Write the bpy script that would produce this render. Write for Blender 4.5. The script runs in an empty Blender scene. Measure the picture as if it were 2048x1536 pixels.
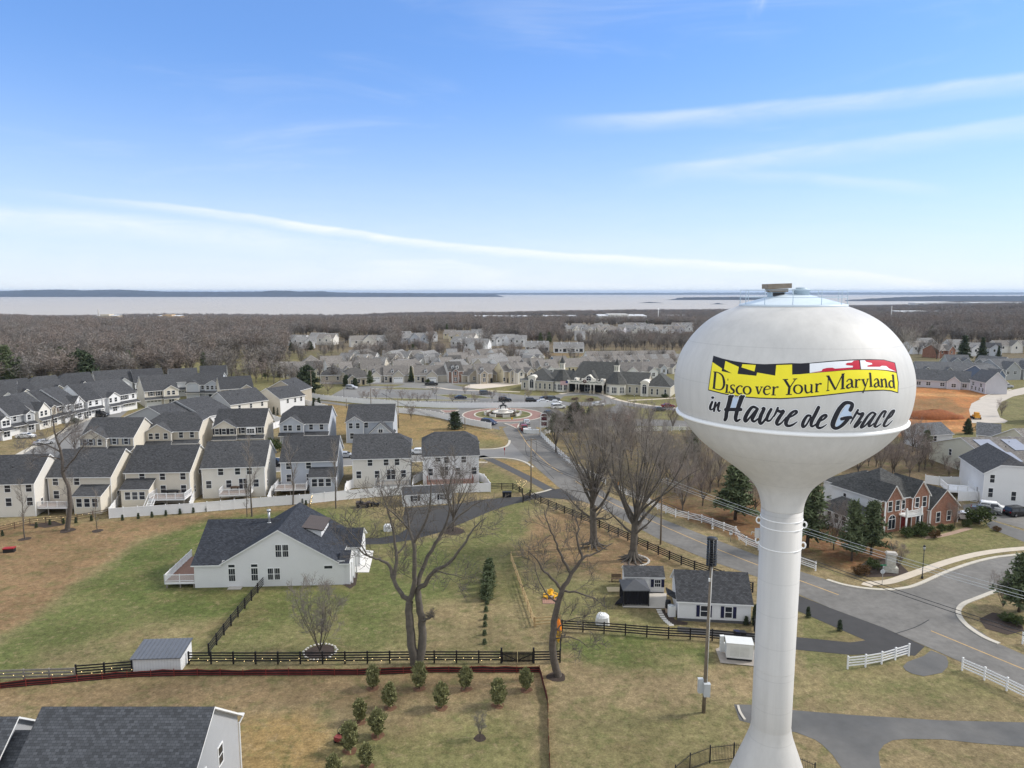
import bpy, math, random
import numpy as np
from mathutils import Vector, Matrix
from mathutils.bvhtree import BVHTree
random.seed(7)
SC = bpy.context.scene
COL = SC.collection
R = math.radians
# ------------------------------------------------------------------ camera
F = 1420.0; PITCH = R(7.42); CZ = 40.0          # focal length in pixels of a 2048 px wide frame; metres
cd = bpy.data.cameras.new("camera"); cam = bpy.data.objects.new("camera", cd); COL.objects.link(cam)
cam.location = (0, 0, CZ); cam.rotation_euler = (R(90) - PITCH, 0, 0)
cd.sensor_width = 36.0; cd.lens = 36.0 * F / 2048.0
cd.clip_start = 0.5; cd.clip_end = 90000
SC.camera = cam
SC.view_settings.view_transform = 'Standard'; SC.view_settings.look = 'None'
SC.view_settings.exposure = 1.08; SC.view_settings.gamma = 1.0
SC.cycles.volume_bounces = 0; SC.cycles.max_bounces = 6; SC.cycles.diffuse_bounces = 3
SC.cycles.transparent_max_bounces = 8
cP, sP = math.cos(PITCH), math.sin(PITCH)
def ray(px, py):
 v = py - 768.0
 return Vector((px - 1024.0, F * cP - v * sP, -F * sP - v * cP))
def G(px, py, z=0.0):
 d = ray(px, py); t = (z - CZ) / d.z
 return Vector((d.x * t, d.y * t, z))
def AT(px, py, Y):
 d = ray(px, py); t = Y / d.y
 return Vector((d.x * t, Y, CZ + d.z * t))
def ZAT(p, py):
 v = py - 768.0
 return CZ + p.y * (-F * sP - v * cP) / (F * cP - v * sP)
def elaz(px, py):
 d = ray(px, py).normalized()
 return math.degrees(math.asin(d.z)), math.degrees(math.atan2(d.x, d.y))
# ------------------------------------------------------------------ sky and sun
SUN_EL, SUN_AZ = 38.0, 78.0                       # degrees; azimuth clockwise from the view direction
w = bpy.data.worlds.new("World"); SC.world = w; w.use_nodes = True
nt = w.node_tree; N = nt.nodes; L = nt.links; N.clear()
def wn(t, **k):
 n = N.new(t)
 for a, b in k.items(): setattr(n, a, b)
 return n
def wm(op, a, b=None, c=None, clamp=False):
 n = wn('ShaderNodeMath', operation=op, use_clamp=clamp)
 for i, v in enumerate((a, b, c)):
  if v is None: continue
  if isinstance(v, (int, float)): n.inputs[i].default_value = v
  else: L.new(v, n.inputs[i])
 return n.outputs[0]
def wmap(v, a, b, c, d, smooth=True):
 n = wn('ShaderNodeMapRange', interpolation_type='SMOOTHSTEP' if smooth else 'LINEAR')
 L.new(v, n.inputs[0])
 for i, q in enumerate((a, b, c, d)): n.inputs[i + 1].default_value = q
 return n.outputs[0]
def wmix(f, a, b):
 n = wn('ShaderNodeMix', data_type='RGBA')
 for s, v in ((0, f), (6, a), (7, b)):
  if isinstance(v, (int, float)): n.inputs[s].default_value = v
  elif isinstance(v, tuple): n.inputs[s].default_value = v + (1,)
  else: L.new(v, n.inputs[s])
 return n.outputs[2]
sky = wn('ShaderNodeTexSky', sky_type='NISHITA', sun_disc=False)
sky.sun_elevation = R(SUN_EL); sky.sun_rotation = R(SUN_AZ); sky.altitude = 100
sky.air_density = 1.0; sky.dust_density = 0.6; sky.ozone_density = 2.0
tc = wn('ShaderNodeTexCoord'); sx = wn('ShaderNodeSeparateXYZ'); L.new(tc.outputs['Generated'], sx.inputs[0])
EL = wm('MULTIPLY', wm('ARCSINE', sx.outputs[2]), 180 / math.pi)
AZ = wm('MULTIPLY', wm('ARCTAN2', sx.outputs[0], sx.outputs[1]), 180 / math.pi)
def wnoise(su, sv, scale, detail=5, rough=.6, dist=0.0, off=0.0):
 c = wn('ShaderNodeCombineXYZ'); L.new(wm('MULTIPLY', AZ, su), c.inputs[0]); L.new(wm('MULTIPLY', EL, sv), c.inputs[1]); c.inputs[2].default_value = off
 n = wn('ShaderNodeTexNoise'); n.inputs['Scale'].default_value = scale; n.inputs['Detail'].default_value = detail
 n.inputs['Roughness'].default_value = rough; n.inputs['Distortion'].default_value = dist
 L.new(c.outputs[0], n.inputs['Vector']); return n.outputs[0]
def wcurve(pts):
 """elevation (degrees) of a cloud band as a function of azimuth, through photo points"""
 ea = [elaz(*p) for p in pts]
 ea.sort(key=lambda q: q[1])
 r = wn('ShaderNodeValToRGB'); L.new(wmap(AZ, -40, 40, 0, 1, False), r.inputs[0])
 cr = r.color_ramp
 for i, (e, a) in enumerate(ea):
  p = (a + 40) / 80; v = e / 40
  el = cr.elements[i] if i < 2 else cr.elements.new(p)
  if i < 2: el.position = p
  el.color = (v, v, v, 1)
 return wm('MULTIPLY', r.outputs[0], 40)
WOB = wm('MULTIPLY', wm('SUBTRACT', wnoise(.35, .35, .6, 2, .5, 0, 5.0), .5), .45)
TEX = wnoise(.10, .55, 1.6, 5, .62, .8, 8.0)
def band(pts, up, down, az_fade, amp, nz):
 """soft cirrus band: fades over `up` degrees above the curve and `down` below"""
 d = wm('SUBTRACT', wm('ADD', EL, WOB), wcurve(pts))
 a = wmap(d, 0, up, 1, 0); b = wmap(d, -down, 0, 0, 1)
 m = wm('MULTIPLY', a, b)
 m = wm('MULTIPLY', m, wmap(AZ, az_fade[0], az_fade[1], 0, 1)); m = wm('MULTIPLY', m, wmap(AZ, az_fade[2], az_fade[3], 1, 0))
 return wm('MULTIPLY', wm('MULTIPLY', m, wmap(TEX, .25, .75, .5, 1.0)), amp)
veil = wmap(EL, -1, 19, 1.0, 0.0, False)
veil = wm('POWER', veil, 2.2)
veil = wm('MULTIPLY', veil, wmap(TEX, .2, .8, .9, 1.0))
bands = [
 band([(0, 380), (250, 402), (500, 432), (800, 478), (1050, 503), (1250, 516), (1500, 528), (1700, 545), (1900, 572)], .26, .75, (-37, -14, 29, 33), .95, 5.0),
 band([(0, 432), (250, 446), (500, 470), (800, 520), (1000, 545)], 1.0, 1.7, (-60, -40, -26, -6), .55, 9.0),
 band([(560, 540), (750, 528), (900, 524), (1000, 545)], .4, 2.4, (-14, -8, -2, 1), .55, 12.0),
 band([(1050, 240), (1300, 232), (1500, 214), (1700, 196), (1900, 172), (2048, 155)], .5, 1.4, (1, 12, 60, 70), .42, 15.0),
 band([(1250, 345), (1450, 322), (1650, 296), (1850, 268), (2048, 240)], .5, 1.6, (7, 16, 60, 70), .34, 19.0),
 band([(1450, 350), (1600, 352), (1750, 365), (1900, 380)], .5, .8, (15, 20, 28, 32), .25, 23.0),
]
# a small curl of cirrus high on the right side and thin wisps everywhere
curl = wm('MULTIPLY', wmap(wm('ABSOLUTE', wm('SUBTRACT', AZ, wm('ADD', 18.4, wm('MULTIPLY', wm('SUBTRACT', EL, 21), .28)))), 0, .8, 1, 0), wm('MULTIPLY', wmap(EL, 18.5, 21.5, 0, 1), wmap(EL, 23.5, 26, 1, 0)))
curl = wm('MULTIPLY', curl, wmap(wnoise(.8, .5, 1.2, 4, .65, 1.2, 31), .35, .65, 0.1, .8))
wisps = wm('MULTIPLY', wmap(wnoise(.035, .16, 1.0, 5, .62, 1.0, 41), .52, .85, 0, 1), wmap(EL, 3, 30, .30, .16, False))
c = veil
# unseen bright cloud veil added overhead and behind the viewer to whiten the light
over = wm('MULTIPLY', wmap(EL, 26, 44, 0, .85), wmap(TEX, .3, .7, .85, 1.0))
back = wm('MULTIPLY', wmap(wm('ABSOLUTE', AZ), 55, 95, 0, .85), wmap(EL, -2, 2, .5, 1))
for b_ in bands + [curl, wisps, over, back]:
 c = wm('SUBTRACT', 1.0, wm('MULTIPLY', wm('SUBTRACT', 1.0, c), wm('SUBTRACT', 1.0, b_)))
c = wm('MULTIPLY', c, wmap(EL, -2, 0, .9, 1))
tint = wn('ShaderNodeMix', data_type='RGBA', blend_type='MULTIPLY'); tint.inputs[0].default_value = 1
sg = wn('ShaderNodeGamma'); sg.inputs[1].default_value = .65; L.new(sky.outputs[0], sg.inputs[0]); L.new(sg.outputs[0], tint.inputs[6]); tint.inputs[7].default_value = (.68, 1.06, 1.70, 1)
SKY_S = 0.10
cloudcol = (.475 / SKY_S, .495 / SKY_S, .515 / SKY_S)
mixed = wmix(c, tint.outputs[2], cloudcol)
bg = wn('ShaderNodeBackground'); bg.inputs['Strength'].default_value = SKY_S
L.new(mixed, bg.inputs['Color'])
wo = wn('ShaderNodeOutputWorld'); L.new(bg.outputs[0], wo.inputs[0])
w.cycles.sampling_method = 'MANUAL'; w.cycles.sample_map_resolution = 512
sd = bpy.data.lights.new("sun", 'SUN'); sd.energy = 1.65; sd.angle = R(10); sd.color = (1, .95, .88)
so = bpy.data.objects.new("sun", sd); COL.objects.link(so)
sdir = Vector((math.sin(R(SUN_AZ)) * math.cos(R(SUN_EL)), math.cos(R(SUN_AZ)) * math.cos(R(SUN_EL)), math.sin(R(SUN_EL))))
so.rotation_euler = sdir.to_track_quat('Z', 'Y').to_euler(); so.location = (60, -30, 120)
# ------------------------------------------------------------------ materials
MATS = {}
def mat(name, col, rough=.8, var=.12, scale=1.5, spec=.3, metal=0.0, kind=None, p=None, col2=None):
 """procedural Principled material: base colour broken up by noise; kind adds siding, shingle, brick or board relief"""
 if name in MATS: return MATS[name]
 m = bpy.data.materials.new(name); m.use_nodes = True; MATS[name] = m
 t = m.node_tree; n = t.nodes; l = t.links
 b = n['Principled BSDF']; b.inputs['Roughness'].default_value = rough
 b.inputs['Specular IOR Level'].default_value = spec; b.inputs['Metallic'].default_value = metal
 tc = n.new('ShaderNodeTexCoord')
 nz = n.new('ShaderNodeTexNoise'); nz.inputs['Scale'].default_value = scale; nz.inputs['Detail'].default_value = 6; nz.inputs['Roughness'].default_value = .65
 l.new(tc.outputs['Object'], nz.inputs['Vector'])
 mr = n.new('ShaderNodeMapRange'); l.new(nz.outputs[0], mr.inputs[0])
 mr.inputs[1].default_value = .25; mr.inputs[2].default_value = .75
 mr.inputs[3].default_value = 1 - var; mr.inputs[4].default_value = 1 + var
 mx = n.new('ShaderNodeMix'); mx.data_type = 'RGBA'; mx.blend_type = 'MULTIPLY'; mx.inputs[0].default_value = 1
 mx.inputs[6].default_value = tuple(col) + (1,)
 cmb = n.new('ShaderNodeCombineColor')
 for i in range(3): l.new(mr.outputs[0], cmb.inputs[i])
 l.new(cmb.outputs[0], mx.inputs[7])
 out = mx.outputs[2]
 def bump(h, s, d=.02):
  bp = n.new('ShaderNodeBump'); bp.inputs['Strength'].default_value = s; bp.inputs['Distance'].default_value = d
  l.new(h, bp.inputs['Height']); l.new(bp.outputs[0], b.inputs['Normal'])
 if kind in ('shingle', 'brick'):
  br = n.new('ShaderNodeTexBrick'); l.new(tc.outputs['UV'], br.inputs['Vector'])
  br.inputs['Scale'].default_value = 1.0
  if kind == 'shingle':
   br.inputs['Brick Width'].default_value = .33; br.inputs['Row Height'].default_value = .2; br.inputs['Mortar Size'].default_value = .012
   a, c2, mo = (1.35,) * 3, (.72,) * 3, (.45,) * 3
  else:
   br.inputs['Brick Width'].default_value = .24; br.inputs['Row Height'].default_value = .085; br.inputs['Mortar Size'].default_value = .009
   a, c2, mo = (1.2,) * 3, (.72, .66, .66), (1.5, 1.9, 2.0)
  br.inputs['Color1'].default_value = a + (1,); br.inputs['Color2'].default_value = c2 + (1,); br.inputs['Mortar'].default_value = mo + (1,)
  m2 = n.new('ShaderNodeMix'); m2.data_type = 'RGBA'; m2.blend_type = 'MULTIPLY'; m2.inputs[0].default_value = 1
  l.new(out, m2.inputs[6]); l.new(br.outputs['Color'], m2.inputs[7]); out = m2.outputs[2]
  bump(br.outputs['Fac'], -.4)
 elif kind in ('siding', 'boards', 'seam'):
  sp = n.new('ShaderNodeSeparateXYZ'); l.new(tc.outputs['UV'], sp.inputs[0])
  q = n.new('ShaderNodeMath'); q.operation = 'DIVIDE'; l.new(sp.outputs[1 if kind == 'siding' else 0], q.inputs[0]); q.inputs[1].default_value = p or .16
  fr = n.new('ShaderNodeMath'); fr.operation = 'FRACT'; l.new(q.outputs[0], fr.inputs[0])
  g = n.new('ShaderNodeMapRange'); l.new(fr.outputs[0], g.inputs[0])
  g.inputs[1].default_value = 0; g.inputs[2].default_value = .14; g.inputs[3].default_value = .72 if kind != 'siding' else .8; g.inputs[4].default_value = 1
  c3 = n.new('ShaderNodeCombineColor')
  for i in range(3): l.new(g.outputs[0], c3.inputs[i])
  m2 = n.new('ShaderNodeMix'); m2.data_type = 'RGBA'; m2.blend_type = 'MULTIPLY'; m2.inputs[0].default_value = 1
  l.new(out, m2.inputs[6]); l.new(c3.outputs[0], m2.inputs[7]); out = m2.outputs[2]
  bump(fr.outputs[0], .5)
 elif kind == 'rough':
  bump(nz.outputs[0], .6, .05)
 elif kind == 'blot':
  n2 = n.new('ShaderNodeTexNoise'); n2.inputs['Scale'].default_value = p or .15; n2.inputs['Detail'].default_value = 5
  l.new(tc.outputs['Object'], n2.inputs['Vector'])
  r2 = n.new('ShaderNodeMapRange'); l.new(n2.outputs[0], r2.inputs[0]); r2.inputs[1].default_value = .42; r2.inputs[2].default_value = .62
  m2 = n.new('ShaderNodeMix'); m2.data_type = 'RGBA'; l.new(r2.outputs[0], m2.inputs[0]); l.new(out, m2.inputs[6])
  m3 = n.new('ShaderNodeMix'); m3.data_type = 'RGBA'; m3.blend_type = 'MULTIPLY'; m3.inputs[0].default_value = 1
  m3.inputs[6].default_value = tuple(col2) + (1,); l.new(cmb.outputs[0], m3.inputs[7]); l.new(m3.outputs[2], m2.inputs[7]); out = m2.outputs[2]
 l.new(out, b.inputs['Base Color'])
 return m
# ------------------------------------------------------------------ mesh builder
class MB:
 def __init__(s): s.v = []; s.f = []; s.m = []; s.sm = []
 def add(s, vs, fs, mi=0, smooth=False):
  o = len(s.v); s.v.extend([tuple(q) for q in vs])
  for f in fs: s.f.append(tuple(o + i for i in f)); s.m.append(mi); s.sm.append(smooth)
 def box(s, x0, x1, y0, y1, z0, z1, mi=0, M=None):
  vs = [Vector((x, y, z)) for z in (z0, z1) for y in (y0, y1) for x in (x0, x1)]
  if M: vs = [M @ q for q in vs]
  s.add(vs, [(0, 2, 3, 1), (4, 5, 7, 6), (0, 1, 5, 4), (2, 6, 7, 3), (0, 4, 6, 2), (1, 3, 7, 5)], mi)
 def bar(s, a, b, wd, ht, mi=0):
  """rectangular bar between two points, wd across (horizontal), ht up"""
  a = Vector(a); b = Vector(b); d = (b - a)
  if d.length < 1e-6: return
  d = d.normalized(); sd_ = d.cross(Vector((0, 0, 1)))
  if sd_.length < 1e-4: sd_ = Vector((1, 0, 0))
  sd_.normalize(); u = sd_.cross(d).normalized()
  q = [a + sd_ * (i * wd / 2) + u * (j * ht / 2) for i, j in ((-1, -1), (1, -1), (1, 1), (-1, 1))]
  r = [b + sd_ * (i * wd / 2) + u * (j * ht / 2) for i, j in ((-1, -1), (1, -1), (1, 1), (-1, 1))]
  s.add(q + r, [(3, 2, 1, 0), (4, 5, 6, 7), (0, 1, 5, 4), (1, 2, 6, 5), (2, 3, 7, 6), (3, 0, 4, 7)], mi)
 def tube(s, pts, rad, n=6, mi=0, smooth=True, cap=True):
  pts = [Vector(p) for p in pts]; k = len(pts)
  if not hasattr(rad, '__len__'): rad = [rad] * k
  vs = []; up = None
  for i in range(k):
   d = (pts[min(i + 1, k - 1)] - pts[max(i - 1, 0)])
   d = d.normalized() if d.length > 1e-9 else Vector((0, 0, 1))
   if up is None: up = d.orthogonal().normalized()
   a = (up - d * up.dot(d)); a = a.normalized() if a.length > 1e-6 else d.orthogonal().normalized(); up = a
   b = d.cross(a)
   for j in range(n):
    t = 2 * math.pi * j / n
    vs.append(pts[i] + (a * math.cos(t) + b * math.sin(t)) * rad[i])
  fs = [(i * n + j, i * n + (j + 1) % n, (i + 1) * n + (j + 1) % n, (i + 1) * n + j) for i in range(k - 1) for j in range(n)]
  if cap: fs += [tuple(range(n - 1, -1, -1)), tuple((k - 1) * n + j for j in range(n))]
  s.add(vs, fs, mi, smooth)
 def lathe(s, prof, n=48, mi=0, c=(0, 0, 0), smooth=True, cap=True):
  vs = []; k = len(prof)
  for r, z in prof:
   for j in range(n):
    t = 2 * math.pi * j / n
    vs.append((c[0] + r * math.cos(t), c[1] + r * math.sin(t), c[2] + z))
  fs = [(i * n + j, i * n + (j + 1) % n, (i + 1) * n + (j + 1) % n, (i + 1) * n + j) for i in range(k - 1) for j in range(n)]
  if cap: fs += [tuple(range(n - 1, -1, -1)), tuple((k - 1) * n + j for j in range(n))]
  s.add(vs, fs, mi, smooth)
 def prism(s, poly, z0, z1, mi=0, mside=None):
  """vertical prism over a plan polygon"""
  k = len(poly); a = sum(poly[i][0] * poly[(i + 1) % k][1] - poly[(i + 1) % k][0] * poly[i][1] for i in range(k))
  if a < 0: poly = poly[::-1]
  vs = [(p[0], p[1], z0) for p in poly] + [(p[0], p[1], z1) for p in poly]
  s.add(vs, [tuple(range(k, 2 * k)), tuple(range(k - 1, -1, -1))], mi)
  s.add(vs, [(i, (i + 1) % k, k + (i + 1) % k, k + i) for i in range(k)], mi if mside is None else mside)
 def blob(s, c, r, n=10, mi=0, rnd=0.0, smooth=True):
  rx, ry, rz = r if hasattr(r, '__len__') else (r, r, r); vs = []; m = max(4, n // 2)
  for i in range(m + 1):
   ph = math.pi * i / m
   for j in range(n):
    t = 2 * math.pi * j / n; k = 1 + rnd * (random.random() - .5)
    vs.append((c[0] + rx * k * math.sin(ph) * math.cos(t), c[1] + ry * k * math.sin(ph) * math.sin(t), c[2] + rz * k * math.cos(ph)))
  s.add(vs, [(i * n + j, (i + 1) * n + j, (i + 1) * n + (j + 1) % n, i * n + (j + 1) % n) for i in range(m) for j in range(n)], mi, smooth)
 def mesh(s, name, mats):
  me = bpy.data.meshes.new(name); me.from_pydata(s.v, [], s.f)
  for q in (mats if isinstance(mats, (list, tuple)) else [mats]): me.materials.append(q)
  nf = len(me.polygons)
  me.polygons.foreach_set('material_index', s.m); me.polygons.foreach_set('use_smooth', s.sm)
  if nf and len(s.v) < 40000:                                  # UV in metres: along the face and up its slope
   V = np.array(s.v); uv = me.uv_layers.new(name='UVMap'); out = np.zeros((len(me.loops), 2), np.float32)
   for p in me.polygons:
    n_ = p.normal; li = list(p.loop_indices); q = V[[me.loops[i].vertex_index for i in li]]
    if abs(n_.z) > .96: out[li] = q[:, :2]
    else:
     h = np.array((-n_.y, n_.x, 0)); h /= np.linalg.norm(h); u_ = np.cross(np.array(n_), h)
     out[li, 0] = q @ h; out[li, 1] = q @ u_
   uv.data.foreach_set('uv', out.ravel())
  return me
 def build(s, name, mats, parent=None, loc=None):
  return obj(name, s.mesh(name, mats), parent, loc)
def obj(name, me, parent=None, loc=None, rz=0.0):
 o = bpy.data.objects.new(name, me); COL.objects.link(o)
 if parent: o.parent = parent
 if loc is not None: o.location = loc
 if rz: o.rotation_euler = (0, 0, rz)
 return o
def tag(o, label=None, cat=None, group=None, kind=None):
 if label: o['label'] = label
 if cat: o['category'] = cat
 if group: o['group'] = group
 if kind: o['kind'] = kind
 return o
def thing(name, label, cat, loc=(0, 0, 0), rz=0.0, group=None):
 return tag(obj(name, None, None, loc, rz), label, cat, group)
def copytree(o, loc=None, rz=None, label=None, group=None, scale=None, parent=None):
 c = o.copy(); COL.objects.link(c)
 if parent: c.parent = parent
 if loc is not None: c.location = loc
 if rz is not None: c.rotation_euler = (0, 0, rz)
 if scale is not None: c.scale = (scale,) * 3 if not hasattr(scale, '__len__') else scale
 if label: c['label'] = label
 if group: c['group'] = group
 for ch in list(o.children): copytree(ch, parent=c)
 return c
def struct(name, mb, mats): return tag(mb.build(name, mats), kind='structure')
ORD = ['first', 'second', 'third', 'fourth', 'fifth', 'sixth', 'seventh', 'eighth', 'ninth', 'tenth', 'eleventh', 'twelfth', 'thirteenth',
  'fourteenth', 'fifteenth', 'sixteenth', 'seventeenth', 'eighteenth', 'nineteenth']
TENS = ['', '', 'twenty', 'thirty', 'forty', 'fifty', 'sixty', 'seventy', 'eighty', 'ninety']
def ordinal(i):
 """0 -> first"""
 if i < 19: return ORD[i]
 n = i + 1; h = ''
 if n > 100: h = 'hundred and '; n -= 100
 if n == 100: return 'hundredth'
 if n < 20: return h + ORD[n - 1]
 return h + (TENS[n // 10][:-1] + 'ieth' if n % 10 == 0 else TENS[n // 10] + '-' + ORD[n % 10 - 1])
def lin(r, g, b):
 return tuple(((q / 255) / 12.92 if q / 255 <= .04045 else ((q / 255 + .055) / 1.055) ** 2.4) for q in (r, g, b))
# ------------------------------------------------------------------ terrain: flat hilltop that falls away to the bay
SEA = -76.0
_sh = [(-200, 634), (0, 634), (100, 636), (300, 632), (500, 633), (700, 634), (800, 630), (900, 629), (1000, 629), (1100, 626), (1250, 625), (1450, 622), (1560, 616), (1660, 613), (1700, 613.5), (1770, 613), (1840, 611.5), (1875, 607.5), (1950, 603.5), (2300, 602.5)]
_az = [elaz(*p)[1] for p in _sh]; _rs = [G(p[0], p[1], SEA).length for p in _sh]
_rs = [math.hypot(G(p[0], p[1], SEA).x, G(p[0], p[1], SEA).y) for p in _sh]
FLAT = 470.0
def shore(x, y):
 return np.interp(np.degrees(np.arctan2(x, y)), _az, _rs)
def T(x, y):
 """terrain height (numpy)"""
 x = np.asarray(x, float); y = np.asarray(y, float); r = np.hypot(x, y); s = shore(x, y)
 t = np.clip((r - FLAT) / (s - FLAT), 0, 1.3)
 z = SEA * (t ** .92) * (1 - .35 * np.exp(-((t - .0) / .12) ** 2))
 und = (np.sin(x * .0061 + 1.3) * np.cos(y * .0047) * 4 + np.sin(x * .0017 + y * .0023) * 5) * np.clip(t * 6, 0, 1) * np.clip((1 - t) * 4, 0, 1)
 return z + und
def GT(px, py):
 """where the ray through a photo point meets the terrain"""
 d = ray(px, py); t0 = None
 ts = np.geomspace(30, 9000, 4000) / math.hypot(d.x, d.y)
 X, Y, Z = d.x * ts, d.y * ts, CZ + d.z * ts
 k = np.argmax(Z < T(X, Y))
 return Vector((X[k], Y[k], float(T(X[k], Y[k]))))
rng = np.random.default_rng(11)
def pip(X, Y, poly):
 ins = np.zeros(X.shape, bool); k = len(poly)
 for i in range(k):
  x0, y0 = poly[i]; x1, y1 = poly[(i + 1) % k]
  if y0 == y1: continue
  c_ = (Y < y0) != (Y < y1)
  ins ^= c_ & (X < (x1 - x0) * (Y - y0) / (y1 - y0) + x0)
 return ins
def wpoly(pts): return [tuple(G(*p)[:2]) for p in pts]
def soft(X, Y, poly, s, k=7):
 P = np.array(poly); lo = P.min(0) - s - 1; hi = P.max(0) + s + 1
 sel = (X > lo[0]) & (X < hi[0]) & (Y > lo[1]) & (Y < hi[1])
 out = np.zeros(X.shape); xs, ys = X[sel], Y[sel]
 acc = np.zeros(xs.shape)
 wob = np.sin(xs * .45 + ys * .31) * .5 + np.sin(xs * 1.3 - ys * .9) * .3
 for i in range(k):
  a = 2 * math.pi * i / k; rr = s * (.35 + .65 * ((i * 37) % 10) / 10)
  acc += pip(xs + math.cos(a) * rr + wob * s * .5, ys + math.sin(a) * rr + wob * s * .4, poly)
 out[sel] = acc / k
 return out
nr, na = 640, 620
rr = np.geomspace(22, 8200, nr); aa = np.radians(np.linspace(-62, 62, na))
RR, AA = np.meshgrid(rr, aa, indexing='ij')
gx = (RR * np.sin(AA)).ravel(); gy = (RR * np.cos(AA)).ravel(); gz = T(gx, gy)
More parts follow.
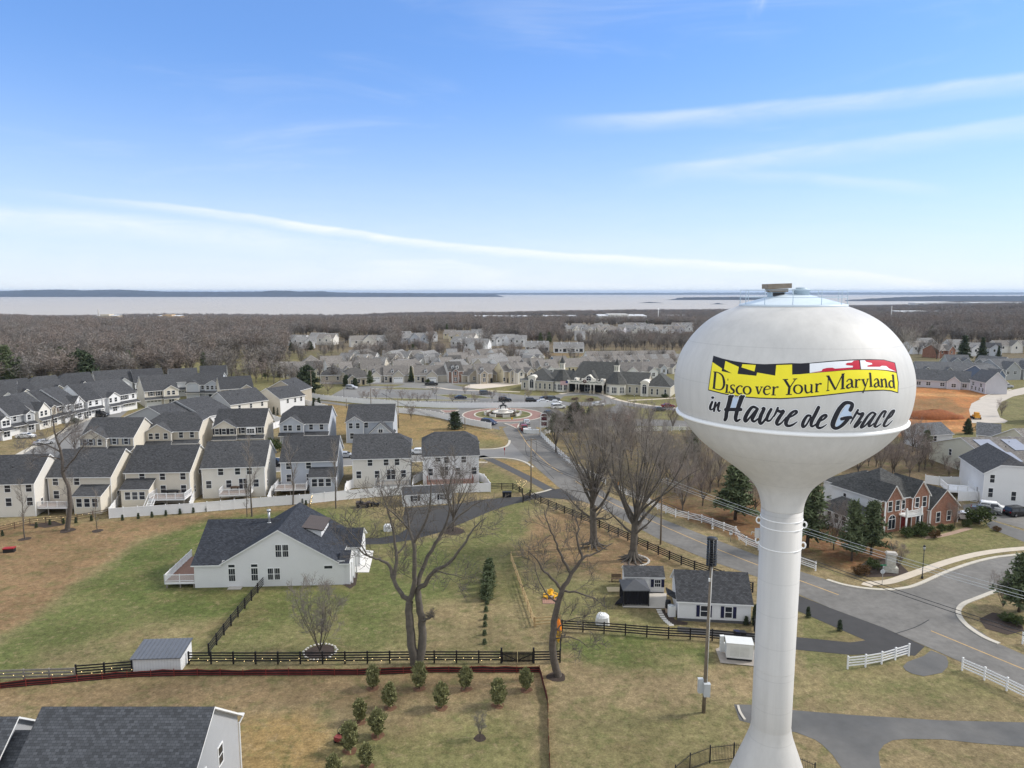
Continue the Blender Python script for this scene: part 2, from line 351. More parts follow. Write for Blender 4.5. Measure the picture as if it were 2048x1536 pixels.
# real ground cover colours: tan dormant turf, green turf, leaf litter, pine straw, clay
TAN = np.array((.248, .194, .114)); GREEN = np.array((.098, .124, .040)); LEAF = np.array((.245, .160, .092)); OLIVE = np.array((.172, .166, .074))
STRAW = np.array((.190, .092, .046)); CLAY = np.array((.44, .185, .072)); GOLD = np.array((.285, .195, .088)); FLOOR = np.array((.135, .105, .082)); MULCH = np.array((.050, .040, .034)); PALE = np.array((.36, .27, .165))
ZONES = [  # polygon in photo points, colour, softness in metres, strength
 ([(-900, 700), (3000, 700), (3000, 905), (2048, 900), (1100, 850), (600, 800), (-900, 900)], OLIVE, 4, .8),
 ([(-400, 1400), (0, 1280), (180, 1150), (300, 1070), (430, 1032), (730, 1010), (860, 1090), (1000, 1000), (1060, 1000), (1060, 1310), (400, 1330), (200, 1345), (-400, 1420)], OLIVE, 3, .9),
 ([(-300, 1052), (200, 1046), (640, 1008), (700, 1004), (400, 1046), (270, 1082), (205, 1125), (120, 1190), (50, 1240), (0, 1268), (-300, 1330)], LEAF, 1.6, 1),
 ([(415, 1037), (640, 1015), (700, 1060), (380, 1100), (330, 1172), (520, 1178), (450, 1240), (300, 1235), (150, 1190), (240, 1110)], GREEN, 2.5, .95),
 ([(0, 1275), (90, 1220), (190, 1200), (280, 1240), (180, 1280), (60, 1345), (-100, 1360)], GREEN, 2.2, .7),
 ([(60, 1300), (200, 1290), (330, 1245), (430, 1240), (400, 1275), (260, 1290), (200, 1330), (40, 1345)], TAN, 2.2, .6),
 ([(540, 1180), (700, 1178), (735, 1130), (860, 1075), (905, 1110), (900, 1190), (800, 1215), (740, 1300), (660, 1250), (600, 1230), (470, 1290), (500, 1230)], GREEN, 2.2, .68),
 ([(900, 1100), (980, 1060), (1040, 1000), (1060, 1010), (1050, 1060), (960, 1110), (975, 1180), (920, 1200)], GREEN, 2.5, .42),
 ([(830, 1215), (960, 1190), (1060, 1200), (1070, 1300), (860, 1300)], TAN, 2.5, .75),
 ([(1060, 1040), (1110, 1020), (1190, 1040), (1330, 1100), (1340, 1140), (1230, 1160), (1110, 1130), (1040, 1110)], LEAF, 2.2, .85),
 ([(1090, 1140), (1240, 1170), (1250, 1215), (1400, 1250), (1330, 1270), (1120, 1250), (1060, 1160)], OLIVE, 2.0, .8),
 ([(-300, 1385), (0, 1378), (500, 1352), (1085, 1340), (1095, 1380), (700, 1410), (430, 1420), (-300, 1430)], LEAF, 2.0, .55),
 ([(480, 1430), (620, 1430), (660, 1490), (620, 1600), (480, 1600)], GOLD, 1.6, .9),
 ([(700, 1470), (1050, 1430), (1085, 1560), (720, 1600), (640, 1500)], OLIVE, 2.0, .9),
 ([(1110, 1280), (1240, 1265), (1420, 1285), (1430, 1330), (1330, 1350), (1180, 1325)], GREEN, 1.3, .9),
 ([(1290, 1310), (1390, 1305), (1400, 1335), (1310, 1340)], PALE, 1.4, .35),
 ([(1120, 1350), (1420, 1345), (1750, 1350), (1700, 1385), (1400, 1400), (1120, 1400)], PALE, 2.2, .30),
 ([(1120, 1440), (1480, 1410), (1470, 1530), (1130, 1600)], OLIVE, 2.2, .6),
 ([(1600, 1225), (1720, 1270), (1705, 1285), (1600, 1275)], OLIVE, .8, .9),
 ([(1600, 1290), (1820, 1310), (1700, 1345), (1600, 1330)], GREEN, 1.5, .6),
 ([(1610, 1340), (1930, 1345), (2048, 1410), (1900, 1400), (1620, 1400)], OLIVE, 2.5, .7),
 ([(1300, 1000), (1400, 950), (1530, 960), (1530, 1100), (1450, 1065), (1380, 1040)], STRAW, 1.8, .9),
 ([(1105, 865), (1250, 868), (1420, 865), (1540, 930), (1530, 1000), (1400, 1030), (1290, 985), (1180, 930)], np.array((.15, .115, .072)), 3, .75),
 ([(1590, 1050), (1700, 1050), (1790, 1095), (1780, 1145), (1690, 1140), (1600, 1100)], STRAW, 1.8, .9),
 ([(1800, 1085), (1960, 1040), (2048, 1080), (2048, 1095), (1900, 1130), (1800, 1140)], OLIVE, 1.5, .9),
 ([(655, 800), (950, 850), (1015, 880), (1010, 892), (900, 880), (700, 880), (650, 850)], GOLD, 1.5, .85),
 ([(860, 880), (1010, 880), (1005, 893), (880, 900)], OLIVE, 1.5, .7),
 ([(985, 918), (1050, 925), (1110, 965), (1100, 978), (1040, 950)], GOLD, 1, .9),
 ([(940, 935), (985, 935), (1060, 975), (1080, 985), (960, 985)], OLIVE, 1, .9),
 ([(1760, 765), (1990, 770), (1990, 790), (1960, 800), (1945, 862), (1850, 872), (1700, 872), (1700, 765)], CLAY, 2.5, 1),
 ([(1770, 800), (1900, 796), (1935, 825), (1850, 840), (1760, 832)], np.array((.25, .14, .065)), 2, .85),
 ([(1740, 783), (1960, 789), (1955, 794), (1740, 790)], np.array((.56, .31, .14)), 1.2, .7),
 ([(1740, 845), (1935, 852), (1930, 859), (1740, 853)], np.array((.52, .27, .12)), 1.5, .7),
 ([(1820, 770), (1960, 772), (1960, 778), (1820, 777)], np.array((.24, .10, .05)), 1.5, .7),
 ([(1125, 975), (1190, 990), (1260, 1040), (1200, 1025), (1120, 995)], PALE, .8, .9),
 ([(560, 735), (700, 700), (1100, 690), (1100, 722), (700, 735)], FLOOR, 12, .7),
 ([(1640, 900), (1760, 890), (1960, 880), (1990, 960), (1850, 965), (1700, 960)], np.array((.13, .095, .065)), 3, .85),
 ([(690, 690), (790, 684), (800, 702), (700, 708)], PALE, 5, .8),
 ([(1070, 702), (1170, 706), (1190, 712), (1060, 716)], LEAF, 5, .8),
]
cover = np.tile(TAN * .93 + OLIVE * .07, (gx.size, 1))
rad = np.hypot(gx, gy)
for pl, colr, s_, k_ in ZONES:
 m_ = soft(gx, gy, wpoly(pl), s_)[:, None] * k_
 cover = cover * (1 - m_) + colr * m_
fm = np.clip((rad - 420) / 120, 0, 1)[:, None] * .85
cover = cover * (1 - fm) + FLOOR * fm
gf = (np.arange(nr - 1)[:, None] * na + np.arange(na - 1)[None, :]).ravel()
faces = np.stack([gf, gf + na, gf + na + 1, gf + 1], 1)
def npmesh(name, V, Fq, mats, smooth=True, mi=None):
 me = bpy.data.meshes.new(name); V = np.asarray(V, np.float32); Fq = np.asarray(Fq, np.int32); k = Fq.shape[1]
 me.vertices.add(len(V)); me.vertices.foreach_set('co', V.ravel())
 me.loops.add(Fq.size); me.loops.foreach_set('vertex_index', Fq.ravel())
 me.polygons.add(len(Fq)); me.polygons.foreach_set('loop_start', np.arange(len(Fq), dtype=np.int32) * k)
 me.polygons.foreach_set('use_smooth', np.full(len(Fq), smooth))
 if mi is not None: me.polygons.foreach_set('material_index', np.asarray(mi, np.int32))
 for q in mats: me.materials.append(q)
 me.update(calc_edges=True); return me
gm = bpy.data.materials.new('turf'); gm.use_nodes = True
t_ = gm.node_tree; n_ = t_.nodes; l_ = t_.links; b_ = n_['Principled BSDF']; b_.inputs['Roughness'].default_value = .95; b_.inputs['Specular IOR Level'].default_value = .1
at_ = n_.new('ShaderNodeAttribute'); at_.attribute_name = 'cover'
tcg = n_.new('ShaderNodeTexCoord')
def gnoise(sc, det=6, ro=.6, dist=0):
 q = n_.new('ShaderNodeTexNoise'); q.inputs['Scale'].default_value = sc; q.inputs['Detail'].default_value = det; q.inputs['Roughness'].default_value = ro; q.inputs['Distortion'].default_value = dist
 l_.new(tcg.outputs['Object'], q.inputs['Vector']); return q.outputs[0]
def grange(v, a, b, c, d):
 q = n_.new('ShaderNodeMapRange'); l_.new(v, q.inputs[0])
 for i, k in enumerate((a, b, c, d)): q.inputs[i + 1].default_value = k
 return q.outputs[0]
def gmul(colr, v, tint=None):
 q = n_.new('ShaderNodeMix'); q.data_type = 'RGBA'; q.blend_type = 'MULTIPLY'; q.inputs[0].default_value = 1
 cc = n_.new('ShaderNodeCombineColor')
 for i in range(3): l_.new(v, cc.inputs[i])
 l_.new(colr, q.inputs[6]); l_.new(cc.outputs[0], q.inputs[7]); return q.outputs[2]
def gmix(f, a, colr):
 q = n_.new('ShaderNodeMix'); q.data_type = 'RGBA'; l_.new(f, q.inputs[0]); l_.new(a, q.inputs[6]); q.inputs[7].default_value = tuple(colr) + (1,); return q.outputs[2]
o_ = at_.outputs['Color']
o_ = gmix(grange(gnoise(.16, 7, .62, .5), .5, .74, 0, .5), o_, (.215, .150, .082))       # worn straw patches
o_ = gmix(grange(gnoise(.09, 6, .6, .3), .56, .8, 0, .40), o_, (.095, .108, .036))       # greener patches
o_ = gmix(grange(gnoise(.75, 6, .7), .6, .82, 0, .40), o_, (.27, .205, .125))            # dead thatch
o_ = gmix(grange(gnoise(.42, 8, .74, .4), .50, .62, 0, .55), o_, (.098, .112, .040))
o_ = gmix(grange(gnoise(.9, 8, .78, .3), .53, .66, 0, .55), o_, (.30, .225, .135))
o_ = gmul(o_, grange(gnoise(1.3, 9, .8), .36, .64, .62, 1.36))
o_ = gmul(o_, grange(gnoise(5.0, 7, .85), .34, .66, .60, 1.40))
o_ = gmul(o_, grange(gnoise(.11, 6, .68), .36, .64, .84, 1.16))
l_.new(o_, b_.inputs['Base Color'])
bp_ = n_.new('ShaderNodeBump'); bp_.inputs['Strength'].default_value = .5; bp_.inputs['Distance'].default_value = .08
l_.new(gnoise(6, 6, .7), bp_.inputs['Height']); l_.new(bp_.outputs[0], b_.inputs['Normal'])
gme = npmesh('ground', np.stack([gx, gy, gz], 1), faces[:, ::-1], [gm])
cover *= np.array((.93, .92, .86))
ca = gme.attributes.new('cover', 'FLOAT_COLOR', 'POINT'); ca.data.foreach_set('color', np.concatenate([cover, np.ones((gx.size, 1))], 1).astype(np.float32).ravel())
tag(obj('ground', gme), kind='structure')
# water of the bay
wmt = mat('bay_water', (.44, .40, .35), rough=.5, var=.05, scale=.002, spec=.06)
mb = MB(); mb.add([(-26000, 1200, SEA), (26000, 1200, SEA), (26000, 60000, SEA), (-26000, 60000, SEA)], [(0, 1, 2, 3)])
struct('water', mb, wmt)
# low wooded land across the water: ridges with real depth
ridge_m = mat('far_woods', (.036, .040, .048), rough=1, var=.25, scale=.004, spec=.05)
def far_land(name, near, prof, depth, seed):
 """near: photo y of the waterline for x; prof: [(x, y of skyline)]"""
 rd = random.Random(seed); xs = np.arange(prof[0][0], prof[-1][0] + 1, 4.0); mb = MB(); V = []
 px_, py_ = zip(*prof)
 for i, x in enumerate(xs):
  p = G(x, near if not callable(near) else near(x), SEA); top = np.interp(x, px_, py_) + rd.uniform(-.35, .35)
  q = Vector((p.x, p.y, 0)); u = q.normalized()
  m = q + u * depth * .45; h = max(ZAT(m, top), SEA + 3)
  e = min(1, min(i, len(xs) - 1 - i) / 5)
  V += [(p.x, p.y, SEA - 2), (*(q + u * depth * .06)[:2], SEA + (h - SEA) * .45 * e), (m.x, m.y, SEA + (h - SEA) * e), (*(q + u * depth)[:2], SEA - 2)]
 k = len(xs)
 mb.add(V, [(4 * i + j, 4 * i + 4 + j, 4 * i + 5 + j, 4 * i + 1 + j) for i in range(k - 1) for j in range(3)], 0, True)
 return struct(name, mb, ridge_m)
far_land('far_hills', 594, [(-300, 582), (0, 582), (60, 580), (120, 579), (170, 580.5), (240, 579.2), (290, 581.5), (330, 583), (430, 583.5), (520, 583), (545, 581), (575, 581.2), (595, 583), (640, 582.5), (680, 585), (800, 586), (1010, 588.5)], 1500, 1)
far_land('far_shore', 589.6, [(700, 586), (900, 585.8), (1300, 585.6), (1500, 585.0), (1800, 584.6), (2300, 584.5)], 3500, 2)
far_land('wooded_point', 600, [(1335, 598), (1370, 594.5), (1480, 593.5), (1640, 595), (1660, 598)], 700, 3)
far_land('wooded_peninsula', 602.5, [(1690, 601), (1740, 597), (1800, 594), (1880, 592), (2300, 591)], 2600, 4)
far_land('low_island', 606, [(1275, 605.5), (1290, 604), (1320, 604.2), (1330, 605.5)], 160, 5)
far_land('small_island', 608.5, [(1420, 608), (1432, 605.5), (1446, 606), (1452, 608)], 140, 6)
# ------------------------------------------------------------------ water tower
import bmesh
TX, TY = 19.23, 49.0
tank_m = mat('tank_paint', (.575, .56, .535), rough=.5, var=.035, scale=.5, spec=.22)
def weather(m):
 n, l = m.node_tree.nodes, m.node_tree.links; b = n['Principled BSDF']; src = b.inputs['Base Color'].links[0].from_socket; t = n.new('ShaderNodeTexCoord')
 mp = n.new('ShaderNodeMapping'); mp.inputs['Scale'].default_value = (1.6, 1.6, .07); l.new(t.outputs['Object'], mp.inputs[0]); z = n.new('ShaderNodeTexNoise'); z.inputs['Scale'].default_value = 1.0; z.inputs['Detail'].default_value = 7; z.inputs['Roughness'].default_value = .7; l.new(mp.outputs[0], z.inputs['Vector'])
 r = n.new('ShaderNodeMapRange'); l.new(z.outputs[0], r.inputs[0])
 for i, v in enumerate((.35, .7, 1.02, .90)): r.inputs[i + 1].default_value = v
 s = n.new('ShaderNodeSeparateXYZ'); l.new(t.outputs['Object'], s.inputs[0]); q = n.new('ShaderNodeMath'); q.operation = 'PINGPONG'; q.inputs[1].default_value = 1.22; l.new(s.outputs[2], q.inputs[0])
 k = n.new('ShaderNodeMapRange'); l.new(q.outputs[0], k.inputs[0])
 for i, v in enumerate((.012, .04, .90, 1)): k.inputs[i + 1].default_value = v
 p = n.new('ShaderNodeMath'); p.operation = 'MULTIPLY'; l.new(r.outputs[0], p.inputs[0]); l.new(k.outputs[0], p.inputs[1]); c = n.new('ShaderNodeCombineColor')
 for i in range(3): l.new(p.outputs[0], c.inputs[i])
 x = n.new('ShaderNodeMix'); x.data_type = 'RGBA'; x.blend_type = 'MULTIPLY'; x.inputs[0].default_value = 1; l.new(src, x.inputs[6]); l.new(c.outputs[0], x.inputs[7]); l.new(x.outputs[2], b.inputs['Base Color'])
weather(tank_m)
paint_b = mat('sign_black', (.012, .012, .018), rough=.5, var=.05)
paint_y = mat('sign_yellow', (.86, .74, .03), rough=.5, var=.04)
paint_w = mat('sign_white', (.82, .83, .85), rough=.5, var=.03)
paint_r = mat('sign_red', (.52, .012, .04), rough=.5, var=.05)
paint_bl = mat('sign_pale_blue', (.50, .60, .74), rough=.5, var=.03)
rail_m = mat('rail_paint', (.42, .52, .60), rough=.5, var=.05)
wood_gray = mat('weathered_wood', (.23, .19, .15), rough=.9, var=.25, kind='boards', p=.12)
steel = mat('galvanised_steel', (.45, .46, .47), rough=.4, metal=.6, var=.1)
dark_metal = mat('dark_metal', (.03, .03, .032), rough=.5, var=.1)
concrete = mat('concrete', (.46, .43, .39), rough=.9, var=.12, scale=2)
tw = thing('water_tower', 'tall white water tower with a painted yellow welcome banner on its round tank', 'water tower', (TX, TY, 0))
def dense(prof, k=6):
 """Catmull-Rom through profile points"""
 P = [Vector((r, z)) for r, z in prof]; out = []
 for i in range(len(P) - 1):
  p0, p1, p2, p3 = P[max(i - 1, 0)], P[i], P[i + 1], P[min(i + 2, len(P) - 1)]
  for j in range(k):
   t = j / k
   out.append(.5 * ((2 * p1) + (p2 - p0) * t + (2 * p0 - 5 * p1 + 4 * p2 - p3) * t * t + (3 * p1 - p0 - 3 * p2 + p3) * t ** 3))
 out.append(P[-1]); return [(max(q.x, .001), q.y) for q in out]
bowl_up = dense([(3.3, 39.06), (3.47, 39.03), (4.6, 38.57), (5.6, 37.95), (6.5, 37.05), (7.2, 36.0), (7.55, 35.1), (7.72, 34.2), (7.73, 33.3), (7.6, 32.3), (7.38, 31.55)])
bowl_dn = dense([(7.34, 31.5), (6.8, 30.62), (5.9, 29.6), (4.65, 28.58), (3.5, 27.75), (2.5, 26.95), (1.86, 26.2), (1.52, 25.35), (1.42, 24.7)])
mb = MB(); mb.lathe(bowl_up + bowl_dn, 224, 0)
tank = mb.build('tank', tank_m, tw)
bvh = BVHTree.FromPolygons([Vector(v) + Vector((TX, TY, 0)) for v in mb.v], [f for f in mb.f if len(f) == 4])
mb = MB(); mb.lathe([(7.36, 31.66), (7.50, 31.62), (7.58, 31.54), (7.56, 31.44), (7.46, 31.38), (7.28, 31.38)], 160)
mb.build('skirt_rim', mat('rim_paint', (.86, .86, .85), rough=.4, var=.02), tw)
sp = [(1.42, 24.7)]
sp += [(1.40, 8.2)]
mb = MB(); mb.lathe(sp + dense([(1.40, 8.15), (1.52, 7.5), (1.78, 6.7), (2.5, 4.7), (3.35, 2.3), (4.1, .15)]), 96)
mb.build('shaft', tank_m, tw)
for z in (22.3, 19.9, 17.5, 15.1, 12.7, 10.3): mb = MB(); mb.lathe([(1.398, z + .04), (1.407, z + .03), (1.407, z - .03), (1.398, z - .04)], 96, smooth=False, cap=False); mb.build('weld_seam', tank_m, tw)
mb = MB(); mb.lathe([(4.6, .3), (4.6, -.2)], 64); mb.build('footing', concrete, tw)
mb = MB(); mb.lathe([(3.5, 39.0), (3.5, 39.14), (3.36, 39.16), (1.1, 39.78), (.02, 39.86)], 96)
mb.build('roof_cap', mat('roof_cap_paint', (.60, .68, .74), rough=.45, var=.05), tw)
mb = MB(); n = 12
for i in range(n):
 a = 2 * math.pi * (i + .3) / n; mb.tube([(3.42 * math.cos(a), 3.42 * math.sin(a), 39.0), (3.42 * math.cos(a), 3.42 * math.sin(a), 40.12)], .022, 6)
for z in (39.62, 40.1):
 mb.tube([(3.42 * math.cos(2 * math.pi * i / 64), 3.42 * math.sin(2 * math.pi * i / 64), z) for i in range(65)], .018, 5, cap=False)
mb.build('railing', rail_m, tw)
mb = MB(); c = (.35, -.55, 0)
mb.lathe([(.52, 39.7), (.52, 40.05), (.60, 40.06), (.60, 40.14), (.36, 40.17), (.36, 40.26), (.02, 40.28)], 28, 0, c); mb.build('roof_vent', rail_m, tw)
u = (AT(1553, 580, TY) - Vector((TX, TY, 0))); bx = u.x
mb = MB()
mb.box(bx - .48, bx + .48, -.4, .4, 39.6, 39.98, 0); mb.box(bx - .38, bx + .38, -.47, -.4, 39.7, 39.93, 1)
mb.build('hatch_box', [rail_m, dark_metal], tw)
mb = MB(); mb.box(bx - .62, bx + .62, -.5, .5, 39.98, 40.2, 0)
M = Matrix.Translation((bx, 0, 40.38)) @ Matrix.Rotation(R(-2), 4, 'Y'); mb.box(-.80, .80, -.62, .62, -.17, .15, 0, M)
mb.build('hatch_cover', wood_gray, tw)
# cable collars round the top of the shaft, each with eyelets
for z, ea in ((24.05, ()), (23.45, (1,)), (21.95, (1,))):
 mb = MB(); mb.tube([(1.42 * math.cos(2 * math.pi * i / 64), 1.42 * math.sin(2 * math.pi * i / 64), z) for i in range(65)], .045, 6, cap=False)
 for s in ((-1, 1) if ea else ()):
  a0 = math.atan2(TX, -TY)                       # eyelets seen side-on
  ux = Vector((math.cos(R(-21)), math.sin(R(-21)), 0)) * s
  mb.tube([ux * (1.52 + .16 * math.cos(t)) + Vector((0, 0, z + .2 + .22 * math.sin(t))) for t in [2 * math.pi * i / 16 for i in range(17)]], .055, 6, cap=False)
 mb.build('collar', mat('rim_paint', (.8,) * 3), tw)
mb = MB(); ux = Vector((math.cos(R(-21)), math.sin(R(-21)), 0)) * -1
for dz in (0,):
 q = ux * 1.5; mb.box(q.x - .22, q.x + .1, q.y - .16, q.y + .16, 22.35, 23.0, 0)
 mb.tube([ux * 1.65 + Vector((0, 0, 22.7)), ux * 1.95 + Vector((0, 0, 22.72)), ux * 2.0 + Vector((0, 0, 22.5))], .03, 6)
mb.build('cable_bracket', tank_m, tw)
# painted sign: shapes in photo points laid onto the real curved steel
def on_tank(px, py, off):
 d = ray(px, py).normalized(); h, nrm, i_, dist = bvh.ray_cast(Vector((0, 0, CZ)), d)
 if nrm.dot(d) > 0: nrm = -nrm
 return h + nrm * off - Vector((TX, TY, 0))
A = lambda x, y: (1400 + x * .10742, 700 + y * .10742)
B = lambda x, y: (1600 + x * .10742, 700 + y * .10742)
def patch(name, polys, off, m, parent):
 bm = bmesh.new()
 for pl in polys:
  vs = [bm.verts.new((p[0], p[1], 0)) for p in pl]; bm.faces.new(vs).normal_update()
 bmesh.ops.triangulate(bm, faces=bm.faces[:])
 for _ in range(7):
  e = [q for q in bm.edges if q.calc_length() > 7]
  if not e: break
  bmesh.ops.subdivide_edges(bm, edges=e, cuts=1); bmesh.ops.triangulate(bm, faces=bm.faces[:])
 for v in bm.verts: v.co = on_tank(v.co.x, v.co.y, off)
 me = bpy.data.meshes.new(name); bm.to_mesh(me); bm.free(); me.materials.append(m)
 return obj(name, me, parent)
def cat(pts, k=6):
 out = []
 for i in range(len(pts) - 1):
  p = [np.array(pts[min(max(i + j, 0), len(pts) - 1)], float) for j in (-1, 0, 1, 2)]
  for j in range(k):
   t = j / k; out.append(.5 * (2 * p[1] + (p[2] - p[0]) * t + (2 * p[0] - 5 * p[1] + 4 * p[2] - p[3]) * t * t + (3 * p[1] - p[0] - 3 * p[2] + p[3]) * t ** 3))
 out.append(np.array(pts[-1], float)); return out
def strokes(name, lst, off, m, parent, grow=0, round_=True):
 """brush or serif strokes: (map, [(x, y, width)...])"""
 mb = MB()
 for si, (mp, pts) in enumerate(lst):
  o = off + (si % 9) * .0007
  c = cat(pts, 5 if len(pts) > 2 else 4); xy = np.array([mp(q[0], q[1]) for q in c]); wd = np.array([q[2] for q in c]) * .10742 / 2 + grow
  d = np.gradient(xy, axis=0); d /= np.maximum(np.linalg.norm(d, axis=1)[:, None], 1e-6); nn = np.stack([-d[:, 1], d[:, 0]], 1)
  l_ = xy + nn * wd[:, None]; r_ = xy - nn * wd[:, None]
  V = []
  if round_: V.append([xy[0] - d[0] * wd[0] * .8, xy[0] - d[0] * wd[0] * .8])
  ring = [(l_[i], r_[i]) for i in range(len(xy))]
  if round_:
   ring = [(xy[0] - d[0] * wd[0] * .75 + nn[0] * wd[0] * .6, xy[0] - d[0] * wd[0] * .75 - nn[0] * wd[0] * .6)] + ring + [(xy[-1] + d[-1] * wd[-1] * .75 + nn[-1] * wd[-1] * .6, xy[-1] + d[-1] * wd[-1] * .75 - nn[-1] * wd[-1] * .6)]
  vs = []
  for a, b in ring: vs += [on_tank(a[0], a[1], o), on_tank((a[0] + b[0]) / 2, (a[1] + b[1]) / 2, o), on_tank(b[0], b[1], o)]
  mb.add(vs, [(3 * i + j, 3 * i + 1 + j, 3 * i + 4 + j, 3 * i + 3 + j) for i in range(len(ring) - 1) for j in (0, 1)])
 return mb.build(name, m, parent)
top = [A(250, 105), A(420, 160), A(620, 205), A(800, 232), A(1000, 255), A(1200, 265), A(1400, 258), A(1700, 245), B(0, 250), B(180, 240), B(600, 200), B(1000, 175), B(1300, 170), B(1560, 178), B(1770, 235)]
bot = [B(1828, 805), B(1700, 770), B(1550, 755), B(1300, 765), B(1000, 790), B(700, 825), B(400, 860), B(0, 895), A(1500, 915), A(1100, 905), A(850, 885), A(600, 855), A(400, 815), A(150, 750)]
ban = patch('banner', [top + [B(1800, 380), B(1835, 600)] + bot + [A(180, 520), A(215, 300)]], .006, paint_b, tw)
patch('yellow_field', [[A(235, 225), A(412, 345), A(405, 395), A(595, 437), A(450, 355), A(475, 205), A(725, 315), A(700, 445), A(1050, 482), A(1065, 420), A(1400, 478), A(1420, 282), A(1715, 272), A(1715, 458), B(0, 452), B(180, 435), B(500, 410), B(900, 374), B(1100, 370), B(1400, 372), B(1600, 388), B(1790, 427), B(1815, 600), B(1812, 785), B(1700, 750), B(1550, 738), B(1300, 745), B(1000, 770), B(700, 805), B(400, 838), B(0, 875), A(1500, 895), A(1100, 885), A(850, 865), A(600, 835), A(400, 795), A(165, 735), A(195, 520)],
 [A(790, 265), A(1040, 280), A(1015, 400), A(775, 325)]], .014, paint_y, ban)
patch('white_quarter', [[B(180, 255), B(600, 220), B(1000, 196), B(1095, 194), B(1118, 360), B(900, 364), B(500, 404), B(180, 426)]], .014, paint_w, ban)
patch('red_quarter', [[B(200, 420), B(400, 392), B(420, 355), B(500, 335), B(600, 330), B(650, 348), B(980, 325), B(985, 295), B(870, 285), B(845, 262), B(880, 240), B(960, 235), B(1000, 200), B(1095, 194), B(1118, 360), B(900, 364), B(500, 404)],
 [B(1115, 196), B(1400, 188), B(1560, 192), B(1755, 245), B(1790, 410), B(1600, 378), B(1400, 362), B(1130, 360)]], .020, paint_r, ban)
patch('white_cross', [[B(1113, 196), B(1200, 192), B(1230, 225), B(1330, 245), B(1340, 270), B(1250, 290), B(1250, 315), B(1480, 315), B(1520, 295), B(1600, 300), B(1650, 345), B(1780, 402), B(1600, 374), B(1400, 360), B(1132, 360)]], .026, paint_w, ban)
def ell(mp, cx, cy, rx, ry, thick=34, thin=12):
 return (mp, [(cx + rx * math.sin(t), cy - ry * math.cos(t), thin + (thick - thin) * abs(math.sin(t)) ** 1.3) for t in [2 * math.pi * i / 12 for i in range(13)]])
dot = lambda mp, x, y, r: (mp, [(x - r * .35, y, 2 * r * .9), (x + r * .35, y, 2 * r * .9)])
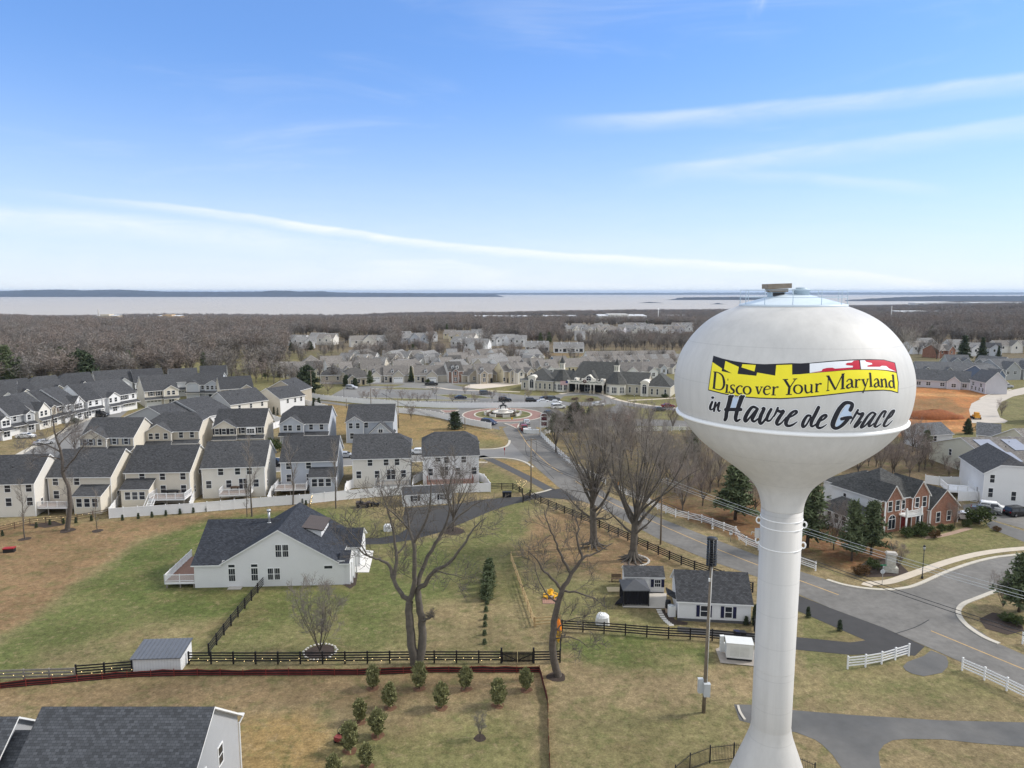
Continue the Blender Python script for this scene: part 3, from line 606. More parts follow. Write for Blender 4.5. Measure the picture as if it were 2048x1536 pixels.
serif = [
 (A, [(290, 410, 38), (262, 712, 38)]), (A, [(255, 406, 12), (340, 420, 14), (420, 480, 28), (452, 600, 40), (438, 690, 32), (390, 738, 18), (320, 733, 14), (235, 708, 12)]),
 dot(A, 523, 552, 18), (A, [(510, 645, 32), (497, 790, 32)]), (A, [(470, 787, 10), (545, 800, 10)]), (A, [(485, 648, 12), (515, 642, 12)]),
 (A, [(645, 680, 12), (640, 656, 14), (610, 650, 14), (578, 670, 22), (588, 712, 30), (625, 745, 36), (635, 780, 30), (600, 806, 16), (555, 795, 14), (547, 762, 12)]),
 (A, [(790, 692, 28), (770, 668, 14), (725, 675, 20), (688, 720, 32), (690, 775, 34), (725, 815, 22), (770, 810, 12), (788, 796, 8)]),
 ell(A, 880, 750, 65, 72), (A, [(1058, 688, 34), (1090, 818, 26)]), (A, [(1150, 690, 12), (1092, 826, 14)]), (A, [(1030, 683, 10), (1095, 688, 10)]), (A, [(1125, 685, 10), (1175, 690, 10)]),
 (A, [(1195, 742, 10), (1308, 720, 12), (1292, 684, 22), (1248, 672, 14), (1203, 715, 30), (1192, 780, 34), (1220, 823, 24), (1265, 826, 12), (1300, 800, 8)]),
 (A, [(1376, 682, 34), (1366, 832, 34)]), (A, [(1330, 836, 10), (1410, 838, 10)]), (A, [(1385, 722, 10), (1420, 692, 14), (1448, 690, 28), (1460, 700, 22)]), (A, [(1345, 692, 10), (1378, 682, 12)]),
 (A, [(1580, 556, 42), (1665, 692, 42)]), (A, [(1775, 546, 14), (1677, 692, 16)]), (A, [(1667, 680, 42), (1650, 825, 42)]), (A, [(1598, 830, 12), (1710, 825, 12)]), (A, [(1540, 552, 12), (1640, 548, 12)]), (A, [(1730, 541, 12), (1810, 537, 12)]),
 ell(A, 1825, 730, 75, 80, 36), (B, [(100, 652, 30), (100, 740, 34), (125, 793, 28), (170, 788, 12), (205, 758, 10)]), (B, [(215, 642, 30), (211, 795, 34)]), (B, [(75, 652, 10), (110, 648, 10)]), (B, [(187, 642, 10), (220, 640, 10)]), (B, [(208, 800, 10), (245, 790, 10)]),
 (B, [(310, 627, 36), (305, 780, 36)]), (B, [(320, 668, 10), (350, 632, 14), (385, 630, 28), (402, 632, 20)]), (B, [(275, 783, 10), (350, 776, 10)]), (B, [(280, 636, 10), (312, 627, 12)]),
 (B, [(525, 490, 12), (515, 755, 13)]), (B, [(522, 487, 44), (655, 738, 34)]), (B, [(655, 740, 14), (790, 455, 14)]), (B, [(796, 452, 42), (790, 715, 42)]), (B, [(485, 487, 12), (545, 481, 12)]), (B, [(485, 760, 10), (545, 752, 10)]), (B, [(770, 450, 12), (830, 443, 12)]), (B, [(748, 728, 12), (835, 715, 12)]),
 (B, [(865, 590, 18), (893, 556, 14), (930, 545, 18), (960, 575, 34), (965, 675, 34), (1000, 694, 12)]), (B, [(955, 620, 10), (900, 642, 18), (868, 680, 32), (888, 708, 28), (930, 700, 12), (955, 675, 10)]),
 (B, [(1045, 547, 34), (1040, 690, 34)]), (B, [(1055, 582, 10), (1083, 553, 14), (1108, 555, 28), (1120, 560, 20)]), (B, [(1012, 700, 10), (1082, 692, 10)]), (B, [(1015, 555, 10), (1045, 547, 10)]),
 (B, [(1165, 552, 32), (1212, 675, 28)]), (B, [(1260, 545, 12), (1215, 680, 12), (1178, 765, 18), (1165, 800, 22)]), (B, [(1135, 552, 10), (1200, 546, 10)]), (B, [(1235, 543, 10), (1280, 538, 10)]),
 (B, [(1302, 428, 34), (1320, 678, 34)]), (B, [(1288, 684, 10), (1352, 678, 10)]), (B, [(1278, 434, 10), (1305, 424, 14)]),
 (B, [(1378, 568, 16), (1408, 537, 14), (1438, 545, 24), (1455, 590, 32), (1460, 655, 32), (1492, 682, 12)]), (B, [(1450, 602, 10), (1402, 625, 18), (1382, 662, 28), (1400, 688, 26), (1435, 680, 12), (1455, 655, 10)]),
 (B, [(1512, 540, 30), (1525, 682, 30)]), (B, [(1525, 572, 10), (1560, 542, 14), (1588, 560, 28), (1605, 684, 30)]), (B, [(1492, 692, 10), (1552, 685, 10)]), (B, [(1578, 693, 10), (1640, 690, 10)]), (B, [(1490, 546, 10), (1515, 538, 10)]),
 (B, [(1722, 592, 10), (1688, 572, 18), (1656, 612, 28), (1662, 668, 30), (1692, 698, 22), (1728, 688, 10)]), (B, [(1726, 464, 32), (1745, 702, 32)]), (B, [(1742, 713, 10), (1772, 709, 10)]), (B, [(1700, 472, 10), (1730, 458, 12)]),
]
iy = [i for i, q in enumerate(serif) if q[1][0][:2] in ((1580, 556), (525, 490))]
for q in (serif[:iy[0]], serif[iy[0]:iy[1]], serif[iy[1]:]): strokes('lettering', q, .022, paint_b, ban, .22, False)
scr = [
 dot(A, 242, 885, 25), (A, [(235, 962, 40), (202, 1040, 48), (196, 1098, 38), (232, 1106, 22), (268, 1060, 16)]), (A, [(297, 972, 38), (278, 1060, 44), (266, 1138, 34)]),
 (A, [(282, 1085, 18), (330, 1010, 22), (368, 972, 34), (350, 1040, 44), (342, 1108, 38), (364, 1138, 28), (386, 1118, 16)]),
 (A, [(578, 868, 84), (542, 1010, 80), (502, 1150, 70), (490, 1250, 68), (468, 1302, 56)]), (A, [(785, 872, 84), (735, 1010, 80), (690, 1150, 72), (667, 1268, 66), (688, 1318, 46), (750, 1288, 30)]),
 (A, [(478, 1106, 60), (770, 1106, 62)]), (A, [(545, 868, 44), (622, 856, 40)]), (A, [(745, 880, 40), (825, 858, 40)]),
 (A, [(1075, 1090, 40), (985, 1058, 50), (900, 1150, 66), (842, 1270, 70), (852, 1325, 50), (905, 1285, 36), (990, 1180, 30), (1070, 1090, 40)]), (A, [(1072, 1095, 56), (1005, 1220, 64), (975, 1290, 58), (1012, 1328, 38), (1085, 1275, 28)]),
 (A, [(1172, 1092, 60), (1195, 1092, 60), (1135, 1220, 70), (1112, 1325, 66), (1140, 1368, 46), (1210, 1300, 40), (1280, 1190, 46), (1328, 1098, 52)]), (A, [(1328, 1098, 52), (1262, 1220, 60), (1252, 1306, 44), (1308, 1308, 30), (1372, 1225, 24)]),
 (A, [(1452, 1072, 40), (1420, 1150, 44), (1375, 1235, 26)]), (A, [(1432, 1115, 48), (1495, 1145, 52), (1560, 1135, 52), (1485, 1240, 66), (1430, 1340, 66), (1450, 1388, 44), (1520, 1350, 30), (1605, 1245, 20)]),
 (A, [(1640, 1262, 26), (1740, 1212, 34), (1802, 1155, 46), (1772, 1130, 40), (1692, 1180, 54), (1622, 1290, 72), (1600, 1370, 66), (1640, 1408, 50), (1720, 1390, 38), (1812, 1330, 14)]),
 (B, [(195, 1222, 40), (135, 1222, 46), (72, 1310, 60), (45, 1400, 60), (72, 1428, 40), (130, 1370, 30), (200, 1240, 30)]), (B, [(345, 1062, 62), (282, 1190, 66), (217, 1320, 64), (206, 1398, 54), (240, 1415, 34), (302, 1368, 24)]),
 (B, [(350, 1332, 26), (440, 1282, 34), (490, 1225, 46), (460, 1206, 40), (392, 1250, 52), (332, 1360, 68), (320, 1420, 60), (360, 1448, 44), (420, 1430, 30), (492, 1382, 12)]),
 (B, [(930, 1118, 72), (958, 1060, 72), (965, 1005, 64), (905, 978, 58), (822, 995, 70), (722, 1110, 84), (642, 1270, 90), (606, 1380, 88), (626, 1438, 68), (690, 1450, 54), (790, 1390, 60), (880, 1290, 66), (920, 1245, 40)]), (B, [(765, 1282, 56), (850, 1262, 60), (945, 1252, 56)]),
 (B, [(1075, 1112, 38), (1010, 1225, 40), (925, 1378, 12)]), (B, [(1055, 1165, 42), (1110, 1192, 48), (1172, 1180, 48), (1095, 1300, 56), (1022, 1408, 56), (1010, 1432, 38), (1062, 1408, 26), (1135, 1325, 20)]),
 (B, [(1400, 1190, 40), (1340, 1160, 36), (1262, 1220, 44), (1182, 1340, 54), (1132, 1428, 52), (1155, 1436, 32), (1222, 1388, 28), (1390, 1190, 30)]), (B, [(1395, 1190, 46), (1312, 1320, 50), (1272, 1400, 46), (1300, 1415, 30), (1372, 1358, 20)]),
 (B, [(1545, 1245, 36), (1572, 1180, 36), (1590, 1142, 34), (1542, 1142, 38), (1462, 1250, 46), (1392, 1380, 50), (1382, 1418, 42), (1420, 1424, 28), (1502, 1368, 16)]),
 (B, [(1600, 1292, 20), (1690, 1230, 28), (1742, 1140, 34), (1740, 1117, 26), (1692, 1150, 38), (1602, 1290, 48), (1552, 1390, 46), (1572, 1418, 34), (1632, 1388, 22), (1712, 1308, 10)]),
]
scl = strokes('script_lettering', scr, .034, paint_b, tw, .2)
strokes('white_outline', scr, .020, mat('sign_halo', (.86, .86, .86), rough=.5, var=.02), scl, 1.5)
for q_ in [[A(628, 885), A(722, 893), A(662, 1072), A(572, 1075)], [B(905, 1005), B(925, 1040), B(890, 1140), B(950, 1165), B(960, 1225), B(770, 1235), B(745, 1310), B(820, 1310), B(700, 1430), B(665, 1425), B(660, 1370), B(740, 1200), B(840, 1040)]]: patch('blue_fill', [q_], .030, paint_bl, scl)
# ------------------------------------------------------------------ roads, paths and paving (sheets a few mm apart)
asph = mat('asphalt', (.152, .144, .132), rough=.92, var=.22, scale=1.1, kind='blot', p=.16, col2=(.185, .175, .160))
asph_new = mat('new_asphalt', (.056, .054, .053), rough=.9, var=.15, scale=.7)
asph_old = mat('old_asphalt', (.145, .14, .132), rough=.95, var=.16, scale=.5, kind='blot', p=.12, col2=(.105, .104, .102))
brickpave = mat('brick_paving', (.26, .155, .13), rough=.9, var=.2, scale=1.5)
kerb_m = mat('kerb_concrete', (.50, .46, .39), rough=.9, var=.14, scale=1.2)
walk_m = mat('pavement_concrete', (.53, .46, .37), rough=.9, var=.12, scale=.8)
linepaint = mat('road_line_paint', (.50, .33, .14), rough=.8, var=.25, scale=1.2)
island_t = mat('island_turf', (.17, .145, .065), rough=1, var=.25, scale=1.5, kind='blot', p=.3, col2=(.10, .11, .04))
bed_m = mat('mulch', (.055, .040, .032), rough=1, var=.35, scale=3)
def sheet(name, pts, z, m, raw=False):
 P = [Vector((p[0], p[1], 0)) for p in pts] if raw else [G(*p) for p in pts]
 bm = bmesh.new(); f = bm.faces.new([bm.verts.new((p.x, p.y, z)) for p in P]); f.normal_update()
 if f.normal.z < 0: f.normal_flip()
 bmesh.ops.triangulate(bm, faces=bm.faces[:]); me = bpy.data.meshes.new(name); bm.to_mesh(me); bm.free(); me.materials.append(m)
 return tag(obj(name, me), kind='structure')
def circ(c, r, n=64): return [(c.x + r * math.cos(2 * math.pi * i / n), c.y + r * math.sin(2 * math.pi * i / n)) for i in range(n)]
def smooth_px(pts, k=5):
 """Catmull-Rom on the ground through photo points -> world xy"""
 w_ = [(*G(*p)[:2], 0) for p in pts]
 return [(q[0], q[1]) for q in cat(w_, k)]
def offset_path(W, d):
 W = np.array(W); t = np.gradient(W, axis=0); t /= np.maximum(np.linalg.norm(t, axis=1)[:, None], 1e-9)
 return W + np.stack([-t[:, 1], t[:, 0]], 1) * d
def ribbon(name, W, wd, z, m, h=0.0):
 """strip along a world path; h > 0 gives a raised kerb"""
 a = offset_path(W, wd / 2); b = offset_path(W, -wd / 2); mb = MB(); k = len(W)
 if h == 0:
  mb.add([(*p, z) for p in a] + [(*p, z) for p in b], [(i, k + i, k + i + 1, i + 1) for i in range(k - 1)])
 else:
  vs = []
  for i in range(k): vs += [(*a[i], -.05), (*a[i], z + h), (*b[i], z + h), (*b[i], -.05)]
  mb.add(vs, [(4 * i + j, 4 * i + 4 + j, 4 * i + 5 + j, 4 * i + 1 + j) for i in range(k - 1) for j in range(3)])
  mb.add([vs[q] for q in (0, 1, 2, 3)] + [vs[4 * k - 4 + q] for q in (0, 1, 2, 3)], [(0, 1, 2, 3), (7, 6, 5, 4)])
 return struct(name, mb, m)
Z1, Z2, Z3, Z4, Z5 = .02, .026, .032, .038, .044
up = [(1077, 862), (1095, 880), (1131, 916), (1162, 942), (1218, 993), (1319, 1036), (1416, 1074), (1517, 1112), (1600, 1143), (1654, 1160), (1730, 1178)]
sheet('main_road', up + [(1810, 1190), (1925, 1240), (1998, 1288), (2048, 1310), (2300, 1418), (2300, 1490), (2048, 1379), (1921, 1324), (1850, 1292), (1768, 1256), (1660, 1216), (1600, 1190), (1517, 1155), (1421, 1122), (1319, 1079), (1276, 1056), (1202, 1016), (1162, 1002), (1115, 973), (1068, 931), (1020, 884), (1005, 857), (1030, 846), (1065, 846)], Z2, asph)
rs_up = [(1654, 1160), (1687, 1170), (1727, 1177), (1768, 1180), (1800, 1178), (1834, 1170), (1901, 1141), (1968, 1120), (2035, 1110), (2200, 1095)]
rs_dn = [(2200, 1135), (2060, 1165), (1998, 1181), (1955, 1197), (1928, 1208), (1917, 1221), (1921, 1237), (1939, 1256), (1968, 1275), (1998, 1288)]
sheet('side_road', rs_up + rs_dn, Z1, asph)
ribbon('kerb', smooth_px(rs_up), .55, Z2, kerb_m, .09); ribbon('kerb', smooth_px(rs_dn), .6, Z2, kerb_m, .09)
ribbon('pavement', smooth_px([(1733, 1172), (1741, 1167), (1781, 1163), (1834, 1145), (1901, 1122), (1968, 1106), (2048, 1097), (2180, 1090)]), 1.35, Z3, walk_m)
sheet('driveway', [(1600, 1192), (1660, 1216), (1768, 1256), (1850, 1293), (1830, 1312), (1775, 1307), (1702, 1310), (1596, 1300), (1512, 1284), (1355, 1264), (1355, 1253), (1512, 1267), (1599, 1275), (1700, 1285), (1731, 1281), (1600, 1224), (1540, 1200), (1545, 1170)], Z1, asph_new)
sheet('asphalt_patch', [(1806, 1333), (1815, 1324), (1848, 1312), (1862, 1301), (1892, 1313), (1897, 1325), (1895, 1335), (1884, 1346), (1848, 1353), (1825, 1348), (1811, 1341)], Z3, asph_old)
sheet('tower_drive', [(1468, 1409), (1508, 1410), (1592, 1421), (1702, 1430), (1884, 1441), (2048, 1445), (2300, 1450), (2300, 1510), (2048, 1494), (1957, 1487), (1884, 1479), (1811, 1478), (1785, 1481), (1768, 1490), (1757, 1505), (1760, 1530), (1785, 1600), (1830, 1700), (1730, 1700), (1700, 1580), (1683, 1536), (1665, 1510), (1645, 1490), (1629, 1479), (1592, 1465), (1505, 1448), (1479, 1441)], Z1, asph_old)
ribbon('kerb', smooth_px([(1476, 1412), (1480, 1425), (1490, 1441)]), .22, Z2, kerb_m, .09)
sheet('village_street', [(1055, 925), (1016, 917), (960, 917), (820, 925), (700, 932), (540, 945), (300, 950), (180, 960), (80, 975), (-40, 985), (-40, 930), (20, 915), (110, 870), (150, 850), (190, 835), (225, 815), (250, 806), (275, 806), (240, 835), (205, 860), (165, 890), (150, 912), (300, 925), (400, 924), (540, 917), (690, 908), (820, 905), (900, 900), (989, 899), (1012, 894), (1022, 884), (1060, 920)], Z1, mat('street_asphalt', (.205, .198, .188), rough=.95, var=.08, scale=.4))
ribbon('kerb', smooth_px([(1019, 881), (1018, 887), (1010, 894), (989, 898), (960, 899), (900, 900), (820, 905), (690, 908), (540, 917)]), .6, Z2, kerb_m, .09)
ribbon('kerb', smooth_px([(1066, 935), (1048, 924), (1016, 917), (960, 917), (820, 925), (700, 932), (540, 945)]), .6, Z2, kerb_m, .09)
ribbon('kerb', smooth_px([(22, 918), (60, 897), (110, 871), (150, 850), (190, 833)]), 1.5, Z2, kerb_m, .07)
ribbon('pavement', smooth_px([(940, 924), (975, 925)]), 1.2, Z3, walk_m)
ribbon('footpath', smooth_px([(960, 912), (985, 921), (1020, 938), (1060, 958), (1102, 981)]), 2.3, Z1, mat('path_asphalt', (.085, .083, .082), rough=.95, var=.12))
sheet('farm_driveway', [(1104, 980), (1048, 993), (1010, 995), (960, 1000), (905, 1009), (810, 1016), (806, 1035), (813, 1058), (797, 1069), (758, 1076), (700, 1077), (700, 1090), (771, 1088), (824, 1080), (876, 1066), (929, 1045), (982, 1022), (1020, 1010), (1048, 1003), (1081, 995), (1120, 998), (1162, 1003), (1160, 990), (1130, 975)], Z1, asph_new)
ribbon('kerb', smooth_px([(1062, 989), (1085, 984), (1102, 979)]), .5, Z2, kerb_m, .06)
rc = G(1006, 829.5)
sheet('roundabout', circ(rc, 20.5), Z3, asph, True)
sheet('brick_apron', circ(rc, 13.2), Z4, brickpave, True)
sheet('roundabout_lawn', circ(rc, 9.2), .15, island_t, True)
def ring(name, c, r, wd, z, h, m):
 W = [(c.x + r * math.cos(2 * math.pi * i / 72), c.y + r * math.sin(2 * math.pi * i / 72)) for i in range(73)]
 return ribbon(name, W, wd, z, m, h)
ring('kerb', rc, 13.2, .45, Z4, .05, kerb_m); ring('kerb', rc, 9.3, .5, Z4, .14, kerb_m)
for tri in ([(1007, 847), (1022, 849), (1039, 847), (1036, 853), (1034, 858), (1022, 852)], [(880, 821), (900, 821.5), (917, 820.5), (905, 825), (890, 826)]):
 sheet('traffic_island', tri, .12, brickpave); ribbon('kerb', smooth_px(tri + tri[:1], 1), .4, Z4, kerb_m, .12)
sheet('upper_road', [(400, 770), (596, 795), (692, 808), (784, 815), (882, 817.5), (960, 817), (985, 822), (1000, 860), (982, 856), (942, 845.5), (900, 835), (850, 825), (784, 820), (708, 814), (647, 806.5), (560, 796), (400, 778)], Z1, asph)
sheet('cross_road', [(1040, 818), (1100, 822), (1150, 832), (1380, 842), (1480, 846), (1480, 858), (1380, 853), (1110, 851), (1085, 856), (1050, 850)], Z1, asph)
park_m = mat('parking_asphalt', (.175, .170, .162), rough=.95, var=.08, scale=.3, kind='blot', p=.04, col2=(.21, .203, .19))
sheet('parking_lot', [(662, 791), (690, 776), (735, 771), (790, 773), (830, 765), (895, 767), (960, 781), (1050, 791), (1090, 792), (1135, 797), (1140, 806), (1110, 812), (1000, 806), (900, 806), (800, 806), (740, 802)], Z1, park_m)
for isl in ([(742, 778), (800, 775), (880, 779), (820, 780)], [(870, 790), (940, 789), (990, 797), (900, 796)], [(720, 795), (800, 797), (900, 800), (960, 802), (800, 802)]):
 sheet('parking_island', isl, .1, island_t); ribbon('kerb', smooth_px(isl + isl[:1], 1), .35, Z3, kerb_m, .1)
mb = MB()
for i in range(22):
 a = G(850 + i * 7.5, 803); b = G(849 + i * 7.5, 806); mb.bar((a.x, a.y, Z2 + .002), (b.x, b.y, Z2 + .002), .12, .004)
struct('parking_markings', mb, mat('white_line', (.34, .34, .33), rough=.9, var=.3))
sheet('back_street', [(640, 762), (735, 762), (840, 762), (900, 764.5), (960, 764), (1045, 764), (1045, 769), (960, 769), (900, 769), (800, 769), (735, 769), (640, 768)], Z2, park_m)
ribbon('pavement', smooth_px([(852, 774), (880, 776), (900, 779), (935, 781), (985, 782), (1040, 784)]), 1.6, Z3, walk_m)
sheet('club_terrace', [(925, 775), (940, 769), (985, 766), (1045, 763), (1045, 768), (1000, 774), (960, 778)], Z3, mat('terrace_paving', (.56, .49, .41), rough=.9, var=.08))
cc = G(1163, 798)
sheet('club_drive', [(1094, 800), (1112, 790), (1135, 785), (1165, 783.5), (1200, 786), (1222, 793), (1250, 803), (1300, 810), (1380, 818), (1380, 823), (1290, 817), (1225, 808), (1180, 812), (1110, 812)], Z2, park_m)
sheet('drive_lawn', [(1118, 801), (1128, 793), (1165, 790), (1195, 794), (1205, 800), (1180, 804), (1140, 805)], .1, island_t)
ribbon('pavement', smooth_px([(1120, 788), (1150, 784.5), (1185, 785), (1210, 790), (1230, 798)]), 2.0, Z3, walk_m)
ribbon('pavement', smooth_px([(1225, 797), (1260, 805), (1310, 812), (1360, 817)]), 1.8, Z3, walk_m)
ribbon('pavement', smooth_px([(1255, 801), (1300, 799), (1350, 796), (1390, 793)]), 1.8, Z3, walk_m)
sheet('site_road', [(1943, 807), (1976, 791), (2020, 781), (2060, 772), (2060, 786), (2026, 793), (2003, 804), (1994, 820), (2000, 835), (2016, 842), (2009, 846), (1944, 846), (1938, 820)], Z2, mat('site_concrete', (.47, .42, .36), rough=.95, var=.12, scale=.3))
ribbon('kerb', smooth_px([(2022, 779), (2000, 785), (1977, 790), (1960, 798)]), .7, Z3, kerb_m, .1)
sheet('parking_pad', [(1925, 1010), (1985, 1000), (2060, 1002), (2240, 1030), (2240, 1100), (2048, 1058), (1985, 1040), (1930, 1034)], Z1, asph)
sheet('house_driveway', [(1972, 1047), (1985, 1042), (2048, 1062), (2160, 1090), (2160, 1105), (2048, 1084), (1980, 1057)], Z2, asph_old)
ribbon('footpath', smooth_px([(1846, 1076), (1880, 1072), (1912, 1064), (1940, 1056)]), 1.0, Z1, mat('brick_path', (.34, .235, .175), rough=.9, var=.15))
sheet('patio', [(1244, 1212), (1256, 1186), (1333, 1188), (1332, 1218), (1246, 1216)], .10, mat('patio_concrete', (.52, .48, .42), rough=.9, var=.08))
sheet('garden_bed', [(1316, 1220), (1336, 1220), (1350, 1240), (1376, 1245), (1374, 1250), (1340, 1250), (1322, 1238)], Z2, bed_m)
sheet('entrance_walk', [(727, 1100), (747, 1102), (744, 1120), (738, 1145), (704, 1145), (712, 1130)], Z3, mat('white_concrete', (.66, .64, .60), rough=.9, var=.06))
sheet('garden_bed', [(690, 1150), (716, 1146), (712, 1170), (700, 1178), (686, 1170)], Z2, bed_m)
sheet('equipment_pad', [(1431, 1299), (1446, 1293), (1524, 1303), (1526, 1335), (1441, 1327)], .08, mat('pad_concrete', (.34, .30, .26), rough=.95, var=.2))
sheet('garden_bed', [(1705, 1140), (1740, 1118), (1790, 1118), (1818, 1145), (1790, 1153), (1735, 1155)], Z2, bed_m)
sheet('garden_bed', [(1958, 1238), (1985, 1225), (2040, 1235), (2048, 1262), (2015, 1270), (1972, 1258)], Z2, bed_m)
sheet('garden_bed', [(50, 1050), (110, 1043), (130, 1050), (90, 1056)], Z2, bed_m)
# orange centre line: solid up to the junctions, as painted
lp = [[(2250, 1422), (2048, 1339), (1862, 1262)], [(1677, 1190), (1604, 1163), (1517, 1131), (1411, 1089), (1296, 1039), (1215, 1002), (1150, 962)], [(1125, 948), (1100, 931), (1077, 911), (1057, 891), (1044, 872), (1035, 858)]]
for q in lp: ribbon('road_line', smooth_px(q), .17, Z3 + .004, linepaint)
tar = mat('tar', (.035, .035, .037), rough=.8)
for q in ([(1790, 1268), (1830, 1255), (1858, 1240)], [(1060, 893), (1078, 925), (1108, 958)], [(1098, 905), (1128, 910), (1150, 930)]): ribbon('tar_seam', smooth_px(q), .12, Z3 + .003, tar)
# ------------------------------------------------------------------ fences
blk = mat('black_fence_paint', (.016, .015, .016), rough=.6, var=.3, scale=3)
wht = mat('white_vinyl', (.80, .80, .80), rough=.45, var=.03)
rawwood = mat('new_timber', (.52, .37, .19), rough=.85, var=.2, scale=4)
oldwood = mat('grey_timber', (.26, .235, .205), rough=.9, var=.25, scale=3)
brnwood = mat('brown_timber', (.115, .075, .05), rough=.9, var=.25, scale=3)
POSTS = {}
def resample(W, step):
 W = np.array(W, float); s = np.r_[0, np.cumsum(np.linalg.norm(np.diff(W, axis=0), axis=1))]; n = max(1, round(s[-1] / step))
 t = np.linspace(0, s[-1], n + 1); return np.stack([np.interp(t, s, W[:, 0]), np.interp(t, s, W[:, 1])], 1)
def post_mesh(h, wd, m, cap):
 k = (h, wd, m.name, cap)
 if k not in POSTS:
  mb = MB(); mb.box(-wd / 2, wd / 2, -wd / 2, wd / 2, -.1, h)
  if cap:
   w2 = wd * .66; mb.box(-w2, w2, -w2, w2, h, h + .03); mb.add([(-w2, -w2, h + .03), (w2, -w2, h + .03), (w2, w2, h + .03), (-w2, w2, h + .03), (0, 0, h + .1)], [(0, 1, 4), (1, 2, 4), (2, 3, 4), (3, 0, 4)])
  POSTS[k] = mb.mesh('post', m)
 return POSTS[k]
def fence(label, pts, m, h=1.35, rails=4, step=2.4, wd=.14, style='rail', name='rail_fence', group=None, cap=False, rail_h=.14, sm=True, raw=False):
 W = pts if raw else (smooth_px(pts, 4) if sm and len(pts) > 2 else [tuple(G(*p)[:2]) for p in pts])
 P = resample(W, step); o = P[0]
 t = thing(name, label, 'fence', (o[0], o[1], 0), 0, group)
 mb = MB()
 for i in range(len(P) - 1):
  a = P[i] - o; b = P[i + 1] - o
  if style == 'rail':
   for r in range(rails):
    z = h * (.96 if rails == 1 else (.28 + .66 * r / (rails - 1))) ; mb.bar((a[0], a[1], z), (b[0], b[1], z), .045, rail_h)
  elif style == 'panel':
   mb.bar((a[0], a[1], h * .5), (b[0], b[1], h * .5), .045, h * .94)
   mb.bar((a[0], a[1], h * .97), (b[0], b[1], h * .97), .09, .1); mb.bar((a[0], a[1], .12), (b[0], b[1], .12), .09, .12)
  elif style == 'picket':
   mb.bar((a[0], a[1], h * .9), (b[0], b[1], h * .9), .03, .04); mb.bar((a[0], a[1], .2), (b[0], b[1], .2), .03, .04)
   d = np.linalg.norm(b - a); k = max(2, int(d / .13))
   for j in range(k): q = a + (b - a) * (j + .5) / k; mb.box(q[0] - .011, q[0] + .011, q[1] - .011, q[1] + .011, .05, h)
 mb.build('rails' if style != 'panel' else 'panels', m, t)
 pm = post_mesh(h + .08, wd, m, cap)
 for i, p in enumerate(P[:100]):
  d = P[min(i + 1, len(P) - 1)] - P[max(i - 1, 0)]
  obj('post', pm, t, (p[0] - o[0], p[1] - o[1], 0), math.atan2(d[1], d[0]))
 return t
B4 = dict(m=blk, wd=.15)
gB = 'black four-rail fences'
fence('black four-rail fence running from the white metal-roofed shed to the picket gate', [(378, 1328), (620, 1328), (820, 1326), (1002, 1326)], group=gB, **B4)
fence('short black rail fence joining the picket gate to the leaning bare tree', [(1068, 1326), (1120, 1325)], group=gB, **B4)
fence('black rail fence climbing from the shed towards the white farmhouse gable', [(418, 1311), (470, 1242), (528, 1172)], group=gB, **B4)
fence('short black rail fence left of the white metal-roofed shed', [(153, 1355), (265, 1346)], group=gB, **B4)
fence('black rail fence behind the orange kayak at the leaning tree', [(1120, 1322), (1123, 1263)], group=gB, **B4)
fence('black rail fence crossing in front of the white garage and gazebo', [(1124, 1262), (1221, 1268), (1317, 1276), (1417, 1281), (1514, 1290)], group=gB, **B4)
fence('long black rail fence along the main road verge beside two big bare trees', [(1060, 994), (1081, 1007), (1112, 1020), (1224, 1067), (1291, 1098), (1369, 1133), (1440, 1158), (1505, 1185)], group=gB, **B4)
fence('short black rail fence behind the three wheelie bins', [(981, 980), (1028, 980), (1045, 991)], group=gB, **B4)
fence('short black rail fence tucked at the right end of the white garage', [(1506, 1240), (1511, 1286)], group=gB, **B4)
# picket gate
ga, gb_ = G(1003, 1326), G(1067, 1326); t = thing('picket_gate', 'black double picket gate with cross braces in the front fence', 'gate', ga)
v = gb_ - ga
for s in (0, 1):
 mb = MB(); a = v * (.02 + .49 * s); b = v * (.49 + .49 * s)
 for z in (.3, 1.05): mb.bar(a + Vector((0, 0, z)), b + Vector((0, 0, z)), .05, .1)
 mb.bar(a + Vector((0, .03, .3 if s else 1.05)), b + Vector((0, .03, 1.05 if s else .3)), .04, .09)
 for j in range(12): q = a + (b - a) * (j + .5) / 12; mb.box(q.x - .055, q.x + .055, q.y - .075, q.y - .05, .1, 1.35)
 mb.build('gate_leaf', blk, t)
for s in (0, 1): obj('post', post_mesh(1.75, .2, blk, False), t, v * s)
t = thing('farm_gate', 'black board gate standing open beside the farm driveway entrance', 'gate', G(1046, 1005)); v = G(1060, 996) - G(1046, 1005)
mb = MB()
for z in (.3, .6, .9, 1.2): mb.bar(Vector((0, 0, z)), v + Vector((0, 0, z)), .05, .2)
mb.build('boards', blk, t); obj('post', post_mesh(1.6, .2, blk, False), t, (0, 0, 0)); obj('post', post_mesh(1.6, .2, blk, False), t, v)
gW = 'white four-rail fences'
W4 = dict(m=wht, wd=.14, cap=True)
fence('long white four-rail fence curving along the far side of the main road', [(1238, 985), (1274, 1001), (1306, 1015), (1351, 1034), (1399, 1044), (1432, 1056), (1471, 1070)], group=gW, **W4)
fence('white four-rail fence stepping round a corner beside the tower shaft', [(1471, 1070), (1482, 1086), (1502, 1095), (1560, 1117), (1631, 1142)], group=gW, sm=False, **W4)
fence('white four-rail fence running down from the red village sign to the orange hydrant post', [(1082, 873), (1110, 901), (1151, 938), (1180, 954), (1211, 969)], group=gW, **W4)
fence('short white four-rail fence stretch beneath the dark pine by the village sign', [(1082, 873), (1095, 868), (1108, 864)], group=gW, **W4)
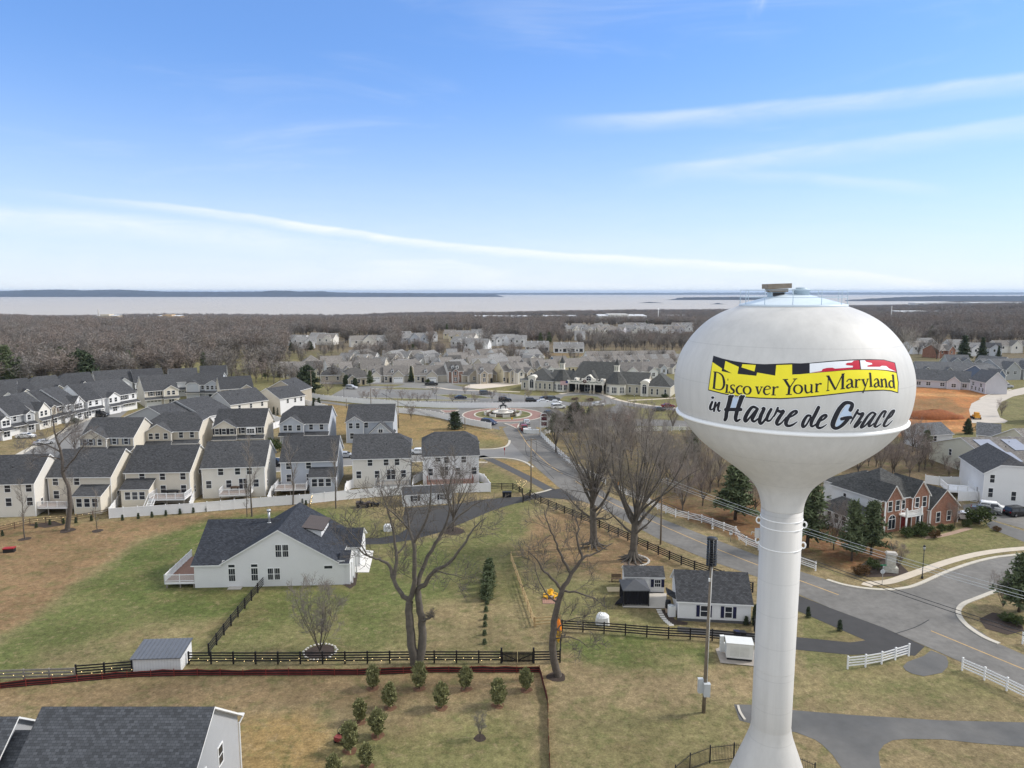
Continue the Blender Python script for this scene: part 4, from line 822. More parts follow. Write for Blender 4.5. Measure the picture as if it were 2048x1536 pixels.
fence('white four-rail fence crossing behind the big bare trees left of the tank', [(1250, 866), (1320, 863), (1390, 861)], group=gW, **W4)
fence('white four-rail fence curving beside the old asphalt patch near the tower', [(1695, 1338), (1732, 1334), (1765, 1328), (1791, 1320), (1817, 1312)], group=gW, **W4)
fence('white four-rail fence at the picture edge along the near road verge', [(1924, 1341), (1957, 1355), (2002, 1376), (2047, 1399), (2110, 1428)], group=gW, sm=False, **W4)
fence('white four-rail fence end beside the corner flower bed', [(2045, 1288), (2120, 1322)], group=gW, **W4)
fence('pale new split-rail fence slanting down past the row of dark cedars', [(1022, 1122), (1045, 1188), (1068, 1253)], rawwood, h=1.2, rails=3, wd=.12, name='split_rail_fence', group='pale split-rail fences')
fence('pale new split-rail fence between the cedars fence corner and the leaning tree', [(1070, 1254), (1120, 1250)], rawwood, h=1.2, rails=3, wd=.12, name='split_rail_fence', group='pale split-rail fences')
fence('pale split-rail fence at the back of the fenced yard', [(1022, 1118), (1110, 1110), (1180, 1104)], rawwood, h=1.1, rails=2, wd=.1, rail_h=.07, name='split_rail_fence', group='pale split-rail fences')
fence('grey weathered board fence with lamps at the far left field edge', [(-160, 1368), (0, 1361), (150, 1356)], oldwood, h=1.1, rails=3, rail_h=.2, name='board_fence')
fence('brown rail fence wound with warm string lights below the cream houses', [(-150, 1090), (0, 1065), (60, 1050), (140, 1043), (216, 1030)], brnwood, h=1.1, rails=3, wd=.12, rail_h=.1, name='split_rail_fence')
gV = 'white vinyl privacy fences'
V = dict(m=wht, h=1.85, style='panel', step=2.3, wd=.13, name='privacy_fence', cap=True, sm=False)
fence('long white privacy fence behind the row of decks, above the brown field', [(219, 1037), (387, 1026), (537, 1013), (622, 1007), (705, 998), (805, 990), (905, 986), (981, 984)], group=gV, **V)
fence('white privacy fence returning at its left end beside the string-lit fence', [(219, 1037), (240, 1008), (255, 1000)], group=gV, **V)
for lb, p in (('between the lattice-deck house and its cream neighbour', [(380, 1024), (390, 996), (406, 988)]), ('between the fifth and fourth decks, at the pale blue house', [(536, 1011), (545, 988), (563, 980)]),
 ('left of the white house with the grey railed deck', [(690, 998), (692, 982), (706, 976)]), ('between the last two white houses of the row', [(825, 987), (827, 968), (845, 960)]), ('closing the yard of the last white house by the footpath', [(957, 962), (966, 963), (981, 984)]),
 ('along the upper road in front of the parking lot', [(596, 790), (639, 799), (718, 807), (797, 812), (884, 816), (982, 816), (1104, 814)]), ('curving down to the roundabout beside the golden slope', [(784, 825), (824, 828), (863, 833), (900, 841), (942, 851), (982, 858)]),
 ('below the upper road right of the cream gabled house', [(585, 803), (620, 812), (655, 821)]), ('between the grey gabled house and the dark-shuttered house', [(412, 864), (430, 863)]), ('behind the beige front house, under the grey side wall', [(414, 843), (436, 843)]),
 ('left of the pale grey house beside the big hedge', [(534, 862), (560, 854)]), ('behind two small cypresses at the cream house wall', [(535, 838), (562, 847)]), ('across the lawn behind the brick house', [(1850, 967), (1875, 971), (1973, 971)]), ('from the brick house corner to the white house', [(1916, 1003), (1975, 1000)])):
 fence('white privacy fence ' + lb, p, group=gV, **V)
fence('black ornamental picket fence curving round the foot of the water tower', [(TX + 7.4 * math.cos(a), TY + 7.4 * math.sin(a)) for a in [R(q) for q in range(40, 250, 5)]], dark_metal, h=1.6, style='picket', step=2.3, wd=.07, name='ornamental_fence', raw=True)
# silt fence: geotextile strip with stakes
sm_ = mat('silt_fabric', (.085, .022, .022), rough=.8, var=.3, scale=1.5)
sb_ = mat('silt_fabric_dark', (.018, .014, .016), rough=.8, var=.3, scale=1.5)
W = resample([tuple(G(*p)[:2]) for p in [(-160, 1392), (0, 1377), (150, 1364), (265, 1354), (400, 1351), (560, 1351), (740, 1350), (860, 1345), (1080, 1345), (1087, 1375), (1096, 1410), (1096, 1452), (1098, 1500), (1102, 1580)]], 1.2)
t = thing('silt_fence', 'dark red and black silt fence snaking across the front field', 'fence', (W[0][0], W[0][1], 0)); o = W[0]
rd = random.Random(5); hs = [.72 + rd.uniform(-.08, .06) for _ in W]; mb = MB(); mb2 = MB(); off = [rd.uniform(-.1, .1) for _ in W]
for i in range(len(W) - 1):
 a = W[i] - o; b = W[i + 1] - o
 for k, (z0, z1) in enumerate(((0, .16), (.16, .28), (.28, .46), (.46, .6), (.6, .86), (.86, 1))):
  (mb if k % 2 else mb2).add([(a[0], a[1] + off[i] * z0, hs[i] * z0 - .02), (b[0], b[1] + off[i + 1] * z0, hs[i + 1] * z0 - .02), (b[0], b[1] + off[i + 1] * z1, hs[i + 1] * z1 - .02), (a[0], a[1] + off[i] * z1, hs[i] * z1 - .02)], [(0, 1, 2, 3)])
 if i % 2 == 0: mb.box(a[0] - .03, a[0] + .03, a[1] - .08, a[1] - .03, -.1, hs[i] + .12)
s1 = mb2.build('fabric', sb_, t); mb.build('straps', mat('silt_strap', (.20, .035, .03), rough=.8, var=.25), t)
# ------------------------------------------------------------------ houses
def roofmat(n, c): return mat(n, c, rough=.95, var=.16, scale=.9, kind='shingle', spec=.15)
roof_ch = roofmat('charcoal_shingles', (.060, .061, .065)); roof_ch2 = roofmat('slate_shingles', (.072, .073, .077)); roof_bl = roofmat('blue_black_shingles', (.042, .046, .056))
roof_br = roofmat('brown_grey_shingles', (.175, .162, .150)); roof_br2 = roofmat('weathered_brown_shingles', (.215, .198, .182)); roof_mg = roofmat('mid_grey_shingles', (.125, .128, .134)); roof_dk = roofmat('dark_brown_shingles', (.10, .095, .09)); roof_lt = roofmat('pale_grey_shingles', (.225, .22, .215))
def side(n, c): return mat(n, c, rough=.6, var=.045, scale=.35, kind='siding', p=.17, spec=.3)
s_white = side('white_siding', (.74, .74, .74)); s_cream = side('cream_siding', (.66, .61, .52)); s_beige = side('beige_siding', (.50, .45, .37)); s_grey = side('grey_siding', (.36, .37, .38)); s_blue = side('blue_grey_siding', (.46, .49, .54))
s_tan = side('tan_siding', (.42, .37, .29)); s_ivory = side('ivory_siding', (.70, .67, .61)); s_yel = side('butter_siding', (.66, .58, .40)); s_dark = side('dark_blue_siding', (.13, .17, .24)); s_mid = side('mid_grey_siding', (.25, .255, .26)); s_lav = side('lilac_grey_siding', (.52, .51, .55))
brick_m = mat('red_brick', (.26, .125, .085), rough=.9, var=.16, scale=.6, kind='brick'); stone_m = mat('tan_stone', (.36, .29, .22), rough=.95, var=.25, scale=1.5, kind='brick')
trim = mat('white_trim', (.80, .80, .79), rough=.5, var=.02); glass = mat('window_glass', (.028, .032, .040), rough=.12, var=.3, scale=.3, spec=.5)
shut_k = mat('black_shutter', (.02, .02, .028), rough=.6, var=.1); shut_b = mat('navy_shutter', (.016, .018, .055), rough=.6, var=.1); shut_br = mat('brown_shutter', (.10, .06, .045), rough=.6, var=.1)
gdoor = mat('garage_door_white', (.76, .76, .75), rough=.5, var=.03, kind='siding', p=.53); metal_roof = mat('standing_seam', (.155, .165, .185), rough=.5, var=.08, metal=.3, kind='seam', p=.42)
deck_m = mat('deck_boards', (.20, .135, .105), rough=.85, var=.15, kind='boards', p=.15); door_r = mat('red_door', (.20, .02, .018), rough=.5); dark_in = mat('dark_interior', (.022, .022, .024), rough=.9)
WM = {}
def window_mesh(wd, ht, style):
 k = (round(wd, 2), round(ht, 2), style)
 if k not in WM:
  a, g = MB(), MB(); f = .09
  a.box(-wd / 2 - f, wd / 2 + f, -.05, .02, -ht / 2 - f, -ht / 2); a.box(-wd / 2 - f, wd / 2 + f, -.05, .02, ht / 2, ht / 2 + f)
  a.box(-wd / 2 - f, -wd / 2, -.05, .02, -ht / 2, ht / 2); a.box(wd / 2, wd / 2 + f, -.05, .02, -ht / 2, ht / 2)
  if style in ('d', 'g', 'tw'): a.box(-wd / 2, wd / 2, -.035, .015, -.035, .035)
  if style == 'tw': a.box(-.05, .05, -.04, .015, -ht / 2, -.035); a.box(-.05, .05, -.04, .015, .035, ht / 2)
  if style == 'g':
   for x in (-wd / 6, wd / 6): a.box(x - .012, x + .012, -.03, .012, -ht / 2, -.035); a.box(x - .012, x + .012, -.03, .012, .035, ht / 2)
  if style == 'a':
   n = 14; pts = [(wd / 2 * math.cos(math.pi * i / n), ht / 2 + .04 + wd / 2 * math.sin(math.pi * i / n)) for i in range(n + 1)]
   a.tube([(x * 1.05, -.03, z) for x, z in pts], .06, 4, smooth=False)
   g.add([(x, -.015, z) for x, z in pts], [tuple(range(n, -1, -1))]); a.box(-.03, .03, -.04, .015, -ht / 2, ht / 2 + wd * .45)
  g.box(-wd / 2 + .001, wd / 2 - .001, -.018, .01, -ht / 2 + .001, ht / 2 - .001)
  WM[k] = (a.mesh('window', trim), g.mesh('pane', glass))
 return WM[k]
def roof_block(mb, x0, x1, y0, y1, ze, rise, axis='x', e0='g', e1='g', ohg=.3, ohe=.35, th=.16):
 """gable ('g'), hip ('h') or clipped-gable ('j') roof; ridge along axis; e0/e1 the two ends"""
 f = (lambda u, v, z: (u, v, z)) if axis == 'x' else (lambda u, v, z: (v, u, z))
 u0, u1, v0, v1 = (x0, x1, y0, y1) if axis == 'x' else (y0, y1, x0, x1)
 hw = (v1 - v0) / 2; vm = (v0 + v1) / 2; s = rise / hw; zr = ze + rise; zl = ze - s * ohe
 polys = []
 def end(u, sg, e):
  if e == 'g': return dict(c=u + sg * ohg, mid=None, r=u + sg * ohg)
  if e in 'hs': return dict(c=u + sg * ohe, mid=None, r=u - sg * hw * (.98 if e == 'h' else .4))
  c = .52; return dict(c=u + sg * ohg, mid=c, r=u + sg * ohg - sg * hw * (1 - c))
 A_, B_ = end(u0, -1, e0), end(u1, 1, e1)
 if A_['r'] > B_['r']: A_['r'] = B_['r'] = (u0 + u1) / 2
 for sg in (-1, 1):
  ve = vm + sg * (hw + ohe); p = [(A_['c'], ve, zl), (B_['c'], ve, zl)]
  if B_['mid']: p.append((B_['c'], vm + sg * hw * (1 - B_['mid']), ze + rise * B_['mid']))
  p.append((B_['r'], vm, zr))
  if A_['r'] != B_['r']: p.append((A_['r'], vm, zr))
  if A_['mid']: p.append((A_['c'], vm + sg * hw * (1 - A_['mid']), ze + rise * A_['mid']))
  polys.append(p)
 for E, e in ((A_, e0), (B_, e1)):
  if e in 'hs': polys.append([(E['c'], vm - hw - ohe, zl), (E['c'], vm + hw + ohe, zl), (E['r'], vm, zr)])
  elif e == 'j': m = E['mid']; polys.append([(E['c'], vm - hw * (1 - m), ze + rise * m), (E['c'], vm + hw * (1 - m), ze + rise * m), (E['r'], vm, zr)])
 for p in polys:
  q = [Vector(f(*k)) for k in p]; n = (q[1] - q[0]).cross(q[2] - q[0])
  if n.z < 0: q = q[::-1]
  k = len(q); lo = [v - Vector((0, 0, th)) for v in q]
  mb.add(q, [tuple(range(k))], 0); mb.add(lo, [tuple(range(k - 1, -1, -1))], 1)
  for i in range(k):
   a, b = q[i], q[(i + 1) % k]
   if abs(a.z - zr) < 1e-6 and abs(b.z - zr) < 1e-6: continue
   mb.add([a, b, b - Vector((0, 0, th)), a - Vector((0, 0, th))], [(0, 3, 2, 1)], 1)
def wall_block(mb, x0, x1, y0, y1, ze, rise, axis='x', e0='g', e1='g', z0=-.2, mf=1, ms=0):
 c = [(x0, y0), (x1, y0), (x1, y1), (x0, y1)]
 for i in range(4):
  a, b = c[i], c[(i + 1) % 4]; mi = mf if i == 0 else ms
  p = [(a[0], a[1], z0), (b[0], b[1], z0), (b[0], b[1], ze), (a[0], a[1], ze)]
  e = None
  if axis == 'x' and i in (1, 3): e = e1 if i == 1 else e0
  if axis == 'y' and i in (0, 2): e = e0 if i == 0 else e1
  if e in ('g', 'j'):
   m = ((a[0] + b[0]) / 2, (a[1] + b[1]) / 2)
   if e == 'g': p.insert(3, (m[0], m[1], ze + rise - .03))
   else:
    c_ = .52
    for t in (.5 + .5 * (1 - c_), .5 - .5 * (1 - c_)):
     p.insert(3 if t > .5 else 4, (a[0] + (b[0] - a[0]) * t, a[1] + (b[1] - a[1]) * t, ze + rise * c_ - .03))
  mb.add(p, [tuple(range(len(p)))], mi)
class House:
 """a thing with its parts; local x along the front, y into the house"""
 def __init__(s, label, FL=None, FR=None, eave=5.8, ground=False, wall=None, front=None, roof=None, at=None, rz=0, w=None, cat='house', name='house', group=None, zbase=0.0):
  z = zbase if ground else eave + zbase
  if at is None:
   a, b = G(*FL, z), G(*FR, z); s.w = (b - a).length; rz = math.atan2(b.y - a.y, b.x - a.x); at = (a.x, a.y, zbase)
  else: s.w = w
  s.t = thing(name, label, cat, at, rz, group); s.e = eave; s.wm = MB(); s.rm = MB(); s.wall = wall; s.front = front or wall; s.roofm = roof; s.main = None
  s.tr = MB()
 def block(s, x0, x1, y0, y1, ze, rise, axis='x', e0='g', e1='g', mf=1, ms=0, ohg=.3, ohe=.35, walls=True, z0=-.2):
  if walls: wall_block(s.wm, x0, x1, y0, y1, ze, rise, axis, e0, e1, z0, mf, ms)
  roof_block(s.rm, x0, x1, y0, y1, ze, rise, axis, e0, e1, ohg, ohe)
  if walls:
   for x in (x0, x1): s.tr.box(x - .07, x + .07, y0 - .02, y0 + .07, 0, ze - .25)
  return s
 def lean(s, x0, x1, y0, y1, zhi, zlo, walls=True, mf=1, th=.12):
  """lean-to against y1, roof falling towards y0"""
  if walls: s.wm.add([(x0, y0, -.2), (x1, y0, -.2), (x1, y1, -.2), (x0, y1, -.2), (x0, y0, zlo), (x1, y0, zlo), (x1, y1, zhi), (x0, y1, zhi)], [(0, 1, 5, 4), (1, 2, 6, 5), (3, 0, 4, 7)], mf)
  o = .25; sl = (zhi - zlo) / (y1 - y0); a = [(x0 - o, y0 - o, zlo - sl * o + .06), (x1 + o, y0 - o, zlo - sl * o + .06), (x1 + o, y1, zhi + .06), (x0 - o, y1, zhi + .06)]
  b = [(p[0], p[1], p[2] - th) for p in a]
  s.rm.add(a, [(0, 1, 2, 3)], 0); s.rm.add(a + b, [(7, 6, 5, 4), (0, 4, 5, 1), (1, 5, 6, 2), (3, 7, 4, 0)], 1); return s
 def win(s, x, z, wd=.9, ht=1.4, style='d', face='F', y=0, shut=None):
  a, g = window_mesh(wd, ht, style)
  loc, rz = {'F': ((x, y - .005, z), 0), 'B': ((x, y + .005, z), math.pi), 'L': ((y - .005, x, z), -math.pi / 2), 'R': ((y + .005, x, z), math.pi / 2)}[face]
  o = obj('window', a, s.t, loc, rz); obj('pane', g, o)
  if shut:
   k = ('sh', round(ht, 2), shut.name)
   if k not in WM:
    mb = MB(); mb.box(-.2, .2, -.05, .01, -ht / 2 - .05, ht / 2 + .05); WM[k] = mb.mesh('shutter', shut)
   for sg in (-1, 1):
    dx = sg * (wd / 2 + .32)
    p = {'F': (x + dx, y - .005, z), 'R': (y + .005, x + dx, z), 'L': (y - .005, x + dx, z), 'B': (x + dx, y, z)}[face]; obj('shutter', WM[k], s.t, p, rz)
  return s
 def part(s, name, mb, mats): return mb.build(name, mats, s.t)
 def garage(s, x, wd=4.8, ht=2.2, y=0, wins=True, m=None):
  mb = MB(); mb.box(x - wd / 2, x + wd / 2, y - .06, y + .02, 0, ht, 0)
  o = s.part('garage_door', mb, m or gdoor)
  mb = MB(); mb.box(x - wd / 2 - .12, x - wd / 2, y - .09, y + .02, 0, ht); mb.box(x + wd / 2, x + wd / 2 + .12, y - .09, y + .02, 0, ht); mb.box(x - wd / 2 - .12, x + wd / 2 + .12, y - .09, y + .02, ht, ht + .14)
  mb.build('door_frame', trim, o)
  if wins:
   mb = MB()
   for i in range(4): q = x + wd * (i - 1.5) / 4; mb.box(q - wd * .09, q + wd * .09, y - .075, y - .055, ht - .42, ht - .16)
   mb.build('door_lights', glass, o)
  return s
 def door(s, x, y=0, wd=1.0, ht=2.1, m=None, z=0):
  mb = MB(); mb.box(x - wd / 2, x + wd / 2, y - .05, y + .02, z, z + ht); s.part('door', mb, m or dark_in); return s
 def deck(s, x0, x1, y0, y1, z, posts=True, floor=None, stairs=None, railm=None):
  mb = MB(); mb.box(x0, x1, y0, y1, z - .2, z, 0); d = s.part('deck', mb, floor or deck_m); rm = MB()
  per = [(x0, y1), (x0, y0), (x1, y0), (x1, y1)]
  for (a, b) in zip(per[:-1], per[1:]):
   L_ = math.hypot(b[0] - a[0], b[1] - a[1]); n = max(1, round(L_ / 1.8))
   for zz in (z + .98, z + .12): rm.bar((a[0], a[1], zz), (b[0], b[1], zz), .07, .09)
   for i in range(n + 1):
    x = a[0] + (b[0] - a[0]) * i / n; y = a[1] + (b[1] - a[1]) * i / n; rm.box(x - .06, x + .06, y - .06, y + .06, z - .2, z + 1.08)
   k = int(L_ / .13)
   for i in range(k):
    x = a[0] + (b[0] - a[0]) * (i + .5) / k; y = a[1] + (b[1] - a[1]) * (i + .5) / k; rm.box(x - .018, x + .018, y - .018, y + .018, z + .12, z + .96)
  rm.box(x0 - .03, x1 + .03, y0 - .04, y0, z - .32, z - .02); rm.box(x0 - .04, x0, y0, y1, z - .32, z - .02); rm.box(x1, x1 + .04, y0, y1, z - .32, z - .02)
  rm.build('railing', railm or wht, d)
  if posts:
   pm = MB()
   for x in (x0 + .2, (x0 + x1) / 2, x1 - .2): pm.box(x - .08, x + .08, y0 + .1, y0 + .26, -.1, z - .2)
   pm.build('deck_posts', oldwood, d)
  if stairs:
   sm = MB(); sx = stairs; n = max(3, int(z / .2))
   for i in range(n): zz = z * (n - 1 - i) / n; sm.box(sx - .55, sx + .55, y0 - .28 * (i + 1), y0 - .28 * i, zz - .04, zz + .02)
   for q in (-.58, .58): sm.bar((sx + q, y0, z - .12), (sx + q, y0 - .28 * n, .05), .05, .24); sm.bar((sx + q, y0, z + .95), (sx + q, y0 - .28 * n, 1.0), .06, .08)
   sm.build('stairs', railm or wht, d)
  return d
 def vents(s, lst):
  mb = MB()
  for x, y, z in lst:
   mb = MB(); mb.tube([(x, y, z - .25), (x, y, z + .35)], .07, 8); s.part('vent_pipe', mb, dark_metal)
 def done(s):
  if s.wm.v: s.part('wall', s.wm, [s.wall, s.front])
  if s.tr.v: s.part('corner_trim', s.tr, trim)
  s.part('roof', s.rm, [s.roofm, trim]); return s
# ---- the row of houses whose decks face the field
def row_house(label, FL, FR, wall, roof, e1='g', e0='g', ups=(), los=(), rise=3.85, dep=11.5, side_w=True, eave=6.3, front=None):
 h = House(label, FL, FR, eave, wall=wall, front=front, roof=roof, group='houses with decks along the white fence')
 h.block(0, h.w, 0, dep, eave, rise, 'x', e0, e1)
 for x in ups: h.win(x * h.w, eave - 1.05, .95, 1.35)
 for x in los: h.win(x * h.w, eave - 3.55, .95, 1.45)
 if side_w: h.win(dep * .45, eave - 1.2, .7, 1.3, face='R', y=h.w); h.win(dep * .2, eave - 4.2, .7, 1.2, face='R', y=h.w)
 h.vents([(h.w * .32, 3.4, eave + rise * .6), (h.w * .58, 3.0, eave + rise * .52)]); return h
h = row_house('cream house at the far left edge of the deck row, cut by the picture edge', (-72, 968), (66, 964), s_ivory, roof_ch, ups=(.62, .93), los=(.62, .93)); h.done()
h = row_house('cream house with a sunroom and dark-railed deck behind the twisted bare tree', (95, 952), (220, 951), s_cream, roof_ch2, ups=(.12, .46), los=(.12,))
h.lean(6.2, 11.0, -3.2, 0, 4.6, 3.4)
for x in (7.2, 8.6, 10.0): h.win(x, 2.1, .95, 1.5, y=-3.2)
h.deck(-1.6, 5.2, -3.6, 0, 1.5); h.done()
h = row_house('cream house with a hipped sunroom and white stairs down from its lattice deck', (250, 943), (378, 941), s_cream, roof_ch, ups=(.26, .58, .9), los=(.58, .9))
h.lean(.4, 5.4, -3.0, 0, 4.9, 3.7)
for x in (1.6, 2.9, 4.2): h.win(x, 2.4, .95, 1.4, y=-3.0)
h.deck(5.6, 12.0, -3.6, 0, 1.9, stairs=6.2); h.done()
h = row_house('ivory house with a white railed deck and french doors, behind two thin bare trees', (403, 934), (528, 930), s_ivory, roof_ch2, ups=(.3, .57, .76), los=(.1, .42, .86))
h.win(.65 * h.w, 2.7, 1.5, 2.0, 'tw'); h.deck(3.8, 9.4, -3.2, 0, 1.5); h.done()
h = row_house('pale blue-grey house with a bump-out sunroom and wide grey deck', (561, 922), (672, 919), s_blue, roof_ch, ups=(.14, .5), los=(.14, .5))
h.lean(5.9, 11.0, -2.6, 0, 4.8, 3.5)
for x in (6.9, 8.2, 9.6): h.win(x, 2.3, 1.0, 1.5, y=-2.6)
h.deck(-.6, 5.4, -3.8, 0, 1.5); h.done()
h = row_house('ivory house with a clipped right gable and a grey railed deck with stairs', (705, 916), (820, 913), s_ivory, roof_ch2, e1='j', ups=(.3, .58, .77), los=(.1, .42, .88))
h.win(.66 * h.w, 2.6, 1.7, 2.0, 'tw'); h.deck(4.9, 11.6, -3.4, 0, 1.3, floor=oldwood, railm=mat('grey_rail', (.42, .42, .42)), stairs=5.2); h.done()
h = row_house('white house with both roof ends clipped, at the footpath end of the deck row', (846, 911), (957, 908), s_white, roof_ch2, e0='j', e1='j', ups=(.42, .73), los=(.13, .62, .92))
h.win(.27 * h.w, 5.35, .95, .8, 'd'); h.win(.38 * h.w, 2.9, 1.6, 1.8, 'tw'); h.deck(.8, 10.2, -3.2, 0, .9, posts=False, railm=mat('red_rail', (.30, .12, .09))); h.done()
# ---- street fronts behind them
def street_house(label, FL, FR, wall, front, roof, gable=(0, .5), rise=3.7, eave=5.8, dep=11, proj=1.1, shut=None, e0='g', e1='g', wins=((.14, 0), (.36, 0), (.66, 1), (.87, 1)), low=False, grp='street houses facing the camera', pent=True, gm=0.62, door=True, rest=True, gfront=None):
 h = House(label, FL, FR, eave, wall=wall, front=front, roof=roof, group=grp)
 h.block(0, h.w, 0, dep, eave, rise, 'x', e0, e1)
 gx0, gx1 = gable[0] * h.w, gable[1] * h.w; r2 = (gx1 - gx0) / 2 * gm; s = rise / (dep / 2)
 h.block(gx0 + .05, gx1, -proj, r2 / s + .5, eave, r2, 'y', 'g', 'g', ms=0)
 for x, k in wins: h.win(x * h.w, eave - 1.15, .95, 1.4, y=-proj if gx0 <= x * h.w <= gx1 else 0, shut=shut if k else None)
 if pent:
  h.lean(gx0, gx1, -proj - .9, -proj, eave - 2.4, eave - 3.0, False); h.lean(gx1 + .3 if gable[0] < .25 else 0, h.w if gable[0] < .25 else gx0 - .3, -1.3, 0, eave - 2.4, eave - 3.0, False)
 if rest:
  o = h.w * (.74 if gable[0] < .25 else .26); h.garage(o, 4.6, 2.2)
  h.win((gx0 + gx1) / 2, 1.6, 1.6, 1.4, 'tw', y=-proj)
 return h
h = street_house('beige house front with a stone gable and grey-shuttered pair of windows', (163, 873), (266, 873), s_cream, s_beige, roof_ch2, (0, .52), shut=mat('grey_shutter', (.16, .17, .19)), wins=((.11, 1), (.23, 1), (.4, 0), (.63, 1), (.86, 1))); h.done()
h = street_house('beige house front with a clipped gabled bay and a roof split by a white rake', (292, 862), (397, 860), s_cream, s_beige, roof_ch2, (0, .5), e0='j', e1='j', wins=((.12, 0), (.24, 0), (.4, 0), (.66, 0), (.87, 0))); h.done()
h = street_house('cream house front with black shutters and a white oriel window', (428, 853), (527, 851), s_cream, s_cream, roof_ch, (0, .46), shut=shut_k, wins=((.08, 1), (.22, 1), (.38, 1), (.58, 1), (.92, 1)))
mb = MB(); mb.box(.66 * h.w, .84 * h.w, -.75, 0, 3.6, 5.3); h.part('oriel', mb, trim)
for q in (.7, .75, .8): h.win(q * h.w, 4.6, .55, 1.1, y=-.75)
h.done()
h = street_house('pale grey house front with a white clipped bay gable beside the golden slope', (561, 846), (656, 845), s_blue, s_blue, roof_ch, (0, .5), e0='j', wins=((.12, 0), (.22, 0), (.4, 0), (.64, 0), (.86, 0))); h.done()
h = street_house('pale blue house front with fretwork in its two gables, nearest the upper road', (693, 842), (786, 841), s_blue, s_blue, roof_ch2, (0, .37), e1='g', proj=.9, wins=((.1, 0), (.25, 0), (.42, 0)), pent=False, rest=False)
h.block(.5 * h.w, 1.02 * h.w, -3.2, 2, 2.9, 2.9, 'y', 'g', 'g'); h.win(.76 * h.w, 3.6, 1.0, .9, 'p', y=-3.2); h.garage(.76 * h.w, 4.6, 2.3, -3.2); h.win(.12 * h.w, 1.9, .95, 1.5, y=-.9)
for cx, z, wd in ((.185 * h.w, 5.8, .30 * h.w), (.76 * h.w, 3.2, .42 * h.w)):
 mb = MB(); y = -.98 if cx < 4 else -3.28
 for q in (-.25, 0, .25): mb.bar((cx + q * wd * .7, y, z + .1), (cx + q * wd * .35, y, z + .62 * wd * .42), .06, .09)
 mb.bar((cx - wd * .3, y, z + .18 * wd), (cx + wd * .3, y, z + .18 * wd), .06, .09); h.part('gable_fretwork', mb, trim)
h.done()
# ---- houses turned corner-on between the streets
def gable_end(label, FL, FR, wall, front, roof, eave, rise, dep, second=None, win_side=(), group='houses turned gable-on'):
 h = House(label, FL, FR, eave, wall=wall, front=front, roof=roof, group=group)
 d1 = dep if not second else dep * .45
 h.block(0, h.w, 0, d1, eave, rise, 'y', 'g', 'g')
 if second: h.block(-.2, h.w + second[0], d1 + .02, dep, eave + second[1], rise + second[2], 'y', 'g', 'g')
 for y, z in win_side: h.win(y, z, .8, 1.3, face='R', y=h.w + (second[0] if second and y > d1 else 0))
 h.vents([(h.w * .7, d1 * .4, eave + rise * .7)]); return h.done()
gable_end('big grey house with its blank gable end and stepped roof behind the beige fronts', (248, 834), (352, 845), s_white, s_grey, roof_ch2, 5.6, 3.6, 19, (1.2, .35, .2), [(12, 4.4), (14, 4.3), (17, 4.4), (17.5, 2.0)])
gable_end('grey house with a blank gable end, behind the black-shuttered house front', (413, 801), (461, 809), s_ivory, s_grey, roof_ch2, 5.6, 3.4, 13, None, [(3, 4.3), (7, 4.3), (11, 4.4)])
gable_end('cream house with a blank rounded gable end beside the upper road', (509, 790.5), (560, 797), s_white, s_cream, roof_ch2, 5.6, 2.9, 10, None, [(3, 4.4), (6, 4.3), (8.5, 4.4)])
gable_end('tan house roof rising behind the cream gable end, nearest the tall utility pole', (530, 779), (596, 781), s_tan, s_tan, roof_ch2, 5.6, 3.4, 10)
# ---- the street of narrow-fronted houses running up the left
def dh(label, FL, FR, wall, front, roof, **k):
 k.setdefault('grp', 'houses along the left street'); k.setdefault('dep', 14); k.setdefault('rise', 4.6); return street_house(label, FL, FR, wall, front, roof, **k).done()
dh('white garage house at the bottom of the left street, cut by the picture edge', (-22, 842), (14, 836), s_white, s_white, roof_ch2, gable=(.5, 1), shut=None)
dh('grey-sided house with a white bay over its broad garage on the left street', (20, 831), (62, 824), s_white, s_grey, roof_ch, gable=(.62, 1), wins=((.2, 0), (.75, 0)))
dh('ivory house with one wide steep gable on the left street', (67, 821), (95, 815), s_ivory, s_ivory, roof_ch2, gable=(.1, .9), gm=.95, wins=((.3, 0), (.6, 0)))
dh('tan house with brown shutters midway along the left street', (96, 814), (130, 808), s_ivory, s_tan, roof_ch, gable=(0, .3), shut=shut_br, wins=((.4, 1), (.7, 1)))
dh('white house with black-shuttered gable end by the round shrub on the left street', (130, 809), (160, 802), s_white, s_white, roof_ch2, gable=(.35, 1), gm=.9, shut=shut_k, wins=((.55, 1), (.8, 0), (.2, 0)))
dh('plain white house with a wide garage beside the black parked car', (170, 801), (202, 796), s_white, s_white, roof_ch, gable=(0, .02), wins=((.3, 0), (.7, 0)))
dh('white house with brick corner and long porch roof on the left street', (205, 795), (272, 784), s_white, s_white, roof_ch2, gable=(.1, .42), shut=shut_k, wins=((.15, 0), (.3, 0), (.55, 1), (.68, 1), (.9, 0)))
dh('cream house with black shutters and gabled right bay atop the left street', (289, 782), (355, 777), s_cream, s_cream, roof_ch2, gable=(.55, 1), shut=shut_k, wins=((.2, 1), (.42, 1), (.7, 0), (.85, 0)))
